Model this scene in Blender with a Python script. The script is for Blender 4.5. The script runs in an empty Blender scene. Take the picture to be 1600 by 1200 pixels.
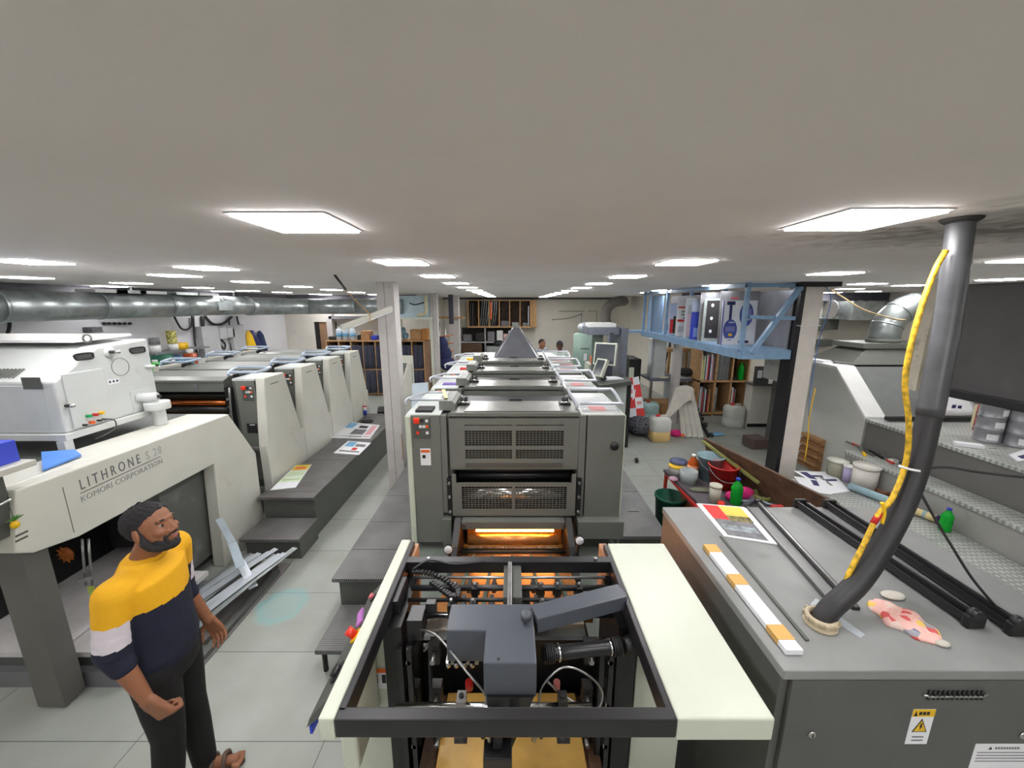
import bpy, bmesh, math, random
from mathutils import Vector, Matrix
R = math.radians
random.seed(7)
scn = bpy.context.scene
COL = scn.collection
# ---------------------------------------------------------------- camera
CAMZ = 2.62
cam_d = bpy.data.cameras.new('camera'); cam_d.sensor_width = 36.0; cam_d.lens = 13.5
cam_d.clip_start = 0.05; cam_d.clip_end = 100
cam = bpy.data.objects.new('camera', cam_d); COL.objects.link(cam)
PITCH = math.atan(124/600)
cam.location = (0, 0, CAMZ); cam.rotation_euler = (R(90) - PITCH, 0, 0)
scn.camera = cam
# ---------------------------------------------------------------- world and exposure
w = bpy.data.worlds.new('world'); scn.world = w; w.use_nodes = True
w.node_tree.nodes['Background'].inputs[0].default_value = (0.8, 0.85, 0.9, 1)
w.node_tree.nodes['Background'].inputs[1].default_value = 0.3
scn.view_settings.view_transform = 'Standard'
scn.view_settings.look = 'None'
scn.view_settings.gamma = 1.0
scn.view_settings.use_curve_mapping = False
scn.view_settings.exposure = 0.12
LAMP = 38.0        # radiance of the ceiling panels
CEIL = 2.91
# ---------------------------------------------------------------- measuring
CPI, SPI = math.cos(PITCH), math.sin(PITCH)
def P(u, v, x=None, y=None, z=None):
    """the point of the room on a known plane that the photo shows at u, v"""
    a = (u-800)/600.0; b = (600-v)/600.0
    d = (a, CPI + b*SPI, b*CPI - SPI)
    if z is not None: t = (z - CAMZ)/d[2]
    elif y is not None: t = y/d[1]
    else: t = x/d[0]
    return Vector((d[0]*t, d[1]*t, CAMZ + d[2]*t))
# ---------------------------------------------------------------- materials
def lin(c):
    c = c/255.0
    return c/12.92 if c <= 0.04045 else ((c+0.055)/1.055)**2.4
def rgb(t): return (lin(t[0]), lin(t[1]), lin(t[2]), 1)
MATS = {}
def mat(name, col, rough=0.5, metal=0.0, var=0.06, scale=6.0, bump=0.0, bscale=60, emit=0, trans=0, alpha=1, spec=0.5, stain=None, coat=0):
    if name in MATS: return MATS[name]
    m = bpy.data.materials.new(name); m.use_nodes = True
    nt = m.node_tree; b = nt.nodes['Principled BSDF']; L = nt.links.new
    b.inputs['Roughness'].default_value = rough; b.inputs['Metallic'].default_value = metal
    b.inputs['Specular IOR Level'].default_value = spec
    tc = nt.nodes.new('ShaderNodeTexCoord')
    if var > 0:
        n = nt.nodes.new('ShaderNodeTexNoise'); n.inputs['Scale'].default_value = scale; n.inputs['Detail'].default_value = 5
        L(tc.outputs['Object'], n.inputs['Vector'])
        r = nt.nodes.new('ShaderNodeValToRGB'); L(n.outputs['Fac'], r.inputs[0])
        c = rgb(col); r.color_ramp.elements[0].position = 0.3; r.color_ramp.elements[1].position = 0.7
        r.color_ramp.elements[0].color = tuple(x*(1-var*2) for x in c[:3])+(1,)
        r.color_ramp.elements[1].color = tuple(min(1, x*(1+var)) for x in c[:3])+(1,)
        out = r.outputs[0]
        if stain:
            n2 = nt.nodes.new('ShaderNodeTexNoise'); n2.inputs['Scale'].default_value = stain[1]; n2.inputs['Detail'].default_value = 8
            L(tc.outputs['Object'], n2.inputs['Vector'])
            r2 = nt.nodes.new('ShaderNodeValToRGB'); r2.color_ramp.elements[0].position = stain[2]; r2.color_ramp.elements[1].position = stain[2]+0.12
            L(n2.outputs['Fac'], r2.inputs[0])
            mx = nt.nodes.new('ShaderNodeMix'); mx.data_type = 'RGBA'
            ml = nt.nodes.new('ShaderNodeMath'); ml.operation = 'MULTIPLY'; ml.inputs[1].default_value = stain[3]
            L(r2.outputs[0], ml.inputs[0]); L(ml.outputs[0], mx.inputs[0]); L(out, mx.inputs[6]); mx.inputs[7].default_value = rgb(stain[0])
            out = mx.outputs[2]
        L(out, b.inputs['Base Color'])
    else:
        b.inputs['Base Color'].default_value = rgb(col)
    if bump > 0:
        n = nt.nodes.new('ShaderNodeTexNoise'); n.inputs['Scale'].default_value = bscale
        L(tc.outputs['Object'], n.inputs['Vector'])
        bp = nt.nodes.new('ShaderNodeBump'); bp.inputs['Strength'].default_value = bump; bp.inputs['Distance'].default_value = 0.01
        L(n.outputs['Fac'], bp.inputs['Height']); L(bp.outputs[0], b.inputs['Normal'])
    if emit:
        b.inputs['Emission Color'].default_value = rgb(col); b.inputs['Emission Strength'].default_value = emit
    if trans: b.inputs['Transmission Weight'].default_value = trans; b.inputs['IOR'].default_value = 1.3
    if alpha < 1: b.inputs['Alpha'].default_value = alpha
    if coat: b.inputs['Coat Weight'].default_value = coat
    MATS[name] = m
    return m
def tread_mat(name, col, hi, k=150, metal=0.5, rough=0.38):
    """chequer plate: raised lozenges in a diagonal grid"""
    m = bpy.data.materials.new(name); m.use_nodes = True; nt = m.node_tree; L = nt.links.new; b = nt.nodes['Principled BSDF']
    tc = nt.nodes.new('ShaderNodeTexCoord'); sx = nt.nodes.new('ShaderNodeSeparateXYZ'); L(tc.outputs['Object'], sx.inputs[0])
    def M(op, a, c=None):
        n = nt.nodes.new('ShaderNodeMath'); n.operation = op
        for i, q in enumerate((a, c)):
            if q is None: continue
            if isinstance(q, (int, float)): n.inputs[i].default_value = q
            else: L(q, n.inputs[i])
        return n.outputs[0]
    a = M('SINE', M('MULTIPLY', M('ADD', sx.outputs[0], sx.outputs[1]), k)); c = M('SINE', M('MULTIPLY', M('SUBTRACT', sx.outputs[0], sx.outputs[1]), k))
    h = M('MAXIMUM', M('MULTIPLY', a, c), 0)
    hh = M('MINIMUM', M('MULTIPLY', h, 2.5), 1)
    mx = nt.nodes.new('ShaderNodeMix'); mx.data_type = 'RGBA'; L(hh, mx.inputs[0]); mx.inputs[6].default_value = rgb(col); mx.inputs[7].default_value = rgb(hi)
    n = nt.nodes.new('ShaderNodeTexNoise'); n.inputs['Scale'].default_value = 3; n.inputs['Detail'].default_value = 8; L(tc.outputs['Object'], n.inputs['Vector'])
    m2 = nt.nodes.new('ShaderNodeMix'); m2.data_type = 'RGBA'; m2.blend_type = 'MULTIPLY'; m2.inputs[0].default_value = 0.5
    L(mx.outputs[2], m2.inputs[6]); r = nt.nodes.new('ShaderNodeValToRGB'); r.color_ramp.elements[0].position = .35; r.color_ramp.elements[0].color = (.45, .45, .45, 1); r.color_ramp.elements[1].position = .6
    L(n.outputs['Fac'], r.inputs[0]); L(r.outputs[0], m2.inputs[7]); L(m2.outputs[2], b.inputs['Base Color'])
    bp = nt.nodes.new('ShaderNodeBump'); bp.inputs['Strength'].default_value = 0.8; bp.inputs['Distance'].default_value = 0.004; L(hh, bp.inputs['Height']); L(bp.outputs[0], b.inputs['Normal'])
    b.inputs['Metallic'].default_value = metal; b.inputs['Roughness'].default_value = rough
    MATS[name] = m
    return m
white = mat('white_paint', (226, 228, 226), .45, var=.03)
cream = mat('cream_enamel', (208, 208, 198), .38, var=.03, scale=3, stain=((150, 140, 120), 4, .66, .25))
cream2 = mat('cream_green_enamel', (200, 206, 190), .35, var=.03, scale=3, stain=((160, 160, 130), 3, .66, .3))
sprayw = mat('pale_enamel', (204, 208, 206), .4, var=.02, scale=4, stain=((165, 155, 140), 7, .68, .3))
pgrey = mat('press_grey', (112, 115, 109), .38, var=.04, scale=4)
pgrey2 = mat('press_grey_dark', (86, 89, 85), .42, var=.05)
pgreen = mat('press_deck_grey', (118, 126, 120), .4, var=.06, stain=((70, 70, 60), 9, .66, .4))
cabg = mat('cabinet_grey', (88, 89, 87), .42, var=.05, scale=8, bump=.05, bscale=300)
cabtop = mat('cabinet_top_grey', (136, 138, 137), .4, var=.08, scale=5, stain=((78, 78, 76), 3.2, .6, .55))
blugrey = mat('hood_bluegrey', (78, 83, 92), .36, var=.04)
black = mat('black_enamel', (30, 30, 33), .35, var=.1)
dark = mat('oily_black', (24, 24, 25), .45, var=.2, scale=15)
rubber = mat('black_rubber', (42, 42, 44), .5, var=.1)
chrome = mat('chrome', (205, 205, 205), .18, 1.0, var=.05)
steel = mat('brushed_steel', (165, 165, 165), .35, .9, var=.1, scale=20)
galv = mat('galvanised_steel', (172, 180, 180), .36, .75, var=.14, scale=7, stain=((120, 125, 120), 3, .6, .4))
tubeb = mat('pale_blue_tube', (168, 182, 200), .3, .2, var=.04)
frameb = mat('blue_frame_paint', (124, 156, 186), .45, var=.08, scale=9)
rail_w = mat('grey_tube', (178, 182, 190), .3, .3, var=.03)
wood = mat('raw_timber', (176, 140, 92), .65, var=.14, scale=14, bump=.2)
ply = mat('plywood_edge', (190, 150, 105), .65, var=.12, scale=12)
woodd = mat('dirty_wood', (92, 66, 48), .6, var=.25, scale=10, bump=.2)
card = mat('cardboard', (176, 134, 92), .8, var=.08, scale=8)
colw = mat('whitewashed_timber', (196, 192, 190), .6, var=.05, scale=5, bump=.15, bscale=25, stain=((120, 112, 106), 9, .64, .45))
paper = mat('white_paper', (232, 234, 238), .6, var=.02)
sheet = mat('zinc_sheet', (190, 198, 206), .35, .4, var=.06)
red = mat('red_plastic', (196, 40, 36), .4, var=.08)
orange = mat('orange_plastic', (236, 104, 36), .35, var=.05)
ored = mat('bright_red_button', (232, 52, 30), .3, var=0)
yellow = mat('yellow_plastic', (236, 190, 24), .45, var=.04)
green = mat('green_glass_plastic', (24, 190, 60), .15, var=.05, trans=.35)
greenb = mat('green_button', (20, 160, 90), .35, var=0)
gbin = mat('dark_green_bin', (22, 92, 72), .5, var=.15)
blue = mat('blue_card', (66, 84, 214), .5, var=.03)
blue2 = mat('royal_blue_print', (36, 62, 186), .5, var=.05)
skyb = mat('sky_blue_print', (120, 176, 216), .55, var=.05)
navy = mat('navy_print', (44, 44, 96), .55, var=.05)
pink = mat('magenta_cloth', (224, 40, 128), .8, var=.15)
grn_pr = mat('pale_green_print', (206, 226, 190), .6, var=.05)
yel_pr = mat('yellow_print', (232, 206, 90), .6, var=.1)
gry_pr = mat('grey_print', (120, 120, 124), .6, var=.2, scale=30)
blk_pr = mat('black_print', (34, 32, 36), .6, var=.1)
red_pr = mat('red_print', (214, 52, 50), .6, var=.05)
poly = mat('milky_plastic', (226, 228, 222), .4, var=.03, trans=.25)
fluid = mat('amber_fluid_plastic', (222, 190, 130), .4, var=.04)
aqua = mat('blue_green_plastic', (168, 200, 196), .4, var=.04)
tread = tread_mat('grey_chequer_plate', (112, 112, 112), (150, 150, 150), 170, .35, .35)
treadd = tread_mat('dark_chequer_plate', (108, 106, 106), (134, 133, 132), 150, .3, .45)
treadl = tread_mat('pale_chequer_plate', (160, 163, 159), (200, 205, 200), 62, .3, .4)
amber = mat('ochre_varnish', (200, 158, 78), .4, var=.05, scale=20, coat=.3)
copper = mat('copper_roller', (200, 112, 60), .25, .85, var=.1, scale=20)
# ---------------------------------------------------------------- mesh builder
def frame_from(d):
    d = d.normalized(); up = Vector((0, 0, 1)) if abs(d.z) < 0.95 else Vector((1, 0, 0))
    a = d.cross(up).normalized(); return a, d.cross(a).normalized()
class MB:
    def __init__(s): s.v = []; s.f = []; s.m = []; s.s = []; s.mats = []
    def mi(s, m):
        if m not in s.mats: s.mats.append(m)
        return s.mats.index(m)
    def add(s, vs, fs, m, sm=False):
        o = len(s.v); s.v += [Vector(q) for q in vs]; k = s.mi(m)
        for f in fs: s.f.append([i+o for i in f]); s.m.append(k); s.s.append(sm)
        return s
    def hexa(s, p, m): return s.add(p, [(3, 2, 1, 0), (4, 5, 6, 7), (0, 1, 5, 4), (1, 2, 6, 5), (2, 3, 7, 6), (3, 0, 4, 7)], m)
    def box(s, x0, x1, y0, y1, z0, z1, m):
        return s.hexa([(x0, y0, z0), (x1, y0, z0), (x1, y1, z0), (x0, y1, z0), (x0, y0, z1), (x1, y0, z1), (x1, y1, z1), (x0, y1, z1)], m)
    def bc(s, c, d, m, rz=0, M=None):
        M = (M or Matrix.Identity(4)); Q = Matrix.Translation(Vector(c)) @ Matrix.Rotation(rz, 4, 'Z') @ M
        x, y, z = d[0]/2, d[1]/2, d[2]/2
        return s.hexa([Q @ Vector(q) for q in [(-x, -y, -z), (x, -y, -z), (x, y, -z), (-x, y, -z), (-x, -y, z), (x, -y, z), (x, y, z), (-x, y, z)]], m)
    def beam(s, a, b, w, h, m, up=(0, 0, 1)):
        a, b = Vector(a), Vector(b); d = (b-a).normalized(); up = Vector(up)
        if abs(d.dot(up)) > .98: up = Vector((0, 1, 0))
        sx = d.cross(up).normalized()*w/2; uz = sx.cross(d).normalized()*h/2
        return s.hexa([a-sx-uz, a+sx-uz, b+sx-uz, b-sx-uz, a-sx+uz, a+sx+uz, b+sx+uz, b-sx+uz], m)
    def prism(s, poly, ax, a0, a1, m):
        n = len(poly)
        def q(p, a): return {'x': (a, p[0], p[1]), 'y': (p[0], a, p[1]), 'z': (p[0], p[1], a)}[ax]
        vs = [q(p, a0) for p in poly] + [q(p, a1) for p in poly]
        return s.add(vs, [list(range(n))[::-1], list(range(n, 2*n))] + [(i, (i+1) % n, n+(i+1) % n, n+i) for i in range(n)], m)
    def cyl(s, a, b, r0, m, r1=None, n=18, sm=True):
        a, b = Vector(a), Vector(b); r1 = r0 if r1 is None else r1; e, f = frame_from(b-a)
        vs = []
        for c, r in ((a, r0), (b, r1)):
            for i in range(n):
                t = 2*math.pi*i/n; vs.append(c + e*math.cos(t)*r + f*math.sin(t)*r)
        s.add(vs, [(i, (i+1) % n, n+(i+1) % n, n+i) for i in range(n)], m, sm)
        k = s.mi(m); o = len(s.v)-2*n
        s.f.append([o+i for i in range(n)][::-1]); s.m.append(k); s.s.append(False)
        s.f.append([o+n+i for i in range(n)]); s.m.append(k); s.s.append(False)
        return s
    def tube(s, pts, r, m, n=10, sub=0, rr=None):
        pts = [Vector(p) for p in pts]
        if sub:
            q = []
            for i in range(len(pts)-1):
                p0 = pts[max(i-1, 0)]; p1 = pts[i]; p2 = pts[i+1]; p3 = pts[min(i+2, len(pts)-1)]
                for k in range(sub):
                    t = k/sub; q.append(0.5*((2*p1)+(p2-p0)*t+(2*p0-5*p1+4*p2-p3)*t*t+(3*p1-p0-3*p2+p3)*t**3))
            q.append(pts[-1]); pts = q
        e = None; vs = []
        for i, p in enumerate(pts):
            d = (pts[min(i+1, len(pts)-1)]-pts[max(i-1, 0)]).normalized()
            if e is None: e, f = frame_from(d)
            else:
                e = (e - d*e.dot(d)).normalized(); f = d.cross(e)
            f = d.cross(e)
            rad = r if rr is None else r*rr[min(int(i*len(rr)/len(pts)), len(rr)-1)]
            for k in range(n):
                t = 2*math.pi*k/n; vs.append(p+e*math.cos(t)*rad+f*math.sin(t)*rad)
        fs = [(j*n+i, j*n+(i+1) % n, (j+1)*n+(i+1) % n, (j+1)*n+i) for j in range(len(pts)-1) for i in range(n)]
        s.add(vs, fs, m, True); o = len(s.v)-len(vs); k = s.mi(m)
        s.f.append([o+i for i in range(n)][::-1]); s.m.append(k); s.s.append(False)
        s.f.append([len(s.v)-n+i for i in range(n)]); s.m.append(k); s.s.append(False)
        return s
    def lathe(s, prof, c, m, n=24, Q=None, sq=1.0):
        """prof: (r, z) bottom to top; Q optional orientation; sq squash of y"""
        c = Vector(c); Q = Q or Matrix.Identity(4); vs = []
        for r, z in prof:
            for i in range(n):
                t = 2*math.pi*i/n; vs.append(c + Q @ Vector((r*math.cos(t), r*sq*math.sin(t), z)))
        fs = [(j*n+i, j*n+(i+1) % n, (j+1)*n+(i+1) % n, (j+1)*n+i) for j in range(len(prof)-1) for i in range(n)]
        s.add(vs, fs, m, True); o = len(s.v)-len(vs); k = s.mi(m)
        if prof[0][0] > 1e-4: s.f.append([o+i for i in range(n)][::-1]); s.m.append(k); s.s.append(False)
        if prof[-1][0] > 1e-4: s.f.append([len(s.v)-n+i for i in range(n)]); s.m.append(k); s.s.append(False)
        return s
    def ell(s, c, r, m, Q=None, n=16, k=10):
        Q = Q or Matrix.Identity(4); c = Vector(c)
        if isinstance(r, (int, float)): r = (r, r, r)
        vs = [c + Q @ Vector((0, 0, -r[2]))]
        for j in range(1, k):
            ph = -math.pi/2+math.pi*j/k
            for i in range(n):
                t = 2*math.pi*i/n; vs.append(c + Q @ Vector((r[0]*math.cos(ph)*math.cos(t), r[1]*math.cos(ph)*math.sin(t), r[2]*math.sin(ph))))
        vs.append(c + Q @ Vector((0, 0, r[2])))
        fs = [(0, 1+(i+1) % n, 1+i) for i in range(n)]
        fs += [(1+j*n+i, 1+j*n+(i+1) % n, 1+(j+1)*n+(i+1) % n, 1+(j+1)*n+i) for j in range(k-2) for i in range(n)]
        l = len(vs)-1; b0 = 1+(k-2)*n
        fs += [(b0+i, b0+(i+1) % n, l) for i in range(n)]
        return s.add(vs, fs, m, True)
    def caps(s, a, b, r0, m, r1=None, n=12):
        a, b = Vector(a), Vector(b); r1 = r0 if r1 is None else r1
        s.cyl(a, b, r0, m, r1, n); s.ell(a, r0, m, n=n, k=8); s.ell(b, r1, m, n=n, k=8); return s
    def loft(s, rings, m, n=24):
        """rings: (centre, rx, ry) with the ring plane horizontal or rotated by a matrix"""
        vs = []
        for g in rings:
            c, rx, ry = Vector(g[0]), g[1], g[2]; Q = g[3] if len(g) > 3 else Matrix.Identity(3)
            for i in range(n):
                t = 2*math.pi*i/n; vs.append(c + Q @ Vector((rx*math.cos(t), ry*math.sin(t), 0)))
        k = len(rings); fs = [(j*n+i, j*n+(i+1) % n, (j+1)*n+(i+1) % n, (j+1)*n+i) for j in range(k-1) for i in range(n)]
        fs += [list(range(n))[::-1], [(k-1)*n+i for i in range(n)]]
        return s.add(vs, fs, m, True)
    def grid(s, f, nu, nv, m, sm=True):
        vs = [f(i/nu, j/nv) for j in range(nv+1) for i in range(nu+1)]
        return s.add(vs, [(j*(nu+1)+i, j*(nu+1)+i+1, (j+1)*(nu+1)+i+1, (j+1)*(nu+1)+i) for j in range(nv) for i in range(nu)], m, sm)
    def quad(s, p, m): return s.add(p, [tuple(range(len(p)))], m)
    def mesh(s, name, off=Vector((0, 0, 0))):
        me = bpy.data.meshes.new(name); me.from_pydata([tuple(v-off) for v in s.v], [], s.f)
        for m in s.mats: me.materials.append(m)
        for i, p in enumerate(me.polygons): p.material_index = s.m[i]; p.use_smooth = s.s[i]
        me.update(); return me
    def build(s, name, parent=None, bevel=0, solid=0, label=None, sub=0):
        if parent is not None: off = world_loc(parent)
        else:
            lo = [min(v[i] for v in s.v) for i in range(3)]; hi = [max(v[i] for v in s.v) for i in range(3)]
            off = Vector(((lo[0]+hi[0])/2, (lo[1]+hi[1])/2, lo[2]))
        me = s.mesh(name, off); o = bpy.data.objects.new(name, me); COL.objects.link(o)
        if parent is not None: o.parent = parent
        else: o.location = off
        if sub: md = o.modifiers.new('subdiv', 'SUBSURF'); md.levels = sub; md.render_levels = sub
        if solid: md = o.modifiers.new('solid', 'SOLIDIFY'); md.thickness = solid
        if bevel:
            md = o.modifiers.new('bevel', 'BEVEL'); md.width = bevel; md.segments = 2; md.limit_method = 'ANGLE'; md.angle_limit = R(40)
        if label: o['label'] = label
        return o
def world_loc(o):
    l = Vector(o.location)
    while o.parent is not None: o = o.parent; l += Vector(o.location)
    return l
def tag(o, label, cat, group=None, kind=None):
    o['label'] = label; o['category'] = cat
    if group: o['group'] = group
    if kind: o['kind'] = kind
    return o
def thing(name, label, cat, loc=(0, 0, 0), group=None):
    o = bpy.data.objects.new(name, None); COL.objects.link(o); o.location = loc; o.empty_display_size = .1
    return tag(o, label, cat, group)
def struct(o): o['kind'] = 'structure'; return o
def dup(o, loc=None, rz=None, label=None, parent=None):
    c = o.copy(); COL.objects.link(c)
    if parent is not None: c.parent = parent
    for ch in list(o.children): dup(ch, parent=c)
    if loc is not None: c.location = loc
    if rz is not None: c.rotation_euler.z = rz
    if label: c['label'] = label
    return c
def letters(txt, size, Q, m, name, parent, ext=.0008, label=None, space=1.0, sx=1.0):
    """lettering as a mesh; Q places the text plane (x right, y up) in the room"""
    cu = bpy.data.curves.new('t', 'FONT'); cu.body = txt; cu.size = size; cu.extrude = ext; cu.space_character = space; cu.resolution_u = 3
    t = bpy.data.objects.new('t', cu); COL.objects.link(t); bpy.context.view_layer.update()
    me = bpy.data.meshes.new_from_object(t.evaluated_get(bpy.context.evaluated_depsgraph_get()))
    bpy.data.objects.remove(t); bpy.data.curves.remove(cu)
    me.transform(Matrix.Translation(-world_loc(parent)) @ Q @ Matrix.Diagonal((sx, 1, 1, 1))); me.materials.clear(); me.materials.append(m)
    o = bpy.data.objects.new(name, me); COL.objects.link(o); o.parent = parent
    if label: o['label'] = label
    return o
def basis(o, x, y):
    x = Vector(x).normalized(); y = Vector(y).normalized(); z = x.cross(y).normalized(); o = Vector(o)
    return Matrix(((x.x, y.x, z.x, o.x), (x.y, y.y, z.y, o.y), (x.z, y.z, z.z, o.z), (0, 0, 0, 1)))
# ================================================================ THE ROOM
def room_mat_floor():
    m = bpy.data.materials.new('floor_slabs'); m.use_nodes = True; nt = m.node_tree; L = nt.links.new; b = nt.nodes['Principled BSDF']
    tc = nt.nodes.new('ShaderNodeTexCoord')
    br = nt.nodes.new('ShaderNodeTexBrick'); br.offset = 0; br.inputs['Scale'].default_value = 1; br.inputs['Mortar Size'].default_value = .003
    br.inputs['Brick Width'].default_value = 1.15; br.inputs['Row Height'].default_value = .62; br.inputs['Color1'].default_value = rgb((160, 165, 158)); br.inputs['Color2'].default_value = rgb((155, 160, 154)); br.inputs['Mortar'].default_value = rgb((96, 102, 96))
    mp = nt.nodes.new('ShaderNodeMapping'); mp.inputs['Rotation'].default_value = (0, 0, R(0)); L(tc.outputs['Object'], mp.inputs[0]); L(mp.outputs[0], br.inputs[0])
    n = nt.nodes.new('ShaderNodeTexNoise'); n.inputs['Scale'].default_value = 1.6; n.inputs['Detail'].default_value = 9; L(tc.outputs['Object'], n.inputs['Vector'])
    r = nt.nodes.new('ShaderNodeValToRGB'); r.color_ramp.elements[0].position = .36; r.color_ramp.elements[0].color = (.82, .8, .75, 1); r.color_ramp.elements[1].position = .56; r.color_ramp.elements[1].color = (1, 1, 1, 1)
    L(n.outputs['Fac'], r.inputs[0]); mx = nt.nodes.new('ShaderNodeMix'); mx.data_type = 'RGBA'; mx.blend_type = 'MULTIPLY'; mx.inputs[0].default_value = .8
    L(br.outputs[0], mx.inputs[6]); L(r.outputs[0], mx.inputs[7])
    # a round teal ink stain on the aisle
    c = P(441, 946, z=0); sub = nt.nodes.new('ShaderNodeVectorMath'); sub.operation = 'DISTANCE'; L(tc.outputs['Object'], sub.inputs[0]); sub.inputs[1].default_value = c
    ad = nt.nodes.new('ShaderNodeMath'); ad.operation = 'ADD'; L(sub.outputs['Value'], ad.inputs[0])
    ns = nt.nodes.new('ShaderNodeMath'); ns.operation = 'MULTIPLY'; n3 = nt.nodes.new('ShaderNodeTexNoise'); n3.inputs['Scale'].default_value = 9; L(tc.outputs['Object'], n3.inputs['Vector']); L(n3.outputs['Fac'], ns.inputs[0]); ns.inputs[1].default_value = .1; L(ns.outputs[0], ad.inputs[1])
    rr = nt.nodes.new('ShaderNodeValToRGB'); e = rr.color_ramp.elements; e[0].position = 0; e[0].color = (.22,)*3+(1,); e[1].position = .28; e[1].color = (0, 0, 0, 1)
    k = e.new(.19); k.color = (.25,)*3+(1,); k = e.new(.225); k.color = (.5,)*3+(1,)
    L(ad.outputs[0], rr.inputs[0]); m3 = nt.nodes.new('ShaderNodeMix'); m3.data_type = 'RGBA'; L(rr.outputs[0], m3.inputs[0]); L(mx.outputs[2], m3.inputs[6]); m3.inputs[7].default_value = rgb((104, 178, 182))
    L(m3.outputs[2], b.inputs['Base Color']); b.inputs['Roughness'].default_value = .42
    return m
def room_mat_ceiling():
    m = bpy.data.materials.new('ceiling_paint'); m.use_nodes = True; nt = m.node_tree; L = nt.links.new; b = nt.nodes['Principled BSDF']
    tc = nt.nodes.new('ShaderNodeTexCoord'); n = nt.nodes.new('ShaderNodeTexNoise'); n.inputs['Scale'].default_value = 1.4; n.inputs['Detail'].default_value = 6; L(tc.outputs['Object'], n.inputs['Vector'])
    r = nt.nodes.new('ShaderNodeValToRGB'); r.color_ramp.elements[0].position = .3; r.color_ramp.elements[0].color = rgb((238, 232, 230)); r.color_ramp.elements[1].position = .7; r.color_ramp.elements[1].color = rgb((244, 240, 238)); L(n.outputs['Fac'], r.inputs[0])
    # grime round the pipe hole
    d = nt.nodes.new('ShaderNodeVectorMath'); d.operation = 'DISTANCE'
    mp = nt.nodes.new('ShaderNodeVectorMath'); mp.operation = 'MULTIPLY'; mp.inputs[1].default_value = (.62, 1.0, 1); L(tc.outputs['Object'], mp.inputs[0])
    L(mp.outputs[0], d.inputs[0]); d.inputs[1].default_value = (1.95*.62, 1.62, 0)
    a = nt.nodes.new('ShaderNodeMath'); a.operation = 'ADD'; n2 = nt.nodes.new('ShaderNodeTexNoise'); n2.inputs['Scale'].default_value = 5; n2.inputs['Detail'].default_value = 9; n2.inputs['Distortion'].default_value = 1.5; L(tc.outputs['Object'], n2.inputs['Vector'])
    ml = nt.nodes.new('ShaderNodeMath'); ml.operation = 'MULTIPLY'; L(n2.outputs['Fac'], ml.inputs[0]); ml.inputs[1].default_value = .9; L(d.outputs['Value'], a.inputs[0]); L(ml.outputs[0], a.inputs[1])
    rr = nt.nodes.new('ShaderNodeValToRGB'); e = rr.color_ramp.elements; e[0].position = .5; e[0].color = (.9,)*3+(1,); e[1].position = 1.2; e[1].color = (0, 0, 0, 1); k = e.new(.72); k.color = (.45,)*3+(1,)
    L(a.outputs[0], rr.inputs[0]); mx = nt.nodes.new('ShaderNodeMix'); mx.data_type = 'RGBA'; L(rr.outputs[0], mx.inputs[0]); L(r.outputs[0], mx.inputs[6]); mx.inputs[7].default_value = rgb((104, 100, 92))
    L(mx.outputs[2], b.inputs['Base Color']); b.inputs['Roughness'].default_value = .75
    return m
wallm = mat('wall_paint', (216, 212, 202), .7, var=.03, scale=2, stain=((170, 160, 140), 2.5, .64, .3))
wallw = mat('wall_paint_white', (212, 212, 216), .7, var=.03, scale=2, stain=((170, 165, 165), 2.5, .64, .3))
XL, XR, YF, YB, YLB, XLB, YRB, XRB = -6.95, 9.5, -4.0, 16.6, 11.9, -2.9, 10.2, 4.4
struct(MB().add([(XL-.1, YF-.1, -.05), (XR+.1, YF-.1, -.05), (XR+.1, YB+.1, -.05), (XL-.1, YB+.1, -.05), (XL-.1, YF-.1, 0), (XR+.1, YF-.1, 0), (XR+.1, YB+.1, 0), (XL-.1, YB+.1, 0)], [(3, 2, 1, 0), (4, 5, 6, 7), (0, 1, 5, 4), (1, 2, 6, 5), (2, 3, 7, 6), (3, 0, 4, 7)], room_mat_floor()).build('floor')).location
fl = bpy.data.objects['floor']; fl.data.transform(Matrix.Translation(fl.location)); fl.location = (0, 0, 0)
ce = struct(MB().box(XL-.1, XR+.1, YF-.1, YB+.1, CEIL, CEIL+.1, room_mat_ceiling()).build('ceiling')); ce.data.transform(Matrix.Translation((ce.location.x, ce.location.y, 0))); ce.location = (0, 0, CEIL)
def wall(n, x0, x1, y0, y1, m=wallm): return struct(MB().box(x0, x1, y0, y1, 0, CEIL, m).build(n))
wall('wall_left', XL-.1, XL, YF, YLB, wallw); wall('wall_right', XR, XR+.1, YF, YRB+.1); wall('wall_behind_camera', XL-.1, XR+.1, YF-.1, YF)
wall('wall_back_centre', XLB-.1, XRB+.1, YB, YB+.1); wall('wall_return_left', XLB-.1, XLB, YLB+.1, YB); wall('wall_return_right', XRB, XRB+.1, YRB+.1, YB)
wall('wall_back_right', XRB, XR, YRB, YRB+.1)
# back wall on the left has a doorway
dx0, dx1 = P(490, 500, y=YLB).x, P(526, 500, y=YLB).x
m = MB(); m.box(XL-.1, dx0, YLB, YLB+.1, 0, CEIL, wallm); m.box(dx1, XLB, YLB, YLB+.1, 0, CEIL, wallm); m.box(dx0, dx1, YLB, YLB+.1, 2.1, CEIL, wallm)
struct(m.build('wall_back_left'))
brn = mat('brown_door', (150, 118, 90), .6)
m = MB(); m.box(dx0+.13, dx1, YLB+.05, YLB+.09, .01, 2.1, brn)
d1 = struct(m.build('door_1')); struct(MB().box(dx0, dx0+.12, YLB+.02, YLB+.1, .01, 2.1, mat('door_gap', (30, 28, 28), .8)).build('door_gap_shade', d1)); MB().ell((dx1-.1, YLB+.03, 1.0), .03, steel).build('door_handle', d1)  # near-black box stands in for the shade of the open gap
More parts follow.
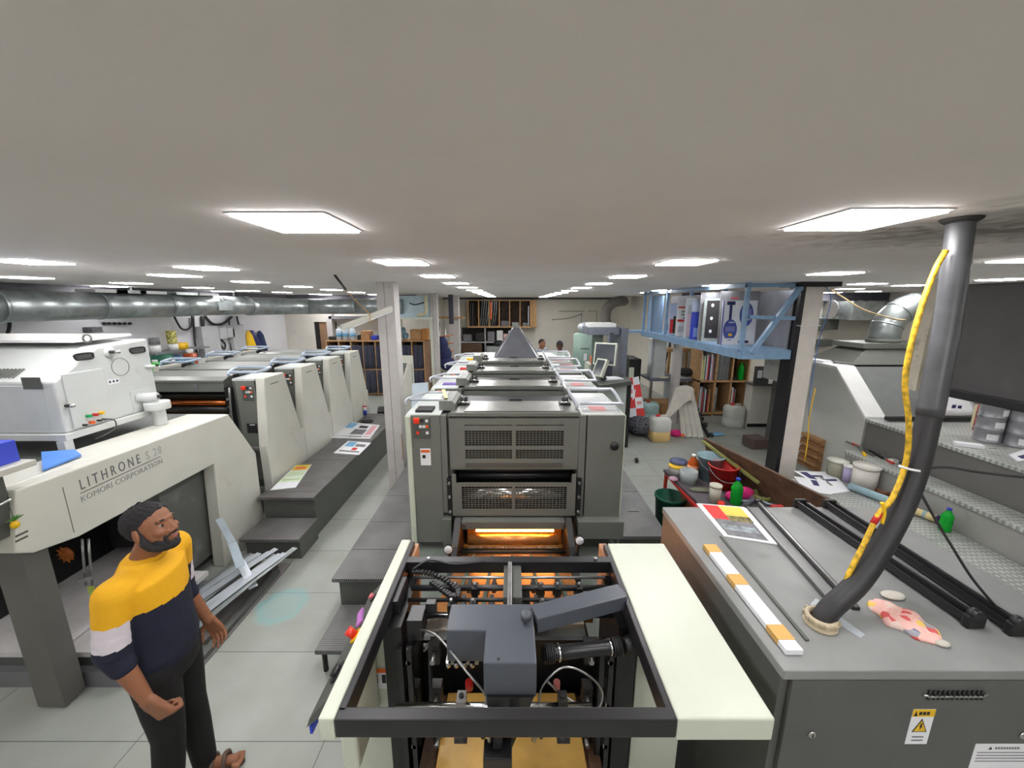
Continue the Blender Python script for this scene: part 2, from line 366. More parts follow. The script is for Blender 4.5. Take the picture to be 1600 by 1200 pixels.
# dark beam under the ceiling along the left and rear walls
beamm = mat('dark_beam', (84, 84, 92), .6, var=.15)
struct(MB().box(XL, XL+.22, YF, YLB, CEIL-.1, CEIL, beamm).build('trim_1')); struct(MB().box(XL+.22, XLB, YLB-.15, YLB, CEIL-.13, CEIL, beamm).build('trim_2'))
struct(MB().box(1.0, XR, YRB-.12, YRB, CEIL-.14, CEIL, beamm).build('trim_3')) if False else struct(MB().box(XRB, XR, YRB-.3, YRB, CEIL-.2, CEIL, beamm).build('trim_3'))
struct(MB().box(XLB, XRB, YB-.12, YB, CEIL-.07, CEIL, beamm).build('trim_4'))

# ================================================================ CEILING LIGHTS
glow = mat('lit_diffuser', (255, 252, 252), .5, var=0, emit=LAMP)
lframe = mat('light_trim', (190, 192, 196), .5, var=0)
def make_light():
    t = thing('ceiling_light', '', 'ceiling light', (0, 0, CEIL))
    h = .15
    m = MB()
    for a, b, c, d in ((-h-.012, h+.012, -h-.012, -h), (-h-.012, h+.012, h, h+.012), (-h-.012, -h, -h, h), (h, h+.012, -h, h)): m.box(a, b, c, d, CEIL-.004, CEIL-.0005, lframe)
    m2 = MB().box(-h, h, -h, h, CEIL-.011, CEIL-.001, glow)
    m.v = [q for q in m.v]; m.build('frame', t); m2.build('diffuser', t)
    return t
ORD = ['nearest', 'second nearest', 'third nearest', 'fourth nearest', 'fifth nearest', 'sixth nearest', 'seventh nearest', 'eighth nearest', 'ninth nearest', 'tenth nearest', 'eleventh nearest', 'twelfth nearest', 'thirteenth nearest', 'fourteenth nearest', 'fifteenth nearest', 'sixteenth nearest', 'seventeenth nearest', 'eighteenth nearest', 'nineteenth nearest', 'twentieth nearest']
rows = []
rows.append(('in the row left of the middle press', [(-.76, 1.47+1.315*i) for i in range(11)]))
rows.append(('in the row right of the middle press', [(1.2, 1.42+1.36*i) for i in range(11)]))
zl = [(45, 408), (38, 433), (325, 418), (275, 430), (392, 440), (205, 442), (170, 447), (310, 449), (348, 455), (388, 454), (466, 447.5), (441, 456.5), (518, 452.5), (496, 459.5), (557, 456.5), (460, 461), (525, 461), (586, 460)]
zr = [(1304, 426.5), (1120, 445.5), (1355, 443), (1328, 451), (1298, 457), (1423, 445.5), (1568, 436), (1534, 447.5), (1034, 453.5), (985, 459.5), (1357, 455)]
def place(px, ymax):
    out = []
    for u, v in px:
        p = P(u, v, z=CEIL); p.y = min(p.y, ymax); out.append((round(p.x, 2), round(p.y, 2)))
    return sorted(out, key=lambda q: math.hypot(*q))
rows.append(('over the left hand press aisle', [q for q in place(zl, 11.4) if q[0] > XL+.4]))
rows.append(('over the right hand side of the hall', [q for q in place(zr, 9.6)]))
L0 = make_light(); first = True
for nm, pts in rows:
    for i, (x, y) in enumerate(pts):
        o = L0 if first else dup(L0); first = False
        o.location = (x, y, CEIL); o['label'] = '%s square ceiling light %s' % (ORD[i], nm); o['group'] = 'square lights ' + nm
for x, y in [(-.76, .15), (-.76, -1.2), (-.76, -2.5), (1.2, .05), (1.2, -1.3), (1.2, -2.6), (-3.3, .9), (-5.4, 1.6), (-3.3, -.9), (-3.3, -2.6), (-5.4, -.4), (3.4, .6), (3.4, -1.2), (5.6, 1.5), (5.6, -.4), (-5.4, -2.2), (3.4, 2.6), (7.6, 2.6), (7.6, .4)]:
    o = dup(L0); o.location = (x, y, CEIL); o['label'] = 'square white ceiling light in the part of the hall behind the viewer'; o['group'] = 'ceiling lights behind the viewer'
# ================================================================ THE MIDDLE PRESS
def windowed(m, x0, x1, z0, z1, ya, yb, wins, mt, nx=14, nz=7, bar=.0035):
    xs = sorted({x0, x1} | {q for w_ in wins for q in w_[:2]}); zs = sorted({z0, z1} | {q for w_ in wins for q in w_[2:4]})
    for i in range(len(xs)-1):
        for j in range(len(zs)-1):
            cx, cz = (xs[i]+xs[i+1])/2, (zs[j]+zs[j+1])/2
            if any(w_[0] < cx < w_[1] and w_[2] < cz < w_[3] for w_ in wins): continue
            m.box(xs[i], xs[i+1], ya, yb, zs[j], zs[j+1], mt)
def grille(m, w_, y, mt, nx, nz, bar=.004):
    for i in range(1, nx): x = w_[0]+(w_[1]-w_[0])*i/nx; m.box(x-bar/2, x+bar/2, y, y+.004, w_[2], w_[3], mt)
    for i in range(1, nz): z = w_[2]+(w_[3]-w_[2])*i/nz; m.box(w_[0], w_[1], y, y+.004, z-bar/2, z+bar/2, mt)
YT = 3.05                      # front face of the first printing unit
def X(u, v=700): return P(u, v, y=YT).x
def Z(v): return P(800, v, y=YT).z
TOP = 1.73
def control_plate(par, cx, y, cz, s, name='control_panel'):
    """small push-button plate facing the viewer"""
    o = MB().box(cx-.085*s, cx+.085*s, y-.012, y, cz-.11*s, cz+.11*s, pgrey2).build(name, par, bevel=.004)
    a = MB().box(cx-.075*s, cx-.015*s, y-.016, y-.012, cz+.045*s, cz+.105*s, orange); a.cyl((cx-.045*s, y-.012, cz+.075*s), (cx-.045*s, y-.045*s, cz+.075*s), .026*s, ored, n=14)
    a.build('emergency_button', o)
    MB().box(cx-.01*s, cx+.025*s, y-.02, y-.012, cz+.06*s, cz+.09*s, blk_pr).build('selector_switch', o)
    for k, (dx, dz, mt) in enumerate([(.045, .06, paper), (-.02, 0, paper), (.015, 0, paper), (.045, 0, orange), (-.05, -.065, ored), (.045, -.065, paper)]):
        MB().box(cx+dx*s, cx+(dx+.026)*s, y-.02, y-.012, cz+dz*s, cz+(dz+.026)*s, mt).build('push_button', o)
    return o
def tube_loop(m, c, w_, d, r, mt, skew=0, lift=.0):
    x, y, z = c; p = [(x-w_/2, y, z-.05), (x-w_/2, y+.01, z), (x-w_/2+.03+skew, y+d-.03, z+lift), (x-w_/2+.06+skew, y+d, z+lift), (x+w_/2-.04+skew*.3, y+d, z+lift), (x+w_/2, y+d-.04, z+lift), (x+w_/2, y+.03, z), (x+w_/2-.03, y, z), (x-w_/2+.03, y, z)]
    m.tube(p, r, mt, n=8, sub=4); return m
def make_unit():
    y0 = YT
    t = thing('printing_unit', '', 'printing unit', (0.02, y0, .5))
    xl, xr = -.88, .93; zb = .5
    # carcass
    MB().box(-.5, .545, y0+.3, y0+.8, .9, TOP-.03, dark).build('frame', t)
    MB().box(-.8, -.5, y0+.03, y0+.8, zb, TOP-.02, pgrey2).build('side_frame', t); MB().box(.545, .86, y0+.03, y0+.8, zb, TOP-.02, pgrey2).build('side_frame', t); MB().box(-.5, .545, y0, y0+.3, Z(817)+.0, Z(806), dark).build('added_light_block', t)  # dark plate added inside to keep the lamp's light off the grilles
    # cream covers at both sides
    for a, b in ((xl, X(645)), (X(974), xr)):
        MB().box(a, b, y0-.03, y0+.78, zb+.03, TOP, cream2).build('side_cover', t, bevel=.012)
    # left panels
    MB().box(X(645)+.002, X(690)-.003, y0-.012, y0+.03, Z(846), TOP-.002, pgrey).build('left_panel', t, bevel=.003)
    MB().box(X(690), X(699)+.0, y0-.012, y0+.03, Z(800), TOP-.002, pgrey).build('left_strip', t, bevel=.003)
    MB().box(X(689), X(703), y0-.06, y0+.03, .502, Z(806), pgrey).build('left_bracket', t, bevel=.003)
    control_plate(t, X(661), y0-.012, Z(667), .82)
    s = MB().box(X(657), X(673), y0-.0145, y0-.012, Z(726), Z(700), paper); s.box(X(658), X(672), y0-.016, y0-.0145, Z(706), Z(702), orange); s.box(X(660), X(665), y0-.016, y0-.0145, Z(715), Z(710), blk_pr)
    s.build('warning_label', t)
    # right panels
    MB().box(X(903.5), X(914), y0-.012, y0+.03, Z(805), TOP-.002, pgrey).build('right_strip', t, bevel=.003)
    MB().box(X(916), X(974)-.003, y0-.012, y0+.03, Z(806), TOP-.002, pgrey).build('right_panel', t, bevel=.003)
    k = MB(); k.lathe([(.0, .0), (.036, .0), (.036, .012), (.03, .02), (0, .022)], (X(959), y0-.012, Z(696)), rubber, Q=Matrix.Rotation(R(90), 4, 'X'), n=20); k.box(X(959)-.028, X(959)+.028, y0-.045, y0-.03, Z(696)-.007, Z(696)+.007, black); k.build('rotary_knob', t)
    MB().box(X(904), X(977), y0-.1, y0+.03, Z(832), Z(806), pgrey).build('right_bracket', t, bevel=.004)
    # upper cover
    wu = [(X(727), X(800), Z(664.5), Z(663)), (X(806), X(880), Z(664.5), Z(663)), (X(727), X(800), Z(696), Z(672.5)), (X(806), X(880), Z(696), Z(672.5)), (X(727), X(800), Z(716), Z(702)), (X(806), X(880), Z(716), Z(702))]
    m = MB(); windowed(m, X(703), X(903), Z(732), Z(650)+.0, y0-.012, y0+.0, wu, pgrey); m.box(X(703), X(903), y0-.012, y0+.1, Z(731), Z(732)-.004, pgrey)
    m.build('upper_guard', t)
    m = MB(); [grille(m, w_, y0-.008, pgrey, 14, 7 if i < 4 else 5) for i, w_ in enumerate(wu) if i > 1]; m.build('upper_grille', t)
    m = MB(); m.box(X(726), X(881), y0+.02, y0+.03, Z(730), Z(660), dark); m.box(X(727), X(880), y0-.018, y0-.012, Z(729), Z(722), pgrey2); m.build('guard_backing', t)
    # roller gap
    g = MB(); g.box(X(700), X(905), y0+.2, y0+.22, Z(760), Z(730), dark); g.build('recess', t)
    for vz, r in ((739, .022), (748, .028)): MB().cyl((X(714), y0+.07, Z(vz)), (X(893), y0+.07, Z(vz)), r, black).build('roller', t)
    # lower cover
    wl = [(X(720), X(800), Z(792.5), Z(758)), (X(805), X(887), Z(792.5), Z(758))]
    m = MB(); windowed(m, X(705), X(901), Z(803), Z(752), y0-.03, y0-.02, wl, pgrey); m.box(X(705), X(712), y0-.03, y0-.02, Z(752), Z(739), pgrey); m.box(X(894), X(901), y0-.03, y0-.02, Z(752), Z(739), pgrey)
    m.build('lower_guard', t)
    m = MB(); [grille(m, w_, y0-.027, pgrey, 15, 11) for w_ in wl]; m.build('lower_grille', t)
    MB().cyl((X(716), y0+.06, Z(775)), (X(890), y0+.06, Z(775)), .07, chrome, n=24).build('plate_cylinder', t)
    m = MB(); m.box(X(713), X(892), y0-.1, y0, Z(817), Z(806), pgrey)
    for u in (723, 883): m.box(X(u)-.018, X(u)+.018, y0-.105, y0-.1, Z(814), Z(808), steel)
    m.build('sill', t, bevel=.002)
    # dark side mechanisms with small bright fittings
    for u, sg in ((701, 1), (906, -1)):
        m = MB(); m.box(X(u)-.02, X(u)+.02, y0-.03, y0+.02, Z(800), Z(745), dark)
        for v in (752, 773, 796): m.cyl((X(u), y0-.05, Z(v)), (X(u), y0-.02, Z(v)), .012, steel, n=10); m.box(X(u)-.014, X(u)+.014, y0-.045, y0-.03, Z(v)-.03, Z(v)-.012, black)
        m.build('latch', t)
    # lid over the ink rollers
    m = MB(); m.prism([(y0-.012, Z(653)), (y0-.012, Z(644)), (y0+.02, TOP+.004), (y0+.42, TOP+.012), (y0+.55, TOP-.06), (y0+.55, TOP-.1), (y0+.02, TOP-.1)], 'x', X(703), X(905), pgrey)
    lid = m.build('ink_lid', t, bevel=.004)
    MB().box(X(703), X(905), y0-.006, y0+.02, Z(656), Z(653), dark).build('lid_gap', t)
    MB().box(X(725), X(882), y0+.07, y0+.40, TOP+.009, TOP+.014, mat('lid_sheen', (150, 151, 146), .25, .3, var=.04)).build('lid_sheen_sheet', lid)  # paler sheet carries the lid's reflection in its colour
    MB().box(X(795), X(817), y0+.42, y0+.47, TOP-.005, TOP+.03, black).build('lid_handle', lid, bevel=.004)
    m = MB(); m.box(X(703), X(905), y0+.55, y0+.8, TOP-.16, TOP-.1, pgrey); m.box(X(740), X(870), y0+.60, y0+.61, TOP-.1, TOP-.09, dark); m.build('rear_cover', t)
    for x, sg in ((X(720), 1), (X(888), -1)):
        m = MB(); m.cyl((x-.03, y0+.3, TOP+.05), (x+.03, y0+.3, TOP+.05), .03, black, n=16); m.box(x-.05, x+.05, y0+.26, y0+.35, TOP-.02, TOP+.03, black); m.cyl((x-.04, y0+.26, TOP+.04), (x+.04, y0+.26, TOP+.04), .01, chrome, n=10)
        m.build('hinge', t)
    # duct box and tops of the side cabinets
    MB().prism([(X(684), TOP), (X(710), TOP), (X(710), TOP+.06), (X(704), TOP+.09), (X(684), TOP+.09)], 'y', y0+.12, y0+.5, pgrey).build('ink_duct_box', t, bevel=.004)
    m = MB(); m.box(xl+.005, X(690), y0, y0+.78, TOP-.004, TOP+.004, mat('pale_tray', (206, 212, 210), .3, var=.04)); m.build('left_tray', t)
    m = MB(); m.box(X(905)+.01, xr-.005, y0, y0+.78, TOP-.004, TOP+.004, mat('pale_tray_b', (190, 196, 194), .3, var=.04)); m.build('right_tray', t)
    m = MB(); tube_loop(m, (xl+.12, y0+.2, TOP+.08), .32, .28, .012, rail_w, .08); m.build('left_handrail', t)
    m = MB(); tube_loop(m, (X(937), y0+.1, TOP+.07), .38, .34, .014, rail_w, -.06, .05); m.build('right_handrail', t)
    m = MB(); m.box(X(911), X(965), y0+.05, y0+.5, TOP+.006, TOP+.03, mat('clear_lid', (226, 230, 232), .1, var=0, alpha=.35)); m.build('clear_cover', t)
    m = MB(); m.box(X(925), X(950), y0+.1, y0+.22, TOP+.006, TOP+.014, red_pr); m.build('ink_scraper', t)
    return t
U0 = make_unit(); U0['label'] = 'grey printing unit of the middle press, the one nearest the viewer with full grille front'; U0['group'] = 'printing units of the middle press'
for i, (y, l) in enumerate([(4.07, 'second'), (5.06, 'third'), (5.98, 'fourth')]):
    dup(U0, (0.02, y, .5), label='grey printing unit of the middle press, %s back from the viewer' % l)
# things lying on the unit tops
def on_top(name, x, y, sx, sy, sz, mt, lab, cat, rz=0, z=TOP+.006):
    return tag(MB().bc((x, y, z+sz/2), (sx, sy, sz), mt, rz).build(name), lab, cat)
on_top('yellow_tag', X(687), YT+.33, .03, .34, .006, mat('pale_yellow', (238, 226, 150), .5), 'long pale yellow strip on the left rail of the nearest unit', 'tag', .25, TOP+.1)
on_top('cloth_pad', -.74, YT+.12, .14, .14, .02, blk_pr, 'black pad on the left top of the nearest unit', 'pad')
on_top('ink_note', -.7, 4.07+.2, .16, .1, .01, mat('violet', (120, 90, 180), .6), 'violet card on the left top of the second unit', 'card')
on_top('ink_note', -.66, 5.06+.25, .12, .1, .02, red_pr, 'red card on the left top of the third unit', 'card')
on_top('ink_note', -.66, 5.98+.25, .14, .12, .03, yellow, 'yellow card on the left top of the farthest middle unit', 'card')
on_top('ink_note', .78, 5.06+.3, .2, .1, .03, mat('maroon', (120, 30, 50), .5), 'dark red card on the right top of the third unit', 'card', z=TOP+.035)
# base
m = MB(); m.box(-.86, .91, 2.0, 8.3, 0, .47, pgrey2)
t = tag(m.build('machine_plinth'), 'low grey steel base carrying the middle press', 'machine base')
m = MB(); m.box(-.82, -.5, 1.72, 3.05, .47, .5, pgreen); m.box(.5, .9, 1.72, 3.05, .47, .5, pgreen); m.box(-.88, .93, 3.05, 8.3, .47, .5, pgreen)
for i in range(6):
    for j in range(2): m.box(.64+.022*i, .653+.022*i, 2.3-.05*j, 2.335-.05*j, .5, .503, dark)
m.build('base_deck', t)
# register section with the warm inspection lamp
rg = thing('register_board', 'glowing orange feed roller section under the nearest unit of the middle press', 'feed section', (0, 2.7, .5))
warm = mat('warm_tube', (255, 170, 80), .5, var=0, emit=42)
glow_metal = mat('lamp_glow_metal', (214, 146, 84), .3, .6, var=.1, scale=20)  # warm lamp glow on the metal is put into this orange
zl_ = P(800, 829, y=2.98).z
MB().cyl((-.31, 2.98, zl_), (.36, 2.98, zl_), .009, warm, n=12).build('inspection_lamp', rg)
zc = P(800, 846, y=2.93).z
m = MB(); m.cyl((-.37, 2.96, zc), (.4, 2.96, zc), .045, glow_metal, n=36); m.build('register_roller', rg)
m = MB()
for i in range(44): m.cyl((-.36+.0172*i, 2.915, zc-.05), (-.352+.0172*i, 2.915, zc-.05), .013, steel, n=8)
m.cyl((-.38, 2.915, zc-.05), (.4, 2.915, zc-.05), .008, glow_metal, n=8); m.build('perforated_guide', rg)
m = MB(); m.box(-.4, .44, 3.1, 3.12, .5, Z(817), glow_metal); m.build('back_sheet', rg)
m = MB(); m.cyl((-.37, 2.87, zc-.1), (.4, 2.87, zc-.1), .02, glow_metal, n=20); m.cyl((-.37, 2.84, zc-.15), (.4, 2.84, zc-.15), .012, steel, n=12); m.build('small_rollers', rg)
m = MB(); m.box(-.37, .4, 2.8, 2.86, .5, zc-.17, glow_metal); m.cyl((-.42, 2.74, .68), (.43, 2.74, .68), .012, dark, n=10); m.cyl((-.4, 2.7, .62), (.42, 2.7, .62), .015, dark, n=10)
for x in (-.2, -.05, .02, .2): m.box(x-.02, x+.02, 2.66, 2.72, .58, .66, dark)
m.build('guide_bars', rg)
for a, b in ((-.5, -.41), (.43, .52)):
    m = MB(); m.prism([(2.45, .5), (3.05, .5), (3.05, .82), (2.94, .86), (2.72, .74), (2.45, .66)], 'x', a+.02, b-.02, dark); m.build('side_plate', rg)
for u, v, yy in ((701, 857, 2.55), (905, 843, 2.62)):
    p = P(u, v, y=yy); m = MB(); Q = Matrix.Rotation(R(80), 4, 'X'); m.lathe([(0, 0), (.036, 0), (.036, .02), (.03, .02)], p, black, Q=Q, n=20)
    g = m.build('gauge', rg); MB().lathe([(0, .0), (.03, 0), (.03, .004), (0, .004)], p + Q @ Vector((0, 0, .02)), paper, Q=Q, n=20).build('dial_face', g)
    MB().cyl(p-Vector((0, -.02, .03)), (p.x, p.y+.1, .5), .012, dark, n=8).build('gauge_stem', g)
# feed table sloping from the register section to the feeder
m = MB(); m.prism([(1.62, 1.12), (2.72, .66), (2.72, .62), (1.62, 1.08)], 'x', -.4, .4, glow_metal); m.build('feed_table', rg)
m = MB()
for x in (-.3, -.15, .0, .15, .3): m.beam((x, 1.6, 1.14), (x, 2.7, .68), .02, .01, mat('tape', (70, 90, 80), .7)); 
m.build('feed_tapes', rg)
for x in (-.24, -.1, .12, .26):
    for yy in (1.62, 1.9):
        z = 1.14-(yy-1.62)*.42; m = MB(); m.cyl((x-.015, yy, z+.03), (x+.015, yy, z+.03), .025, rubber, n=14); m.box(x-.01, x+.01, yy-.05, yy+.05, z+.03, z+.06, dark); m.build('press_wheel', rg)


# ================================================================ THE FEEDER
fd = thing('sheet_feeder', 'black and cream sheet feeder frame at the near end of the middle press', 'sheet feeder', (0, 1.2, 0))
ZF = 1.52
MB().box(-.528, -.484, .835, 1.65, ZF-.075, ZF, cream2).build('left_rail', fd, bevel=.006)
MB().box(-.484, -.462, .86, 1.64, ZF-.075, ZF-.004, black).build('inner_rail', fd, bevel=.003)
MB().box(.45, .715, .835, 1.62, ZF-.075, ZF, cream2).build('right_cover', fd, bevel=.006)
MB().box(.43, .45, .86, 1.62, ZF-.075, ZF-.006, black).build('inner_rail', fd, bevel=.003)
MB().box(-.484, .45, .835, .872, ZF-.065, ZF-.004, black).build('front_bar', fd, bevel=.004)
m = MB(); m.box(-.47, .44, 1.49, 1.53, ZF-.06, ZF-.005, black)
for x in (-.37, .37): m.cyl((x, 1.51, ZF-.005), (x, 1.51, ZF+.003), .009, steel, n=6)
m.build('rear_bar', fd, bevel=.002)
# tan inner cheeks lit by the lamp
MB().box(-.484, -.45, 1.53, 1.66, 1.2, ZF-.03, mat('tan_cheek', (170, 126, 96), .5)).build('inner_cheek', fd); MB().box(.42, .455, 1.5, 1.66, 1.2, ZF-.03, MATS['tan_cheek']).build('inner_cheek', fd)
MB().prism([(-.66, 0), (-.5, 0), (-.5, 1.43), (-.53, 1.43), (-.66, 1.15)], 'y', 1.28, 1.6, cream2).build('left_side_panel', fd, bevel=.004)
MB().box(.5, .7, 1.28, 1.6, .0, 1.43, cream2).build('right_side_panel', fd, bevel=.004)
p = P(594, 1060, y=1.278); m = MB(); m.box(p.x-.035, p.x+.03, 1.2765, 1.279, p.z-.05, p.z+.05, paper); m.box(p.x-.035, p.x+.03, 1.275, 1.2765, p.z+.03, p.z+.05, orange); m.box(p.x-.025, p.x-.008, 1.275, 1.2765, p.z-.02, p.z+.02, blk_pr); m.box(p.x+.008, p.x+.024, 1.275, 1.2765, p.z-.02, p.z+.02, blk_pr)
m.build('warning_label', fd)
for a in (-.485, .4): MB().box(a, a+.07, 1.22, 1.5, 0, 1.44, dark).build('side_frame', fd)
for a in (-.43, -.395, .33, .365): MB().box(a, a+.018, 1.2, 1.219, 0, 1.36, black).build('guide_rail', fd)
m = MB(); m.box(-.42, .4, 1.5, 1.52, 0, 1.1, dark); m.build('back_plate', fd)
# sloping console on the outer side
m = MB(); m.hexa([(-.54, .98, 1.40), (-.535, .98, 1.46), (-.535, 1.5, 1.46), (-.54, 1.5, 1.40), (-.66, .98, 1.29), (-.645, .98, 1.33), (-.645, 1.5, 1.33), (-.66, 1.5, 1.29)], pgrey2)
cs = m.build('side_console', fd, bevel=.003)
def on_slope(name, y, k, r, h, mt, base=None):
    c = Vector((-.535-.11*k, y, 1.46-.13*k)); n = Vector((-.76, 0, .65)).normalized(); m = MB()
    if base: m.cyl(c, c+n*.006, r*1.7, base, n=18)
    m.cyl(c, c+n*h, r, mt, n=16); return m.build(name, cs)
on_slope('emergency_button', 1.22, .45, .016, .04, ored, yellow); on_slope('control_knob', 1.08, .5, .02, .02, black, dark); on_slope('push_button', 1.42, .5, .011, .02, mat('pink_button', (220, 110, 120), .4), black)
m = MB(); m.bc((-.6, 1.30, 1.41), (.03, .07, .008), mat('violet_tape', (190, 120, 200), .5), .3, Matrix.Rotation(R(-50), 4, 'Y')); m.build('tape', cs)
MB().box(-.6, -.54, 1.06, 1.28, 1.0, 1.28, cream2).build('console_box', fd, bevel=.01)
MB().box(-.648, -.64, .98, 1.1, 1.27, 1.3, blue2).build('blue_tape', fd)
# suction head
sh = MB(); sh.prism([(-.228, 1.124), (-.09, 1.124), (-.09, 1.0), (.078, 1.0), (.078, 1.245), (-.228, 1.245)], 'z', 1.39, 1.52, blugrey)
so = sh.build('suction_head', fd, bevel=.005)
p = P(822, 972, z=1.52); MB().lathe([(.008, 0), (.008, .012), (.02, .016), (.02, .034), (.014, .038), (0, .038)], p, blugrey, n=18).build('adjusting_knob', so)
p = P(779, 1030, z=1.5201); MB().cyl(p, p+Vector((0, 0, .001)), .005, dark, n=12).build('bolt_hole', so)
MB().hexa([(-.07, .99, 1.2), (-.0, .99, 1.2), (.0, 1.08, 1.2), (-.07, 1.08, 1.2), (-.08, .992, 1.4), (.07, .992, 1.4), (.07, 1.1, 1.4), (-.08, 1.1, 1.4)], black).build('head_body', so)
m = MB(); m.box(-.09, .0, .93, .99, 1.16, 1.24, black); m.box(-.06, -.03, .955, 1.0, 1.24, 1.34, black); m.build('blower_foot', so, bevel=.004)
m = MB(); m.beam((.08, 1.19, 1.505), (.43, 1.3, 1.505), .07, .06, blugrey); m.build('support_arm', fd, bevel=.003)
# air hose with clamps
a = P(848, 1022, z=1.42); b = P(985, 1008, z=1.40)
m = MB(); m.tube([a, a.lerp(b, .3), a.lerp(b, .7), b], .024, black, n=18); ho = m.build('air_hose', fd)
d = (b-a).normalized()
for k in (.02, .78):
    m = MB()
    for i in range(5): q = a+(b-a)*k+d*.007*i; m.cyl(q, q+d*.004, .031, rubber, n=20)
    m.build('bellows', ho)
for k in (.16, .74): q = a+(b-a)*k; MB().cyl(q, q+d*.008, .029, chrome, n=20).build('hose_clamp', ho)
MB().caps(b, b+d*.06, .036, dark).build('hose_socket', fd)
# cross shafts
c1, c2 = P(660, 1078, z=1.33), P(930, 1084, z=1.33)
m = MB(); m.cyl((-.38, 1.02, 1.33), (.26, 1.02, 1.33), .011, chrome); m.build('front_shaft', fd)
for x in (-.165, .165):
    m = MB(); m.box(x-.015, x+.015, 1.0, 1.04, 1.31, 1.37, steel if x < 0 else dark); m.cyl((x, 1.02, 1.36), (x, 1.02, 1.376), .008, dark, n=10); m.cyl((x, .99, 1.26), (x, .99, 1.31), .012, dark); m.cyl((x-.02, .985, 1.25), (x+.02, .985, 1.25), .016, rubber); m.build('shaft_clamp', fd)
for x in (-.075, .075):
    m = MB(); m.lathe([(.007, 0), (.007, .05), (.017, .055), (.02, .06), (.012, .064), (.02, .07), (.007, .075)], (x*1.25, .985, 1.25), rubber, n=14); m.build('suction_cup', fd)
    m = MB(); m.tube([(x*.9, .985, 1.24), (x*.95, .955, 1.28), (x*.95, .955, 1.33), (x*.9, .985, 1.36)], .006, steel, sub=4, n=8); m.build('curved_rod', fd)
m = MB(); m.tube([(-.35, 1.24, 1.41), (-.27, 1.18, 1.44), (-.15, 1.06, 1.42), (-.09, 1.03, 1.37), (-.085, 1.02, 1.34)], .0045, steel, sub=5, n=8); m.build('air_tube', fd)
m = MB(); m.tube([(.09, 1.02, 1.34), (.1, 1.03, 1.4), (.17, 1.05, 1.45), (.25, 1.05, 1.42), (.3, 1.04, 1.36), (.27, 1.02, 1.31), (.18, 1.05, 1.33), (.12, 1.06, 1.38)], .0035, steel, sub=5, n=8); m.build('air_tube', fd)
m = MB(); m.cyl((0.0, .975, 1.3), (0.0, .975, 1.37), .009, steel, n=10); m.tube([(.0, .975, 1.37), (.012, .97, 1.375), (.02, .97, 1.36), (.012, .97, 1.31)], .004, steel, n=8, sub=3); m.build('valve', fd)
m = MB(); m.box(-.235, -.12, 1.14, 1.17, 1.36, 1.38, steel)
for i in range(4): m.cyl((-.225+.028*i, 1.13, 1.365), (-.225+.028*i, 1.13, 1.385), .009, chrome, n=10)
m.build('valve_block', fd)
m = MB(); p = P(733, 1065, z=1.3); m.cyl(p-Vector((0, 0, .03)), p, .014, red); m.build('red_cap', fd)
m = MB(); p = P(870, 1065, z=1.3); m.cyl(p-Vector((0, 0, .03)), p, .012, mat('pink_cap', (200, 110, 100), .5)); m.build('pink_cap', fd)
p = P(670, 1008, z=1.25); m = MB()
for i in range(5): an = i*1.257; m.caps(p, p+Vector((math.cos(an)*.02, -.012, math.sin(an)*.02)), .007, steel, n=8)
m.cyl(p, (p.x+.03, 1.2, 1.0), .009, dark, n=8); m.build('star_knob', fd)
# rods and wheels between head and rear bar
for yy, zz, r, mt in ((1.30, 1.42, .011, chrome), (1.345, 1.45, .008, dark), (1.40, 1.46, .012, black), (1.45, 1.47, .006, steel)):
    MB().cyl((-.42, yy, zz), (.4, yy, zz), r, mt, n=12).build('cross_rod', fd)
m = MB(); m.box(-.035, .04, 1.30, 1.49, 1.44, 1.5, pgrey2); m.box(-.018, .0, 1.24, 1.5, 1.50, 1.515, steel); m.box(.03, .075, 1.3, 1.45, 1.4, 1.43, black); m.build('centre_spine', fd, bevel=.003)
for x in (-.24, -.155, .12, .19, .28):
    for yy in (1.31, 1.40):
        m = MB(); m.box(x-.012, x+.012, yy-.02, yy+.02, 1.41, 1.47, dark); m.cyl((x-.018, yy+.02, 1.43), (x+.018, yy+.02, 1.43), .017, rubber, n=14); m.cyl((x, yy, 1.47), (x, yy, 1.485), .006, steel, n=8); m.build('wheel_bracket', fd)
# cable chain
m = MB(); key = [P(u, v, z=1.482) for u, v in ((646, 894), (660, 894), (676, 897), (692, 904), (706, 913), (716, 923), (715, 932), (704, 931), (694, 924), (682, 915), (671, 908))]; pts = []
for i in range(len(key)-1):
    for k in range(3): pts.append(key[i].lerp(key[i+1], k/3))
for i, q in enumerate(pts):
    d = (pts[min(i+1, len(pts)-1)]-pts[max(i-1, 0)]).normalized(); m.beam(q-d*.0048, q+d*.0048, .018, .016, rubber)
m.build('cable_chain', fd)
m = MB(); m.tube([(-.43, 1.46, 1.5), (-.36, 1.49, 1.525), (-.25, 1.47, 1.52), (-.12, 1.48, 1.525)], .005, black, sub=5, n=8); m.build('cable', fd)
m = MB(); m.box(-.4, -.34, 1.24, 1.32, 1.36, 1.45, black); m.box(-.47, -.44, 1.28, 1.42, 1.42, 1.5, black); m.box(-.34, -.3, 1.3, 1.33, 1.4, 1.47, black); m.build('slide_block', fd, bevel=.003)
for x in (-.39, -.3, .3, .37):
    for z in (1.3, 1.1, .9): MB().cyl((x, 1.2, z), (x, 1.24, z), .01, steel, n=8).box(x-.02, x+.02, 1.24, 1.28, z-.05, z+.04, dark).build('lift_fitting', fd)
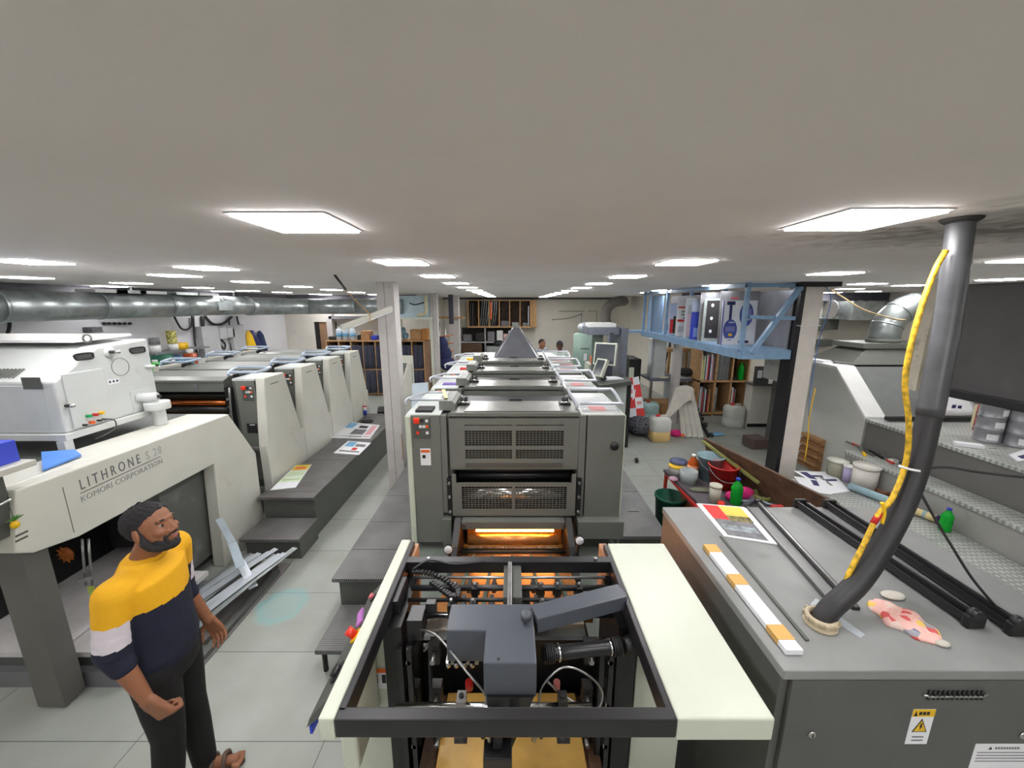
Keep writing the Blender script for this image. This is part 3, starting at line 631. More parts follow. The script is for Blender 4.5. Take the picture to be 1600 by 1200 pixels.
m = MB(); m.box(-.2, -.02, 1.42, 1.49, 1.2, 1.3, mat('dull_plate', (140, 130, 118), .4, .5)); m.box(.05, .3, 1.36, 1.46, 1.3, 1.32, MATS['dull_plate']); m.box(-.36, -.1, 1.28, 1.36, 1.36, 1.37, MATS['dull_plate']); m.build('guide_plate', fd)
# sheet pile
m = MB(); m.box(-.29, .285, .75, 1.42, .14, .9, amber)
tag(m.build('board_pile', bevel=.004), 'ochre varnished board stack standing inside the near feeder', 'board stack')
m = MB(); m.box(-.36, .35, .72, 1.45, .03, .12, woodd)
for a in (-.36, .29): m.box(a, a+.06, .74, 1.44, .12, .86, woodd)
tag(m.build('pallet'), 'dark wooden pallet with side boards under the ochre board stack', 'pallet')
# ================================================================ NEAR CABINET AND WHAT LIES ON IT
CX0, CX1, CY0, CY1, CZ = .835, 1.98, .975, 1.95, 1.52
cb = thing('control_cabinet', 'large dark grey electrical cabinet at the lower right with a flat dusty top', 'cabinet', ((CX0+CX1)/2, (CY0+CY1)/2, 0))
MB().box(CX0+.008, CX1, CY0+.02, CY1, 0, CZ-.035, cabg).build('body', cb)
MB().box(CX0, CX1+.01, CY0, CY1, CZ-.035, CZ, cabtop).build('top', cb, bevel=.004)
dr = MB().box(CX0+.035, CX1-.005, CY0+.004, CY0+.02, .05, CZ-.04, cabg).build('door', cb, bevel=.003)
yf = CY0+.004
p = P(1268, 1147, y=yf); m = MB(); m.lathe([(0, 0), (.013, 0), (.013, .004), (.009, .006), (0, .006)], p, chrome, Q=Matrix.Rotation(R(90), 4, 'X')); m.box(p.x-.0015, p.x+.0015, yf-.008, yf-.006, p.z-.005, p.z+.005, dark); m.build('key_lock', dr)
p = P(1598, 1148, y=yf); MB().lathe([(0, 0), (.013, 0), (.013, .004), (.009, .006), (0, .006)], p, chrome, Q=Matrix.Rotation(R(90), 4, 'X')).build('key_lock', dr)
a, b = P(1447, 1083, y=yf), P(1537, 1083, y=yf); m = MB()
m.tube([(a.x-.012, yf-.002, a.z-.004), (a.x+.01, yf-.004, a.z-.008), (b.x-.01, yf-.004, b.z-.008), (b.x+.012, yf-.002, b.z-.004)], .004, steel, n=8)
n_ = 12
for i in range(n_): x = a.x+(b.x-a.x)*(i+.5)/n_; m.caps((x, yf-.003, a.z+.008), (x, yf-.003, a.z-.003), .0048, dark, n=8); m.caps((x, yf-.003, a.z-.014), (x, yf-.003, a.z-.018), .0042, dark, n=8)
m.build('vent_brush', dr)
p0, p1 = P(1413, 1162, y=yf), P(1462, 1108, y=yf); m = MB(); m.box(p0.x, p1.x, yf-.001, yf, p0.z, p1.z, paper); h = p1.z-p0.z; m.box(p0.x, p1.x, yf-.0018, yf-.001, p1.z-h*.2, p1.z, yellow)
cx = (p0.x+p1.x)/2; m.prism([(cx-.024, p0.z+h*.36), (cx+.024, p0.z+h*.36), (cx, p0.z+h*.74)], 'y', yf-.0018, yf-.001, blk_pr); m.prism([(cx-.019, p0.z+h*.385), (cx+.019, p0.z+h*.385), (cx, p0.z+h*.69)], 'y', yf-.0024, yf-.0018, yellow)
m.prism([(cx-.001, p0.z+h*.62), (cx+.004, p0.z+h*.62), (cx+.001, p0.z+h*.54), (cx+.005, p0.z+h*.54), (cx-.003, p0.z+h*.42), (cx-.001, p0.z+h*.51), (cx-.005, p0.z+h*.51)], 'y', yf-.003, yf-.0024, blk_pr)
m.prism([(p0.x+.004, p1.z-h*.18), (p0.x+.016, p1.z-h*.18), (p0.x+.01, p1.z-h*.04)], 'y', yf-.0024, yf-.0018, blk_pr)
for i in range(3): m.box(p0.x+.02+.012*i, p0.x+.029+.012*i, yf-.0024, yf-.0018, p1.z-h*.15, p1.z-h*.06, blk_pr)
for k in (.2, .1): m.box(cx-.018, cx+.018, yf-.0018, yf-.001, p0.z+h*k, p0.z+h*(k+.03), gry_pr)
m.build('warning_label', dr)
p0, p1 = P(1508, 1215, y=yf), P(1640, 1162, y=yf); m = MB(); m.box(p0.x, p1.x, yf-.001, yf, p0.z, p1.z, paper)
for i in range(4): m.box(p0.x+.012, p1.x-.01, yf-.0016, yf-.001, p1.z-.036-.012*i, p1.z-.033-.012*i, gry_pr)
m.prism([(p0.x+.045, p1.z-.022), (p0.x+.057, p1.z-.022), (p0.x+.051, p1.z-.011)], 'y', yf-.0016, yf-.001, blk_pr)
for i in range(9): m.box(p0.x+.066+.009*i, p0.x+.072+.009*i, yf-.0016, yf-.001, p1.z-.021, p1.z-.012, gry_pr)
m.build('notice_label', dr)
def flat(pts, z=CZ): return [P(u, v, z=z) for u, v in pts]
def slab(pts, z0, h, mt, m=None):
    m = m or MB(); n = len(pts); vs = [Vector((q.x, q.y, z0)) for q in pts]+[Vector((q.x, q.y, z0+h)) for q in pts]
    return m.add(vs, [list(range(n))[::-1], list(range(n, 2*n))]+[(i, (i+1) % n, n+(i+1) % n, n+i) for i in range(n)], mt)
def bil(q, s, t): return q[0]*(1-s)*(1-t)+q[1]*s*(1-t)+q[2]*s*t+q[3]*(1-s)*t
def printed(name, corners, z, h, rects, lab, cat, base=paper, group=None, bend=0, extra=None):
    """a thin sheet (near-left, near-right, far-right, far-left) with printed areas in sheet fractions"""
    q = [Vector((c.x, c.y, z)) for c in corners]; m = MB(); slab(q, z, h, base, m)
    for i, (a, b, c, d, mt) in enumerate(rects):
        zz = h+.0003*(1+i*.3); m.quad([bil(q, a, c)+Vector((0, 0, zz)), bil(q, b, c)+Vector((0, 0, zz)), bil(q, b, d)+Vector((0, 0, zz)), bil(q, a, d)+Vector((0, 0, zz))], mt)
    return tag(m.build(name), lab, cat, group)
# calendar print
cr = flat([(1131, 838), (1216, 851), (1165, 793), (1088, 787)], CZ+.004)
printed('printed_sheet', cr, CZ+.001, .006, [(.1, .86, .04, .52, gry_pr), (.15, .8, .2, .36, mat('cloud_print', (150, 160, 166), .6, var=.3, scale=40)), (.1, .42, .52, .97, red_pr), (.42, .88, .62, .97, yel_pr), (.42, .88, .5, .66, mat('olive_print', (130, 120, 70), .6, var=.4, scale=60))],
        'glossy landscape photo print with red and yellow blocks on the cabinet top', 'print')
# batten with tan tape
def along(name, a, b, wd, h, z, mt, lab, cat):
    m = MB(); m.beam(Vector((a.x, a.y, z+h/2)), Vector((b.x, b.y, z+h/2)), wd, h, mt); return m
a, b = P(1109, 848, z=CZ+.03), P(1243, 1012, z=CZ+.03)
m = MB(); m.beam(Vector((a.x, a.y, CZ+.011)), Vector((b.x, b.y, CZ+.011)), .055, .02, paper); o = tag(m.build('straight_edge', bevel=.002), 'long white batten with tan tape patches on the cabinet edge', 'batten')
for k0, k1 in ((.0, .1), (.36, .47), (.82, .93)):
    q0, q1 = a.lerp(b, k0), a.lerp(b, k1); MB().beam(Vector((q0.x, q0.y, CZ+.0118)), Vector((q1.x, q1.y, CZ+.0118)), .0565, .021, mat('tan_tape', (212, 168, 92), .5)).build('tape_patch', o)
# long grey blade beside the print
for (u0, v0, u1, v1, wd, mt, lab) in [(1184, 784, 1338, 950, .026, rubber, 'long narrow black doctor blade lying between the print and the rollers'), (1166, 790, 1306, 950, .014, pgrey2, 'long thin grey strip lying beside the black doctor blade')]:
    a, b = P(u0, v0, z=CZ+.012), P(u1, v1, z=CZ+.012); m = MB(); m.beam(Vector((a.x, a.y, CZ+.008)), Vector((b.x, b.y, CZ+.008)), wd, .013, mt); m.beam(Vector((a.x, a.y, CZ+.016)), Vector((b.x, b.y, CZ+.016)), wd*.4, .004, steel)
    m.bc((a.x, a.y, CZ+.014), (.035, .02, .022), black, .5); tag(m.build('doctor_blade'), lab, 'blade')
a, b = P(1120, 838, z=CZ+.005), P(1256, 1000, z=CZ+.005); m = MB(); m.beam(Vector((a.x+.02, a.y, CZ+.004)), Vector((b.x+.012, b.y, CZ+.004)), .012, .006, pgrey2); tag(m.build('metal_strip'), 'thin dark strip lying along the white taped batten', 'strip')
# troughs
for (u0, v0, u1, v1, lab) in [(1250, 785, 1522, 968, 'left of two long black ink troughs lying on the cabinet'), (1296, 786, 1590, 980, 'right of two long black ink troughs lying on the cabinet')]:
    a, b = P(u0, v0, z=CZ+.03), P(u1, v1, z=CZ+.03); a.z = b.z = CZ
    d = (b-a).normalized(); s_ = Vector((d.y, -d.x, 0)); m = MB(); L_ = (b-a).length
    prof = [(-.026, .04), (-.02, .01), (-.008, .001), (.014, .001), (.026, .02), (.028, .045), (.022, .045), (.018, .022), (.01, .01), (-.004, .008), (-.012, .014), (-.018, .04)]
    n_ = len(prof); vs = [a+s_*x+Vector((0, 0, z)) for x, z in prof]+[b+s_*x+Vector((0, 0, z)) for x, z in prof]
    m.add(vs, [(i, (i+1) % n_, n_+(i+1) % n_, n_+i) for i in range(n_)]+[list(range(n_)), list(range(n_, 2*n_))[::-1]], black)
    tr = tag(m.build('ink_trough'), lab, 'ink trough', 'ink troughs on the cabinet')
    for q in (a, b):
        MB().beam(q-d*.012+Vector((0, 0, .025)), q+d*.012+Vector((0, 0, .025)), .065, .05, dark).build('end_cap', tr, bevel=.006)
    MB().cyl(b+Vector((0, 0, .05))-d*.012, b+Vector((0, 0, .05))+d*.012, .02, black, n=14).build('end_knob', tr)
    MB().beam(a+s_*-.031+Vector((0, 0, .036))+d*.02, b+s_*-.031+Vector((0, 0, .036))-d*.02, .003, .008, steel).build('bright_edge', tr)
# hole collar, pipe, yellow cable
pc = P(1281, 975, z=CZ); m = MB()
m.lathe([(.036, .0), (.05, .0), (.05, .006), (.043, .008), (.043, .016), (.047, .018), (.047, .034), (.04, .036), (.036, .036), (.036, .0)], (pc.x, pc.y, CZ+.0005), mat('beige_nylon', (186, 172, 146), .5), n=28)
for i in range(10): an = i*.628; m.bc((pc.x+.048*math.cos(an), pc.y+.048*math.sin(an), CZ+.026), (.01, .01, .016), MATS['beige_nylon'], an)
tag(m.build('conduit_collar'), 'beige ribbed nylon collar in the cabinet top around the black conduit', 'collar')
pts = [P(1502, 342, y=1.40), P(1492, 420, y=1.37), P(1481, 500, y=1.35), P(1470, 560, y=1.33), P(1452, 650, y=1.30), P(1430, 740, y=1.27), P(1397, 820, y=1.235), P(1345, 905, y=1.19), P(1300, 955, y=1.15), P(1281, 985, y=1.12)]
pts[0].z = CEIL-.002; pts[-1] = Vector((pc.x, pc.y, CZ-.03)); pts[-2] = pts[-2].lerp(Vector((pc.x+.02, pc.y+.01, CZ+.05)), .5)
m = MB(); m.tube(pts[:5], .036, mat('conduit_reflection_grey', (74, 75, 78), .4, var=.12, scale=14), sub=5, n=18);  # reflected light on the upper length is put into its greyer colour
m2 = MB(); m2.tube(pts[3:], .0335, rubber, sub=5, n=18)
con = thing('flexible_conduit', 'thick black conduit running from the ceiling down into the cabinet collar', 'conduit', (pc.x, pc.y, CZ)); m.build('upper_sleeve', con); m2.build('hose', con)
MB().lathe([(.0, -.004), (.055, -.004), (.05, -.012), (.038, -.02), (0, -.02)], (pts[0].x, pts[0].y, CEIL+.002), mat('soot', (52, 50, 48), .8), n=16).build('ceiling_plug', con)
yp = [(1478, 392, 1.36), (1462, 420, 1.35), (1443, 470, 1.33), (1423, 540, 1.31), (1414, 600, 1.3), (1420, 660, 1.28), (1416, 720, 1.27), (1396, 775, 1.25), (1372, 805, 1.24), (1350, 850, 1.22), (1325, 900, 1.2), (1316, 935, 1.19)]
yc = thing('yellow_cable', 'yellow taped cable tied alongside the black conduit', 'cable', (1.2, 1.25, CZ+.1))
m = MB(); m.tube([P(u, v, y=y) for u, v, y in yp], .0085, mat('yellow_sleeve', (222, 178, 40), .5, var=.3, scale=60), sub=5, n=10); m.build('cable', yc)
q = [P(u, v, y=y) for u, v, y in [(1376, 800, 1.243), (1364, 818, 1.235)]]; MB().tube(q, .010, red, n=10).build('red_tape', yc)
m = MB(); m.tube([P(1378, 785, y=1.24), P(1382, 800, y=1.235), P(1378, 818, y=1.23)], .006, yellow, sub=4, n=8); m.build('tape_tail', yc)
q = P(1437, 738, y=1.27); m = MB(); m.tube([P(1405, 728, y=1.24), P(1420, 733, y=1.232), P(1437, 736, y=1.235)], .004, paper, n=8, sub=3); m.build('cable_tie', yc)
m = MB(); m.tube([P(u, v, y=y) for u, v, y in [(1432, 758, 1.3), (1455, 800, 1.28), (1485, 850, 1.25), (1520, 905, 1.22), (1558, 950, 1.19)]], .0045, rubber, sub=5, n=8)
tag(m.build('thin_cable'), 'thin black cable hanging from the conduit down to the right ink trough', 'cable')
m = MB(); m.tube([P(1440, 732, y=1.31), P(1480, 730, y=1.32), P(1530, 738, y=1.33), P(1620, 748, y=1.33)], .005, rubber, sub=5, n=8)
tag(m.build('thin_cable'), 'thin black cable running sideways from the conduit to the right edge', 'cable')
# stickers and rag
tag(slab(flat([(1310, 962), (1352, 992), (1344, 997), (1298, 968)][:4], CZ), CZ+.0005, .0006, sheet).build('plastic_slip'), 'clear plastic slip on the cabinet top right of the collar', 'slip')
tag(slab(flat([(1275, 935), (1290, 945), (1283, 958), (1266, 944)], CZ), CZ+.0005, .0006, sheet).build('plastic_slip'), 'small clear slip just behind the beige collar', 'slip')
c = P(1415, 968, z=CZ+.02)
import random as _r
rn = _r.Random(3)
ragm = bpy.data.materials.new('floral_rag'); ragm.use_nodes = True; nt = ragm.node_tree; b_ = nt.nodes['Principled BSDF']; vo = nt.nodes.new('ShaderNodeTexVoronoi'); vo.inputs['Scale'].default_value = 42; tc = nt.nodes.new('ShaderNodeTexCoord'); nt.links.new(tc.outputs['Object'], vo.inputs[0])
rr = nt.nodes.new('ShaderNodeValToRGB'); rr.color_ramp.interpolation = 'CONSTANT'; e = rr.color_ramp.elements; e[0].color = rgb((228, 180, 170)); e[1].position = .55; e[1].color = rgb((232, 186, 176))
for po, co in ((.62, (210, 90, 90)), (.7, (226, 190, 90)), (.76, (60, 66, 110)), (.82, (226, 200, 190)), (.9, (150, 150, 160))): k = e.new(po); k.color = rgb(co)
sxy = nt.nodes.new('ShaderNodeSeparateColor'); nt.links.new(vo.outputs['Color'], sxy.inputs[0]); nt.links.new(sxy.outputs[0], rr.inputs[0]); nt.links.new(rr.outputs[0], b_.inputs['Base Color']); b_.inputs['Roughness'].default_value = .85
e0, e1 = P(1362, 940, z=CZ), P(1472, 1008, z=CZ); ax = (e1-e0); L_ = ax.length; ax.normalize(); ay = Vector((-ax.y, ax.x, 0))
def ragf(s, t):
    q = e0 + ax*L_*s; wd = .072*math.sin(math.pi*min(1, max(.0, s*.93+.06)))**.6*(1.0+.15*math.sin(s*17)); y_ = (t-.5)*2
    z = CZ+.001+.026*(max(0, 1-y_*y_))**.5*math.sin(math.pi*min(1, s*.95+.04))**.5 + .004*math.sin(s*31+t*9)*max(0, 1-abs(y_))
    return q+ay*wd*y_+Vector((0, 0, z-CZ))
m = MB(); m.grid(ragf, 36, 18, ragm); rg_ = tag(m.build('cleaning_rag', solid=.002), 'pink floral cleaning rag bunched on the cabinet top', 'rag')
MB().ell(P(1395, 930, z=CZ+.008), (.045, .024, .01), mat('grey_rag', (188, 184, 174), .9, bump=.4), n=14).build('rag_corner', rg_)
MB().ell(e1+Vector((.0, 0, .007)), (.022, .014, .008), mat('grey_rag', ()) if False else MATS['grey_rag'], n=14).build('rag_corner', rg_)
# ================================================================ STEPS OF THE MIDDLE PRESS
def platform(name, x0, x1, y0, y1, z1, lab, z0=0, tm=tread, bodym=None, seams=(), slots=(), legs=False, cat='platform'):
    t = thing(name, lab, cat, ((x0+x1)/2, (y0+y1)/2, z0))
    m = MB(); m.box(x0, x1, y0, y1, z1-.035, z1, tm)
    o = m.build('tread_plate', t, bevel=.004)
    if legs:
        for x in (x0+.04, x1-.04):
            for y in (y0+.05, y1-.05): MB().cyl((x, y, z0), (x, y, z1-.035), .018, dark, n=10).build('leg', t)
    else: MB().box(x0+.04, x1-.015, y0+.04, y1-.01, z0, z1-.035, bodym or pgrey2).build('body', t)
    for y in seams: MB().box(x0+.01, x1-.01, y-.003, y+.003, z1, z1+.0008, dark).build('seam', o)
    for x, y in slots: MB().box(x-.06, x+.06, y-.008, y+.008, z1, z1+.001, dark).build('hand_slot', o)
    return t
platform('side_platform', -1.46, -.885, 2.72, 8.2, .45, 'long chequer plate walkway on the left side of the middle press', seams=(3.1, 3.55, 4.1, 4.9, 5.7), slots=[(-1.0, 3.75), (-1.0, 4.5)])
platform('step', -1.40, -.76, 2.28, 2.71, .22, 'low chequer plate step on legs before the left walkway of the middle press', legs=True, cat='step')
platform('side_platform', .94, 1.5, 3.3, 8.2, .45, 'chequer plate walkway on the right side of the middle press', seams=(4.2, 5.0, 5.8), slots=[(1.3, 3.75)])
# white bags behind the right cover
m = MB()
for u, v, r in ((990, 838, .09), (1010, 850, .1), (1030, 838, .09)):
    p = P(u, v, y=2.9); m.ell((p.x, p.y, .5), (r, r*1.1, .13), sheet, n=14)
o = m; tag(MB().ell((1.06, 2.75, .14), (.13, .2, .15), mat('bag_plastic', (206, 220, 226), .35, var=.05, bump=.5, bscale=30)).build('plastic_bag'), 'crumpled pale plastic bag on the floor behind the cream cover', 'bag')
tag(MB().ell((1.32, 2.9, .17), (.11, .2, .18), white).build('plastic_bag'), 'white plastic bag on the floor near the grey cabinet', 'bag')

# ================================================================ LEFT PRESS : DELIVERY END
XS = -2.93
def yz(u, v): q = P(u, v, x=XS); return (q.y, q.z)
dl = thing('delivery_unit', 'cream delivery end of the left press with a sloping arch and printed name', 'press delivery', (-3.8, 3.2, 0))
yb = P(385, 850, x=XS).y
prof = [yz(23.6, 767), yz(357, 647), yz(400, 708), yz(412, 809), (yz(412, 809)[0]-.12, 0.0), (yz(353, 892)[0], 0.0), yz(335, 725), yz(123, 839), yz(54, 864), yz(24, 865)]
m = MB(); m.prism(prof, 'x', XS-.12, XS, cream); m.build('side_arch', dl, bevel=.01)
m = MB(); ys, zs = prof[0]; ye, ze = prof[1]
m.prism([(ys, zs), (ys, zs-.05), (ye, ze-.05), (ye, ze)], 'x', XS-.42, XS-.12, cream); m.build('top_cover', dl, bevel=.008)
m = MB(); m.prism([(ye, ze), (ye, ze-.05), (prof[2][0], prof[2][1]-.05), (prof[2][0], prof[2][1]), ], 'x', XS-.42, XS-.12, cream); m.build('slope_cover', dl)
m = MB(); m.box(-4.8, XS-.12, prof[0][0], prof[0][0]+.05, prof[-1][1], prof[0][1], cream); m.build('front_cover', dl, bevel=.01)
m = MB(); q = P(105, 790, x=XS); m.box(XS, XS+.001, q.y-.002, q.y+.002, prof[8][1], q.z+.13, pgrey2); m.build('panel_seam', dl)
MB().box(-4.85, XS-.45, prof[0][0]+.1, 3.9, 1.3, 1.49, pgrey2).build('top_deck', dl)
MB().box(-4.85, -3.9, 2.5, 4.1, .15, 1.3, dark).build('inner_body', dl)
MB().box(-4.85, XS-.2, 3.95, 4.05, .2, 1.45, dark).build('rear_wall', dl)
# grey inner door, plate and sill
a, b = P(248, 770, x=XS-.14), P(335, 725, x=XS-.14)
MB().box(XS-.3, XS-.14, a.y-.0, b.y+.25, .12, 1.4, mat('inner_grey', (104, 106, 102), .5, .2, var=.08, scale=3, stain=((150, 152, 156), 3, .62, .5))).build('inner_door', dl)
MB().box(XS-.8, XS-.3, 3.2, 3.22, .4, 1.4, dark).build('divider', dl)
m = MB(); m.box(XS-.31, XS-.295, 3.15, 3.5, .2, .45, dark); m.build('mesh_plate', dl)
pst = MB().box(-3.13, -2.95, 2.05, 2.18, 0.02, prof[-1][1]+.01, mat('post_grey', (98, 97, 92), .45, var=.06, scale=3)).build('post', dl, bevel=.004)
MB().cyl((-2.98, 2.08, 0), (-2.98, 2.08, .03), .02, steel, n=8).build('foot_bolt', pst)
# pile platform with two pale boards, base
m = MB(); m.box(-4.7, -2.72, 2.25, 2.35, .13, .2, pgrey2); m.box(-4.7, -2.7, 2.2, 3.1, .0, .13, mat('base_grey', (110, 110, 114), .5)); m.build('pile_base', dl)
MB().bc((-3.6, 2.29, .1), (.12, .01, .05), red).build('red_label', dl) if False else MB().lathe([(0, 0), (.05, 0), (.05, .003), (0, .003)], (-3.25, 2.2, .07), red, Q=Matrix.Rotation(R(90), 4, 'X')).build('red_label', dl)
pb = mat('pale_board', (196, 194, 194), .5)
tag(MB().box(-4.0, -3.14, 2.22, 3.4, .23, .27, pb).build('pile_board'), 'pale flat board inside the left press, left of the grey post', 'board')
tag(MB().box(-3.12, -2.74, 2.22, 3.05, .23, .27, pb).build('pile_board'), 'pale flat board inside the left press, right of the grey post', 'board')
for bo, x0, x1 in ((None, -4.0, -3.14), (None, -3.12, -2.76)): MB().box(x0, x1, 2.25, 2.3, .2, .23, pgrey2).build('board_rest', dl)
# things inside the arch
p = P(105, 865, y=2.9); m = MB(); m.lathe([(0, 0), (.06, 0), (.06, .015), (0, .015)], p, orange if False else mat('rust_orange', (190, 110, 50), .5), Q=Matrix.Rotation(R(90), 4, 'X')); fan = m.build('drive_disc', dl)
m = MB()
for i in range(10): an = i*.628; m.beam(p+Vector((0, -.016, 0)), p+Vector((math.cos(an)*.075, -.016, math.sin(an)*.075)), .012, .004, MATS['rust_orange'])
m.build('disc_blades', fan)
for u in (128, 138):
    a, b = P(u, 842, y=2.6), P(u+6, 915, y=2.6); MB().cyl(a, b, .008, steel, n=10).build('hanging_rod', dl)
a = P(135, 905, y=2.58); MB().beam((a.x-.06, a.y, a.z-.015), (a.x+.06, a.y, a.z+.02), .01, .03, steel).build('rod_clamp', dl)
p = P(144, 925, y=2.55); m = MB(); m.bc(p, (.05, .004, .1), mat('lime_paper', (176, 196, 84), .6)); tag(m.build('lime_tag'), 'lime green paper tag hanging inside the left press arch', 'tag')
# lettering along the arch
q0 = P(126, 766, x=XS+.0015); q1 = P(250, 709, x=XS+.0015)
dirv = Vector((0, q1.y-q0.y, q1.z-q0.z)).normalized(); upv = Vector((0, 0, 1))
lt = mat('grey_lettering', (104, 106, 108), .5, var=0); ltl = mat('pale_lettering', (176, 178, 178), .5, var=0)
letters('LITHRONE', .105, basis(q0, dirv, upv), lt, 'lettering', dl, space=1.55, sx=.62, label='grey lettering LITHRONE')
qs = P(229, 719, x=XS+.0015); letters('S 28', .10, basis(qs, dirv, upv), ltl, 'lettering', dl, space=1.2, sx=.7, label='pale lettering S 28')
qa, qb = P(126, 771, x=XS+.001), P(251, 713, x=XS+.001); MB().beam(qa, qb, .002, .004, blk_pr).build('underline', dl)
q2 = P(127, 785, x=XS+.0015); letters('KOMORI CORPORATION', .056, basis(q2, dirv, upv), mat('mid_lettering', (150, 152, 152), .5, var=0), 'lettering', dl, space=1.05, sx=.95, label='pale lettering KOMORI CORPORATION')
# console at the near end with button, blue box on it, blue folder
cn = thing('operator_console', 'grey operator console box on the near end of the left press', 'console', (-3.35, 2.05, 1.4))
k0 = P(70, 700, x=-2.93)
m = MB(); m.box(-3.6, -2.96, 1.86, 2.08, 1.28, 1.66, pgrey2); m.build('body', cn, bevel=.006)
MB().box(-3.7, -2.9, 1.84, 2.2, 1.66, 1.70, cream).build('top_plate', cn, bevel=.006)
MB().box(-3.25, -3.12, 1.855, 1.86, 1.5, 1.6, orange).build('button_plate', cn); MB().cyl((-3.2, 1.86, 1.55), (-3.2, 1.82, 1.55), .03, ored).build('emergency_button', cn); MB().cyl((-3.2, 1.86, 1.42), (-3.2, 1.83, 1.42), .022, red).build('push_button', cn)
bx = MB().box(-3.6, -2.97, 1.9, 2.18, 1.70, 1.83, blue).build('device_box', bevel=.003); tag(bx, 'blue and white flat device box on the operator console', 'device')
MB().box(-3.62, -3.06, 1.885, 1.9, 1.70, 1.83, white).build('front_face', bx)
m = MB(); m.box(-3.2, -3.13, 1.88, 1.885, 1.78, 1.79, gry_pr); m.box(-3.2, -3.13, 1.88, 1.885, 1.74, 1.75, gry_pr); m.build('port', bx)
pf = slab([P(u, v, z=1.53) for u, v in ((68, 740), (128, 716), (118, 708), (66, 712))], prof[0][1]+.002, .014, mat('blue_folder', (86, 140, 220), .5)); tag(pf.build('folder'), 'light blue folder lying on the cream top behind the device box', 'folder')
# charm and vents on the near face
c = P(22, 815, x=XS+.02); ch = thing('lemon_charm', 'lemon and green chilli charm hanging on the near end of the left press', 'charm', tuple(c))
MB().ell((c.x, c.y, c.z-.02), (.02, .02, .024), yellow, n=14).build('lemon', ch)
for i in range(7): an = -.9+.3*i; MB().caps((c.x+.005, c.y, c.z+.012), (c.x+.012, c.y+math.sin(an)*.05, c.z+.03+.01*math.cos(an*3)), .006, mat('chilli_green', (70, 130, 40), .4), r1=.002, n=8).build('chilli', ch)
MB().cyl((c.x, c.y, c.z), (c.x, c.y, c.z+.09), .0015, dark, n=6).build('thread', ch)
for v in (834, 842): q = P(34, v, x=XS+.001); MB().box(XS, XS+.002, q.y-.03, q.y+.03, q.z-.006, q.z+.006, pgrey2).build('vent_slot', dl)
q = P(8, 784, x=XS+.03); MB().tube([(q.x, q.y-.1, q.z-.02), (q.x, q.y, q.z), (q.x+.0, q.y+.02, q.z), (q.x-.03, q.y+.04, q.z)], .009, chrome, sub=3, n=10).build('handle', dl)

# ================================================================ POWDER SPRAYER on the left press
sx, sy0, sy1, sz0, sz1 = -3.39, 2.78, 3.58, 1.66, 2.31
sp = thing('powder_sprayer', 'large pale grey powder spray machine standing on the left press', 'machine', (-3.9, 3.2, 1.5))
m = MB()
pr = [(-5.1, sz0), (sx, sz0), (sx, sz1), (-5.1, sz1)]
# body with a chamfered near top edge
m.prism([(sy0, sz0), (sy1, sz0), (sy1, sz1), (sy0+.35, sz1-.03), (sy0, sz1-.25)], 'x', -5.2, sx, sprayw); m.build('body', sp, bevel=.015)
m = MB(); m.prism([(sy0+.3, sz1+.01), (sy1-.02, sz1+.03), (sy1-.02, sz1+.05), (sy0+.3, sz1+.03)], 'x', -5.2, sx-.12, white); m.build('top_lid', sp)
m = MB(); m.box(-5.2, sx-.1, sy0-.006, sy0, sz0+.03, sz1-.28, mat('pale_panel', (200, 205, 206), .4, var=.03)); m.build('front_panel', sp, bevel=.002)
q = P(50, 599, y=sy0-.006); MB().box(q.x-.07, q.x+.07, sy0-.009, sy0-.006, q.z-.045, q.z+.045, pgrey2).build('name_plate', sp)
m = MB()
for i in range(22): x = -4.35+.03*i; m.beam((x, sy0+.03, sz1-.222), (x, sy0+.11, sz1-.17), .012, .01, pgrey)
m.build('vent_slots', sp)
def onside(u, v, d=0): return P(u, v, x=sx+d)
a, b = onside(95, 590), onside(162, 662)
m = MB(); y0_, y1_ = onside(95, 590).y, onside(162, 590).y; m.box(sx, sx+.012, y0_, y1_, sz0+.02, onside(128, 580).z, sprayw); m.build('access_door', sp, bevel=.004)
for u, v in ((130, 557), (214, 547)):
    q = onside(u, v); w2 = .055; m = MB(); m.tube([(sx+.006, q.y-w2, q.z-.022), (sx+.006, q.y+w2, q.z-.022), (sx+.006, q.y+w2+.012, q.z), (sx+.006, q.y+w2, q.z+.022), (sx+.006, q.y-w2, q.z+.022), (sx+.006, q.y-w2-.012, q.z), (sx+.006, q.y-w2, q.z-.022)], .007, black, n=8, sub=4); m.box(sx+.001, sx+.004, q.y-w2, q.y+w2, q.z-.02, q.z+.02, pgrey2); m.build('grip', sp)
q = onside(170, 550); m = MB(); m.lathe([(0, 0), (.045, 0), (.045, .01), (0, .01)], q, sprayw, Q=Matrix.Rotation(R(90), 4, 'Y')); m.cyl(q, q+Vector((.07, 0, 0)), .013, black, n=12); m.ell(q+Vector((.075, 0, 0)), .02, chrome, n=12); m.build('knob', sp)
q = onside(103, 634); MB().cyl(q, q+Vector((.05, 0, 0)), .013, black, n=12).ell(q+Vector((.05, 0, 0)), .018, chrome, n=12).build('latch_knob', sp)
q = onside(188, 573); m = MB()
for i in range(24):
    a1, a2 = i*.2618, (i+1)*.2618; m.beam(q+Vector((.002, math.cos(a1)*.075, math.sin(a1)*.075)), q+Vector((.002, math.cos(a2)*.075, math.sin(a2)*.075)), .003, .003, gry_pr)
m.build('round_cover', sp)
q = onside(177, 596); m = MB(); m.box(sx, sx+.002, q.y-.05, q.y+.05, q.z-.022, q.z+.022, paper); 
for k in (-.03, 0, .03): m.box(sx+.002, sx+.003, q.y+k-.006, q.y+k+.008, q.z-.008, q.z+.01, blk_pr)
m.build('label_plate', sp)
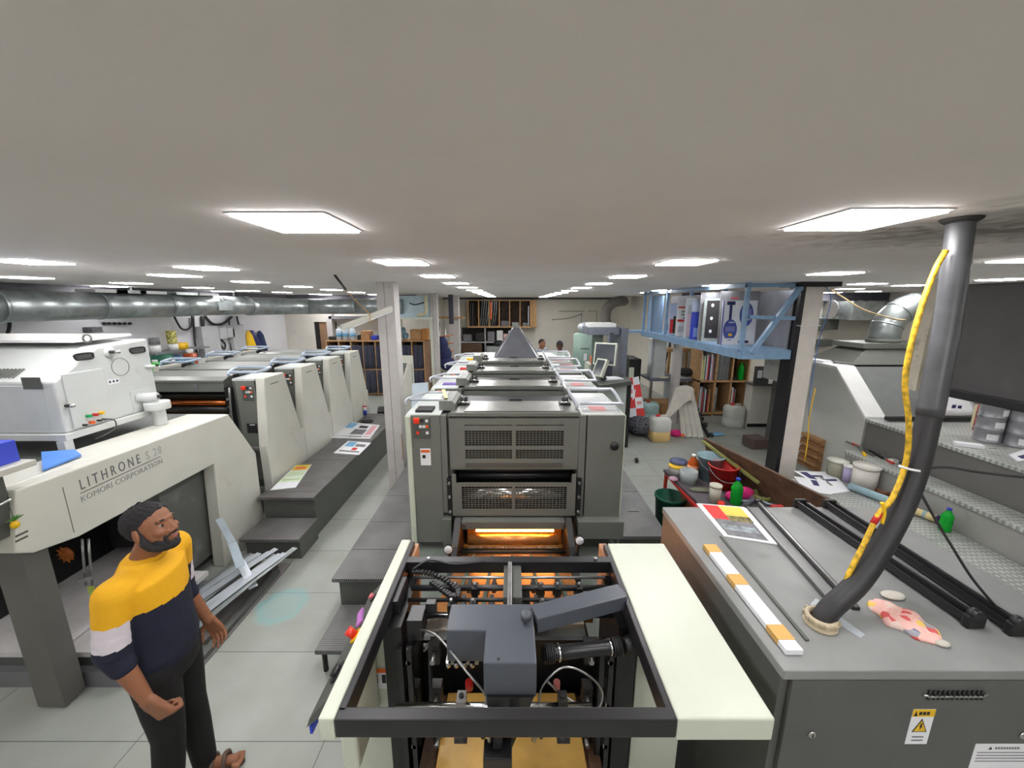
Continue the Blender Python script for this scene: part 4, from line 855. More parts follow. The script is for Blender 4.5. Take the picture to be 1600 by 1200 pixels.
for u, v, mt in ((136, 650, greenb), (146, 648, red), (156, 645, yellow), (130, 664, dark), (141, 660, orange), (152, 657, dark), (160, 655, dark)):
    q = onside(u, v, .012); MB().cyl(q, q+Vector((.03, 0, 0)), .013 if mt is not dark else .008, mt, n=12).build('button', sp)
q = onside(160, 655, .03); MB().tube([q, q+Vector((.04, .05, -.02)), q+Vector((.03, .06, -.09)), q+Vector((0, .0, -.13)), q+Vector((-.03, -.06, -.15))], .005, pgrey2, sub=4, n=8).build('lead', sp)
q = onside(137, 533); m = MB(); 
for i in range(20):
    a1, a2 = i*.3142, (i+1)*.3142; m.beam((q.x, q.y+math.cos(a1)*.03, sz1+.045+math.sin(a1)*.03), (q.x, q.y+math.cos(a2)*.03, sz1+.045+math.sin(a2)*.03), .01, .01, steel)
m.build('lifting_eye', sp)
q = onside(228, 573); m = MB(); m.caps(q, q+Vector((.04, .03, 0)), .014, sprayw, n=10); m.ell(q+Vector((.05, .06, .005)), .014, black, n=10); m.build('lever', sp)
q = onside(215, 622); m = MB(); m.box(sx, sx+.01, q.y-.06, q.y+.12, q.z-.09, q.z+.07, sprayw); m.cyl(q+Vector((.0, .0, .0)), q+Vector((.13, .06, 0)), .04, sprayw, n=20); m.cyl(q+Vector((.13, .06, 0)), q+Vector((.15, .07, 0)), .018, black, n=12); m.build('motor', sp)
m = MB(); c2 = q+Vector((.1, .07, -.05)); m.cyl(c2-Vector((0, 0, .07)), c2, .095, sprayw, n=28); m.cyl(c2-Vector((0, .0, .22)), c2-Vector((0, 0, .07)), .05, sprayw, n=20); m.build('filter_housing', sp, bevel=.004)
m = MB(); m.box(-5.2, sx+.03, sy0-.03, sy1+.02, sz0-.05, sz0, sprayw); m.build('support_frame', sp, bevel=.005)
for x, y in ((sx-.01, sy0-.01), (sx-.01, sy1), (-5.15, sy0), (-5.15, sy1)): MB().box(x-.03, x+.03, y-.03, y+.03, 1.49 if x < -4 else ze, sz0-.05, sprayw).build('leg', sp)

# ================================================================ LEFT PRESS : PRINTING UNITS
LT = 1.77
def make_left_unit():
    y0 = 4.46; t = thing('printing_unit', '', 'printing unit', (-3.8, y0, .0))
    L0_, L1_ = 4.46, 4.46+.82
    # trapezoid side cover
    m = MB(); m.prism([(y0-.02, LT-.02), (y0-.04, LT-.05), (y0-.1, .95), (y0-.1, .02), (y0+.71, .02), (y0+.71, .95), (y0+.36, LT-.02), (y0+.36, LT)], 'x', -2.99, XS, cream); 
    m = MB(); m.prism([(y0-.0, LT), (y0-.1, .95), (y0-.1, .0), (y0+.71, .0), (y0+.71, .93), (y0+.66, .9), (y0+.4, LT)], 'x', -3.04, XS, cream); m.build('side_cover', t, bevel=.012)
    MB().box(XS-.02, XS+.002, y0+.705, y0+.72, .49, .93, pgrey2).build('cover_seam', t) if False else None
    MB().box(-3.3, -3.05, y0-.02, y0+.5, .4, LT-.03, pgrey2).build('side_frame', t)
    MB().box(-3.26, -3.04, y0-.035, y0-.02, .5, LT-.04, pgrey).build('front_panel', t, bevel=.003)
    control_plate(t, -3.12, y0-.035, LT-.17, .8)
    m = MB(); m.box(-3.19, -3.07, y0-.04, y0-.035, 1.1, 1.22, blk_pr); m.box(-3.15, -3.09, y0-.042, y0-.04, 1.2, 1.21, paper); m.build('data_plate', t)
    m = MB(); m.prism([(y0-.1, .93), (y0+.7, .93), (y0+.7, .9), (y0-.1, .9)], 'x', -3.3, -3.04, treadd); m.build('inner_tread', t)
    # body, lid, rollers
    MB().box(-4.78, -3.3, y0+.25, y0+.62, .4, LT-.12, dark).build('frame', t)
    m = MB(); m.prism([(y0+.0, LT-.17), (y0+.0, LT-.03), (y0+.1, LT), (y0+.55, LT+.0), (y0+.6, LT-.1), (y0+.6, LT-.17)], 'x', -4.62, -3.42, pgrey); lid = m.build('ink_lid', t, bevel=.004)
    MB().box(-4.62, -3.42, y0-.01, y0, LT-.05, LT-.04, steel).build('lid_edge', lid)
    for x in (-4.3, -3.75): MB().box(x-.02, x+.02, y0-.006, y0, LT-.16, LT-.06, navy if False else gry_pr).build('lid_clip', lid)
    for z, r, mt in ((LT-.24, .04, dark), (LT-.33, .035, copper), (LT-.42, .05, black), (LT-.53, .04, copper)):
        MB().cyl((-4.6, y0+.12, z), (-3.42, y0+.12, z), r, mt, n=20).build('roller', t)
    MB().box(-4.65, -3.4, y0-.02, y0+.02, .5, LT-.6, pgrey2).build('lower_guard', t)
    MB().box(-4.6, -3.42, y0+.0, y0+.04, LT-.485, LT-.47, yellow).build('yellow_bar', t)
    m = MB(); m.box(-3.38, -3.3, y0-.06, y0+.1, .6, LT-.1, dark)
    for i in range(8): m.cyl((-3.34, y0-.09, .9+.09*i), (-3.34, y0-.06, .9+.09*i), .014, steel, n=8)
    m.tube([(-3.3, y0-.08, LT-.1), (-3.31, y0-.1, 1.3), (-3.29, y0-.08, .9)], .012, steel, sub=4, n=8)
    m.build('pipework', t)
    MB().box(-4.9, -4.62, y0-.02, y0+.5, .4, LT-.03, pgrey2).build('far_frame', t)
    MB().box(-5.0, -4.9, y0, y0+.5, .2, LT, cream).build('far_cover', t)
    MB().box(-3.3, -3.04, y0-.02, y0+.4, LT-.03, LT-.005, MATS['pale_tray']).build('side_tray', t)
    m = MB(); tube_loop(m, (-3.22, y0+.06, LT+.06), .34, .3, .016, tubeb, -.12, .01); m.build('near_handrail', t)
    m = MB(); tube_loop(m, (-4.76, y0+.06, LT+.06), .34, .3, .016, tubeb, -.12, .01); m.build('far_handrail', t)
    for x in (-4.68, -3.36):
        m = MB(); m.cyl((x-.03, y0+.2, LT+.03), (x+.03, y0+.2, LT+.03), .03, black, n=14); m.box(x-.04, x+.04, y0+.14, y0+.26, LT-.03, LT+.02, black); m.build('hinge', t)
    m = MB(); m.box(XS, XS+.002, y0+.1, y0+.26, LT-.1, LT-.09, pgrey2); m.build('name_strip', t)
    return t
V0 = make_left_unit(); V0['label'] = 'left press printing unit nearest the viewer, its rollers and side showing'; V0['group'] = 'printing units of the left press'
for i, nm in enumerate(['second', 'third', 'fourth']): dup(V0, (-3.8, 4.46+.82*(i+1), 0), label='left press printing unit with cream side cover, %s from the viewer' % nm)
# platform and step on the aisle
platform('side_platform', -2.88, -2.24, 3.98, 7.4, .49, 'long dark chequer plate bench platform beside the left press', tm=treadd, bodym=pgrey2, seams=(4.12, 5.05, 6.0, 6.7), slots=[(-2.7, 4.2), (-2.45, 5.2)])
for y in (4.45, 5.4, 6.4): MB().box(-2.256, -2.25, y-.05, y+.05, .36, .38, dark)
m = MB()
for y in (4.5, 5.45, 6.4): m.box(-2.2551, -2.2525, y-.07, y+.07, .34, .38, dark)
platform('step', -2.82, -2.2, 3.55, 3.96, .25, 'low dark chequer plate step at the near end of the left platform', tm=treadd, cat='step')
PZ = .49
def lay(name, pts, z, rects, lab, cat, h=.002, base=paper): return printed(name, [P(u, v, z=z) for u, v in pts], z+.001, h, rects, lab, cat, base)
T = lay('printed_sheet', [(422, 766), (462, 762), (487, 726), (462, 727)], PZ, [(0, 1, .05, .22, paper), (0, 1, .26, .46, grn_pr), (.05, .95, .5, .7, grn_pr), (.05, .95, .74, 1, yel_pr), (.2, .8, .8, .9, orange), (.1, .9, .34, .36, gry_pr)], 'green and yellow printed strip on the near end of the left platform', 'print')
T = lay('printed_sheet', [(521, 708), (561, 711), (580, 692), (544, 689)], PZ, [(.1, .45, .55, .95, skyb), (.5, .9, .6, .8, gry_pr), (.1, .9, .15, .25, gry_pr), (.5, .7, .3, .5, red_pr)], 'white printed sheet hanging over the aisle edge of the left platform', 'print')
for k, (du, dv, lab) in enumerate([(0, 0, 'lower sheet of the white printed pile on the left platform'), (2, -4, 'top sheet of the white printed pile on the left platform')]):
    lay('printed_sheet', [(517+du, 685+dv), (578+du, 686+dv), (592+du, 669+dv), (545+du, 664+dv)], PZ+.012*k, [(.05, .3, .55, .95, skyb), (.4, .75, .1, .5, gry_pr), (.8, .95, .1, .9, mat('pink_print', (226, 170, 180), .6)), (.45, .7, .6, .8, blk_pr)], lab, 'print', h=.009)
tag(MB().ell(P(573, 658, z=PZ+.02), (.12, .1, .025), blk_pr, n=14).build('dark_cloth'), 'black cloth lump at the far end of the left platform', 'cloth')
p = P(571, 648, z=PZ); cnn = thing('spray_can', 'small white, red and blue spray can on the left platform far end', 'spray can', tuple(p))
m = MB().cyl(p, p+Vector((0, 0, .09)), .033, blue2).cyl(p+Vector((0, 0, .09)), p+Vector((0, 0, .16)), .033, paper).cyl(p+Vector((0, 0, .16)), p+Vector((0, 0, .18)), .034, red_pr); m.build('can', cnn); MB().cyl(p+Vector((0, 0, .18)), p+Vector((0, 0, .22)), .015, white).build('cap', cnn)
# strip pile on the floor by the arch leg
rp = random.Random(11)
base_o = tag(MB().hexa([(-2.9, 2.35, .0), (-2.28, 2.35, .0), (-2.28, 3.5, .0), (-2.9, 3.5, .0), (-2.9, 2.35, .012), (-2.28, 2.35, .012), (-2.28, 3.5, .012), (-2.9, 3.5, .012)], mat('floor_plate', (136, 132, 132), .4, .4, var=.08)).build('floor_plate'), 'thin dull metal plate on the floor beside the left press arch', 'plate')
m = MB(); m.box(-2.56, -2.36, 2.5, 3.42, .013, .09, mat('bar_bundle', (98, 94, 92), .4, .4, var=.1)); m.box(-2.42, -2.3, 2.4, 3.35, .013, .05, pgrey2); tag(m.build('bar_bundle'), 'bundle of long brown metal bars lying under the foil strips', 'bars')
labs = ['longest bright', 'uppermost bright', 'second bright', 'narrow grey', 'third bright', 'curled bright', 'bent bright', 'dull grey', 'flat bright', 'lowest grey']
for i in range(10):
    x = -2.74+.05*i; z = .115+.004*i+.006*(i % 3); sk = rp.uniform(-.08, .06)
    a = Vector((x-.16+sk, 2.45+rp.uniform(0, .25), z)); b = Vector((x+.1, 3.42+rp.uniform(-.05, .06), z+.03+.004*i))
    mid = a.lerp(b, .5)+Vector((.0, 0, .01)); m = MB()
    for p_, q_ in ((a, mid), (mid, b)): m.beam(p_, q_, .062, .0025, sheet if i % 3 else galv)
    tag(m.build('metal_strip'), '%s metal foil strip in the heap beside the left press arch' % labs[i], 'strip', 'foil strips in the floor heap')
a, b = P(376, 878, z=.25), P(396, 918, z=.16); tag(MB().beam(a, b, .07, .003, sheet).build('metal_strip'), 'wide white strip lying across the heap of foil strips', 'strip')
a, b = P(342, 810, x=-2.84), P(376, 885, z=.3); tag(MB().beam(a, a.lerp(b, .5)+Vector((.0, .03, -.03)), .06, .002, mat('clear_film', (176, 190, 200), .2, alpha=.8)).beam(a.lerp(b, .5)+Vector((.0, .03, -.03)), b, .07, .002, MATS['clear_film']).build('film_strip'), 'clear bent film strip leaning on the left press arch leg', 'strip')
tag(MB().bc(P(380, 925, z=.05), (.07, .16, .06), dark, -.3).build('tool_block'), 'small dark tool block at the near end of the foil heap', 'block')
# yellow and black hazard strip on the floor at the far left
hz = thing('hazard_strip', 'black and yellow hazard floor strip at the foot of the grey post', 'floor strip', (-3.35, 2.12, 0))
MB().box(-4.4, -3.0, 2.22, 2.6, .001, .01, mat('hazard_black', (40, 42, 50), .6)).build('strip', hz)
for x in (-3.9, -3.6, -3.3): MB().prism([(x, 2.22), (x+.12, 2.22), (x+.2, 2.3), (x+.08, 2.3)], 'z', .011, .013, yellow).build('yellow_patch', hz)

# ================================================================ TIMBER COLUMNS, DUCT
def column(name, x0, x1, y0, y1, lab, top=CEIL, mt=colw, groove=True, z0=0):
    t = thing(name, lab, 'column', ((x0+x1)/2, (y0+y1)/2, z0)); MB().box(x0, x1, y0, y1, z0, top, mt).build('post', t, bevel=.004)
    if groove:
        gx = x0+(x1-x0)*.46; MB().box(gx-.003, gx+.003, y0-.002, y0, z0, top, mat('groove', (120, 112, 110), .7)).build('groove', t)
    return t
cA = column('timber_column', -1.765, -1.535, 5.12, 5.35, 'whitewashed timber column nearest the viewer, between the two presses')
MB().box(-1.55, -1.535, 5.11, 5.12, .46, .85, mat('rust_edge', (160, 130, 116), .6)).build('edge_strip', cA)
column('timber_column', -2.26, -2.05, 10.7, 10.9, 'thin pale column standing further back beside the fabric rack')
column('timber_column', -2.1, -1.78, 13, 13.3, 'pale wide column near the rear wall left of the pigeonhole shelf', groove=False)
# lamp batten
a, b = P(612, 481, y=5.0), P(534, 512, y=4.6); lb = thing('light_batten', 'unlit white tube light batten tilting out from the nearest column', 'light fitting', tuple(a))
MB().beam(a, b, .06, .06, cream).build('housing', lb, bevel=.004); MB().beam(a-Vector((0, 0, .04)), b-Vector((0, 0, .04)), .025, .02, paper).build('tube', lb)
a, b, c = P(523, 430, z=CEIL-.005), P(540, 452, y=4.3), P(578, 492, y=4.75); m = MB(); m.tube([a, b], .012, rubber, n=8); m.tube([b, b.lerp(c, .5)-Vector((0, 0, .01)), c, c+Vector((-.02, 0, -.1))], .005, mat('orange_cord', (196, 150, 90), .6), sub=4, n=8); tag(m.build('dangling_cord_bundle'), 'hanging cord from the ceiling down to the white batten', 'cord')
# big duct
dx, dz_, dr_ = -6.35, 2.60, .2
dt = thing('ventilation_duct', 'large round galvanised duct running along the left wall and rear', 'duct', (dx, 5, 2.6))
def ductpiece(pts, r=dr_, nm='duct_section', mt=galv, par=dt): return MB().tube(pts, r, mt, n=28).build(nm, par)
ys_ = [-1, 1.2, 2.4, 3.6, 4.8, 6.0, 7.2, 8.4, 9.4]
for i in range(len(ys_)-1):
    ductpiece([(dx, ys_[i], dz_), (dx, ys_[i+1], dz_-.0)]); ductpiece([(dx, ys_[i+1]-.02, dz_), (dx, ys_[i+1]+.02, dz_)], dr_+.008, 'flange')
bend = [(dx+(.9-.9*math.cos(t_))*1.0, 9.4+.9*math.sin(t_)*1.35, dz_-.03) for t_ in [k*math.pi/2/8 for k in range(9)]]
MB().tube(bend, dr_*1.03, galv, n=28).build('bend', dt)
yd = bend[-1][1]; ductpiece([(bend[-1][0], yd, dz_-.03), (-4.2, yd, dz_-.03)]); ductpiece([(-4.24, yd, dz_-.03), (-4.2, yd, dz_-.03)], dr_+.01, 'flange'); ductpiece([(-4.2, yd, dz_-.03), (-2.95, yd, dz_-.03)])
MB().box(dx+.17, dx+.215, 8.2, 8.6, 2.5, 2.68, galv).build('inspection_hatch', dt)
for y in (1.8, 4.2, 6.6, 9.0): MB().box(dx-.02, dx+.02, y-.015, y+.015, dz_+.19, CEIL-.001, dark).build('hanger', dt)
for i, (u, lab) in enumerate([(165, 'nearest'), (197, 'second'), (232, 'third'), (285, 'fourth'), (320, 'farthest')]):
    p = P(u, 455+i*1.5, x=dx+.05); tag(MB().bc((dx-.0, p.y, dz_+.225), (.3, .5, .05), galv if i % 2 else white).build('flat_box'), '%s flat pale box resting on top of the left wall duct' % lab, 'box')
# ================================================================ RIGHT : DECKS OF THE RIGHT PRESS
riser = mat('deck_riser', (150, 150, 146), .45, var=.05, scale=3, stain=((110, 108, 102), 4, .62, .4)); riserd = mat('deck_riser_dark', (104, 104, 101), .5, var=.05, scale=3)
D1, D2, D3 = .34, .66, 1.07
X1, X2, X3 = 3.72, 4.46, 4.85
def deck(name, x0, x1, y0, y1, z, lab, body, seams=(), slots=()):
    t = thing(name, lab, 'platform', ((x0+x1)/2, (y0+y1)/2, 0)); o = MB().box(x0, x1, y0, y1, z-.04, z, treadl).build('tread_plate', t, bevel=.004)
    MB().box(x0+.02, x1-.001, y0+.01, y1-.02, .0, z-.04, body).build('body', t)
    for y in seams: MB().box(x0+.01, x1-.01, y-.003, y+.003, z, z+.0008, riserd).build('seam', o)
    for x, y in slots: MB().box(x-.045, x+.045, y-.006, y+.006, z, z+.001, dark).build('hand_slot', o)
    return t
deck('deck_platform', X1, X2+.1, .4, 4.78, D1, 'lowest and widest pale chequer plate deck at the right, behind the grey cabinet', riserd, seams=(3.4, 2.6))
deck('deck_platform', X2+.105, X3+.05, .4, 5.0, D2, 'middle pale chequer plate deck at the right, the narrow one', riser, slots=[(4.7, 3.1), (4.7, 4.3)])
deck('deck_platform', X3+.055, 7.2, .4, 5.12, D3, 'highest pale chequer plate deck at the right, below the dark board', riserd, seams=(4.4, 3.3), slots=[(5.3, 4.0), (5.3, 3.0), (6.0, 3.6)])
# items on the lowest deck
printed('poster_sheet', [P(u, v, z=D1) for u, v in ((1300, 772), (1328, 768), (1300, 738), (1240, 736))], D1+.001, .004, [(.1, .3, .55, .95, navy), (.3, .6, .7, .8, navy), (.55, .9, .5, .6, navy), (.45, .55, .3, .8, gry_pr)], 'white poster sheets with dark blue marks on the lowest right deck', 'poster')
printed('poster_sheet', [P(u, v, z=D1) for u, v in ((1258, 768), (1300, 774), (1290, 752), (1240, 745))], D1+.006, .003, [(.5, .7, .5, .9, navy)], 'blank white sheet corner in front of the poster on the lowest right deck', 'sheet')
a, b = P(1328, 758, z=D1+.06), P(1430, 798, z=D1+.05); ro = thing('paper_roll', 'long pale blue roll with a yellow end on the lowest right deck', 'roll', tuple(a))
a.z = b.z = D1+.05; MB().cyl(a, b, .045, mat('roll_blue', (150, 180, 190), .5)).build('roll', ro); c_ = b.lerp(a, -.28); MB().cyl(b, c_, .04, mat('roll_yellow', (222, 204, 150), .5)).cyl(b.lerp(c_, .4), b.lerp(c_, .55), .041, mat('roll_blue', ())if False else MATS['roll_blue']).build('roll_end', ro)
d_ = (c_-b).normalized(); MB().cyl(c_, c_+d_*.02, .043, navy).build('end_cap', ro)
def tub(name, u, v, z, r, h, mt, lab, cat, lid=None, lidm=None, taper=1.05, grp=None, n=24):
    p = P(u, v, z=z); o = thing(name, lab, cat, tuple(p), grp)
    MB().lathe([(0, 0), (r, 0), (r*taper, h), (r*taper*.9, h), (r*.9, .01), (0, .01)] if lid is None else [(0, 0), (r, 0), (r*taper, h), (0, h)], p, mt, n=n).build('body', o)
    if lid: MB().lathe([(0, h), (r*taper*1.06, h), (r*taper*1.06, h+lid), (0, h+lid)], p, lidm or mt, n=n).build('lid', o)
    return o
tub('white_tub', 1348, 762, D1, .125, .27, mat('ivory_plastic', (214, 210, 202), .4), 'squat white plastic tub with lid against the middle deck riser', 'tub', .04)
tub('lilac_tub', 1324, 752, D1, .06, .2, mat('lilac', (170, 160, 196), .5), 'small lilac tub beside the white plastic tub', 'tub', .02, white)
tub('glass_jar', 1306, 742, D1, .11, .2, mat('jar_glass', (200, 200, 180), .15, trans=.5), 'clear glass jar with a brown lid on the far end of the lowest deck', 'jar', .02, cream)
tub('brown_bowl', 1380, 770, D1, .09, .06, mat('brown_bowl', (120, 72, 50), .5), 'brown shallow bowl beside the white plastic tub', 'bowl')
m = MB(); m.tube([P(1424, 790, z=D1+.02), P(1430, 778, z=D1+.12), P(1420, 772, z=D1+.14), P(1410, 785, z=D1+.02)], .012, red, sub=4, n=8); tag(m.build('red_hose'), 'short red hose loop by the end of the blue roll', 'hose')
def bottle(name, p, h, mt, capm, lab, cat='bottle', grp=None, r=None, label_m=None, wob=1):
    r = r or h*.16; t = thing(name, lab, cat, tuple(p), grp)
    pr_ = [(0, 0), (r*.85, .0), (r, h*.04), (r*.9, h*.2), (r, h*.36), (r*.92, h*.5), (r, h*.62), (r*.7, h*.76), (r*.33, h*.88), (r*.33, h*.94), (0, h*.94)]
    MB().lathe(pr_, p, mt, n=18).build('body', t); MB().cyl(Vector(p)+Vector((0, 0, h*.92)), Vector(p)+Vector((0, 0, h)), r*.4, capm, n=14).build('cap', t)
    if label_m: MB().lathe([(r*1.01, h*.3), (r*1.01, h*.55)], p, label_m, n=18).build('label', t)
    return t
bottle('green_bottle', Vector((4.46, P(1477, 822, x=4.46).y, D1)), .25, green, blue2, 'green plastic bottle standing on the lowest right deck', r=.05)
# items on the middle deck: tool row
tl = [(1322, 690, 1342, 697, red, 'red handled spanner at the far end of the middle deck'), (1335, 694, 1365, 712, steel, 'long steel spanner on the middle deck next to the red one'), (1345, 702, 1352, 712, yellow, 'small yellow handled tool on the middle deck'), (1358, 704, 1380, 716, dark, 'black handled spanner in the middle deck tool row'), (1376, 712, 1396, 724, red, 'red handled pliers at the near end of the deck tool row'), (1388, 712, 1402, 722, steel, 'short steel tool beside the red handled pliers')]
for u0, v0, u1, v1, mt, lab in tl:
    a, b = P(u0, v0, z=D2+.012), P(u1, v1, z=D2+.012); t = thing('hand_tool', lab, 'tool', tuple(a), 'tools on the middle deck'); MB().beam(a, a.lerp(b, .55), .035, .02, steel if mt is not dark else dark).build('jaw', t); MB().beam(a.lerp(b, .5), b, .03, .022, mt).build('handle', t)
p = P(1338, 690, z=D2); tag(MB().cyl(Vector((p.x+.1, p.y-.2, D2)), Vector((p.x+.1, p.y-.2, D2+.1)), .012, dark).build('upright_tool'), 'short upright rod at the far end of the middle deck', 'tool')
tub('tape_ring', 1395, 722, D2, .05, .03, cream, 'cream tape roll in the tool row on the middle deck', 'tape')
tag(MB().ell(P(1446, 728, z=D2+.03), (.07, .05, .03), mat('wad_blue', (170, 176, 200), .8, bump=.5), n=12).build('cloth_wad'), 'pale blue cloth wad near the conduit on the middle deck', 'cloth')
p = P(1480, 728, z=D2+.03); tag(MB().bc(p, (.14, .05, .02), cream, .6).build('cream_scraper'), 'cream plastic scraper on the middle deck right of the conduit', 'scraper')
# items on the top deck
p = P(1356, 640, z=D3); tag(MB().bc(p+Vector((0, 0, .07)), (.11, .11, .14), cream).build('switch_box', bevel=.006), 'small cream switch box at the far corner of the highest deck', 'box')
a, b = P(1385, 654, z=D3+.04), P(1545, 654, z=D3+.04); tag(MB().beam(a, b, .06, .05, black).build('black_bar'), 'black bar lying across the far side of the highest deck', 'bar')
cpm = [(1442, 650), (1528, 652), (1560, 636), (1440, 622)]
o = MB(); A = P(1447, 648, z=D3+.08); B = P(1528, 648, z=D3+.08); h_ = .28
def pf_(s, t): q = A.lerp(B, s); return q+Vector((.03*t-.05*(1-s)*0, .18*t, h_*t))+Vector((0, -.05*math.sin(math.pi*s), 0))
m = MB(); m.grid(pf_, 8, 4, paper); q_ = pf_(.5, .4); m.bc(q_+Vector((0, -.012, 0)), (.05, .004, .05), navy); m.bc(q_+Vector((.08, -.012, -.01)), (.05, .004, .05), navy); tag(m.build('curled_poster', solid=.004), 'curled white poster sheet propped below the dark board', 'poster')
for u, stack, lab in ((1541, 3, 'left'), (1590, 3, 'right')):
    for k in range(stack):
        p = P(u, 688 if u < 1560 else 696, z=D3); p.z = D3+.145*k
        t = thing('ink_can', ['bottom', 'middle', 'top'][k]+' grey ink can of the %s stack on the highest deck' % lab, 'can', tuple(p), 'grey ink cans')
        MB().lathe([(0, 0), (.115, 0), (.118, .004), (.112, .01), (.112, .13), (.118, .138), (0, .138)], p, mat('can_grey', (150, 151, 156), .35, .4, var=.04), n=26).build('body', t)
        MB().lathe([(0, .138), (.11, .138), (.105, .143), (0, .143)], p, white if k == 2 else MATS['can_grey'], n=26).build('lid', t)
        an0 = R(215+20*k); m = MB()
        for i in range(6):
            a1, a2 = an0+i*.14, an0+(i+1)*.14; m.quad([p+Vector((math.cos(a1)*.1135, math.sin(a1)*.1135, .03)), p+Vector((math.cos(a2)*.1135, math.sin(a2)*.1135, .03)), p+Vector((math.cos(a2)*.1135, math.sin(a2)*.1135, .1)), p+Vector((math.cos(a1)*.1135, math.sin(a1)*.1135, .1))], paper)
        m.build('label', t)
p = P(1566, 684, z=D3); 
for k in range(3): pz = Vector((p.x+.08, p.y+.22, D3+.17*k)); tag(MB().lathe([(0, 0), (.12, 0), (.12, .165), (0, .168)], pz, mat('rust_red_tin', (150, 50, 38), .45, var=.1), n=24).build('red_tin'), ['bottom', 'middle', 'top'][k]+' rust red tin between the grey ink can stacks', 'tin', 'rust red tins')
p = P(1527, 668, z=D3); tag(MB().bc(p+Vector((.06, .05, .14)), (.09, .09, .28), mat('yellowed_box', (214, 206, 170), .6)).build('yellowed_carton'), 'tall yellowed carton left of the grey ink cans', 'carton')
tag(MB().bc(P(1513, 695, z=D3+.02), (.22, .09, .035), paper, -.5).build('folded_paper'), 'folded white paper lying on the highest deck left of centre', 'paper')
printed('printed_sheet', [P(u, v, z=D3) for u, v in ((1590, 722), (1640, 716), (1600, 704), (1576, 712))], D3+.002, .01, [(.2, .8, .2, .6, navy)], 'crumpled black and white sheet at the right edge of the highest deck', 'print')
# dark board hung at the right with pale frame
bd = thing('dark_board', 'large dark hanging board with a pale end frame at the upper right', 'board', (3.0, 1.9, 1.95))
bx0 = 2.99; zb0, zb1 = 2.0, CEIL-.17
MB().box(bx0+.02, bx0+.06, .9, 2.72, zb0+.06, zb1, mat('board_dark', (74, 73, 74), .5, var=.1, scale=3, stain=((96, 94, 94), 4, .64, .4))).build('panel', bd)
MB().box(bx0, bx0+.08, .9, 2.74, zb0, zb0+.06, black).build('lower_edge', bd, bevel=.006)
MB().box(bx0+.01, bx0+.07, .9, 2.74, zb1, zb1+.012, mat('edge_brown', (84, 76, 70), .7, var=.3)).build('upper_edge', bd)
m = MB(); pfm = mat('aged_frame', (196, 190, 172), .6, var=.1, stain=((120, 108, 90), 14, .6, .6)); m.box(bx0-.03, bx0-.0, 2.75, 2.8, zb0-.0, CEIL-.11, pfm); m.box(bx0+.01, bx0+.03, 2.75, 2.8, zb0, CEIL-.11, pfm); m.box(bx0-.03, bx0+.1, 2.8, 2.82, zb0, CEIL-.11, pfm); m.build('end_frame', bd)
[MB().cyl((bx0+.05, y_h, zb1), (bx0+.05, y_h, CEIL-.001), .004, dark, n=6).build('hanger_wire', bd) for y_h in (1.2, 2.65)]

# ================================================================ RIGHT PRESS
rpz = 1.69; XRP = 4.92
rd = thing('delivery_unit', 'pale delivery end of the right press with sloping cover and faint lettering', 'press delivery', (5.6, 6.4, 0))
prf = [(7.42, rpz), (5.76, rpz), (5.14, 1.08), (5.14, .02), (6.3, .02), (6.3, 1.08), (6.5, 1.22), (7.42, 1.22)]
lg = mat('light_grey_enamel', (196, 199, 194), .4, var=.03, scale=3)
m = MB(); m.prism(prf, 'x', XRP, XRP+.08, lg); m.build('side_panel', rd, bevel=.008)
MB().prism([(7.42, rpz+.02), (5.75, rpz+.02), (5.13, 1.09), (5.13, 1.04), (5.75, rpz-.03), (7.42, rpz-.03)], 'x', XRP-.01, XRP+.28, white).build('edge_cover', rd, bevel=.01)
MB().prism([(5.78, rpz), (5.16, 1.075), (5.2, 1.07), (5.82, rpz)], 'x', XRP+.28, 6.9, mat('glossy_grey', (136, 140, 138), .18, .3, var=.04)).build('sloping_hood', rd)
MB().box(XRP+.28, 6.9, 5.8, 7.4, 1.2, rpz, pgrey).build('upper_body', rd); MB().box(XRP+.08, 6.9, 5.2, 6.3, .02, 1.05, pgrey2).build('lower_body', rd)
for x, y in ((XRP+.05, 6.95), (6.7, 6.95)): MB().box(x-.02, x+.22, y-.05, y+.2, 0, 1.22, mat('post_dark', (92, 92, 90), .45)).build('post', rd)
MB().box(5.2, 6.6, 6.7, 7.2, .0, .25, mat('brown_base', (96, 80, 76), .6)).build('pile_base', rd)
qa = P(1196, 568, x=XRP-.002); letters('LITHRONE', .11, basis(qa, (0, -1, 0), (0, 0, 1)), mat('mid_lettering2', (150, 152, 152), .5, var=0), 'lettering', rd, space=1.4, sx=.62)
tag(MB().bc((5.0, 6.3, rpz+.03), (.18, .4, .04), paper, .3).build('paper_pile'), 'loose papers lying on top of the right press', 'papers')
tag(MB().bc((5.25, 6.0, rpz+.03), (.25, .25, .03), gry_pr, .7).build('paper_pile'), 'grey printed sheets on top of the right press near the hood', 'papers')
hd = thing('exhaust_hood', 'grey tapered exhaust hood with a galvanised elbow on the right press', 'hood', (5.9, 6.2, rpz))
m = MB(); m.hexa([(5.2, 5.82, rpz+.025), (6.9, 5.82, rpz+.025), (6.9, 6.7, rpz+.025), (5.2, 6.7, rpz+.025), (5.55, 6.0, rpz+.26), (6.6, 6.0, rpz+.26), (6.6, 6.5, rpz+.26), (5.55, 6.5, rpz+.26)], pgrey); m.build('skirt', hd, bevel=.006)
MB().box(5.45, 6.65, 5.95, 6.55, rpz+.26, rpz+.34, pgrey).build('collar', hd, bevel=.004)
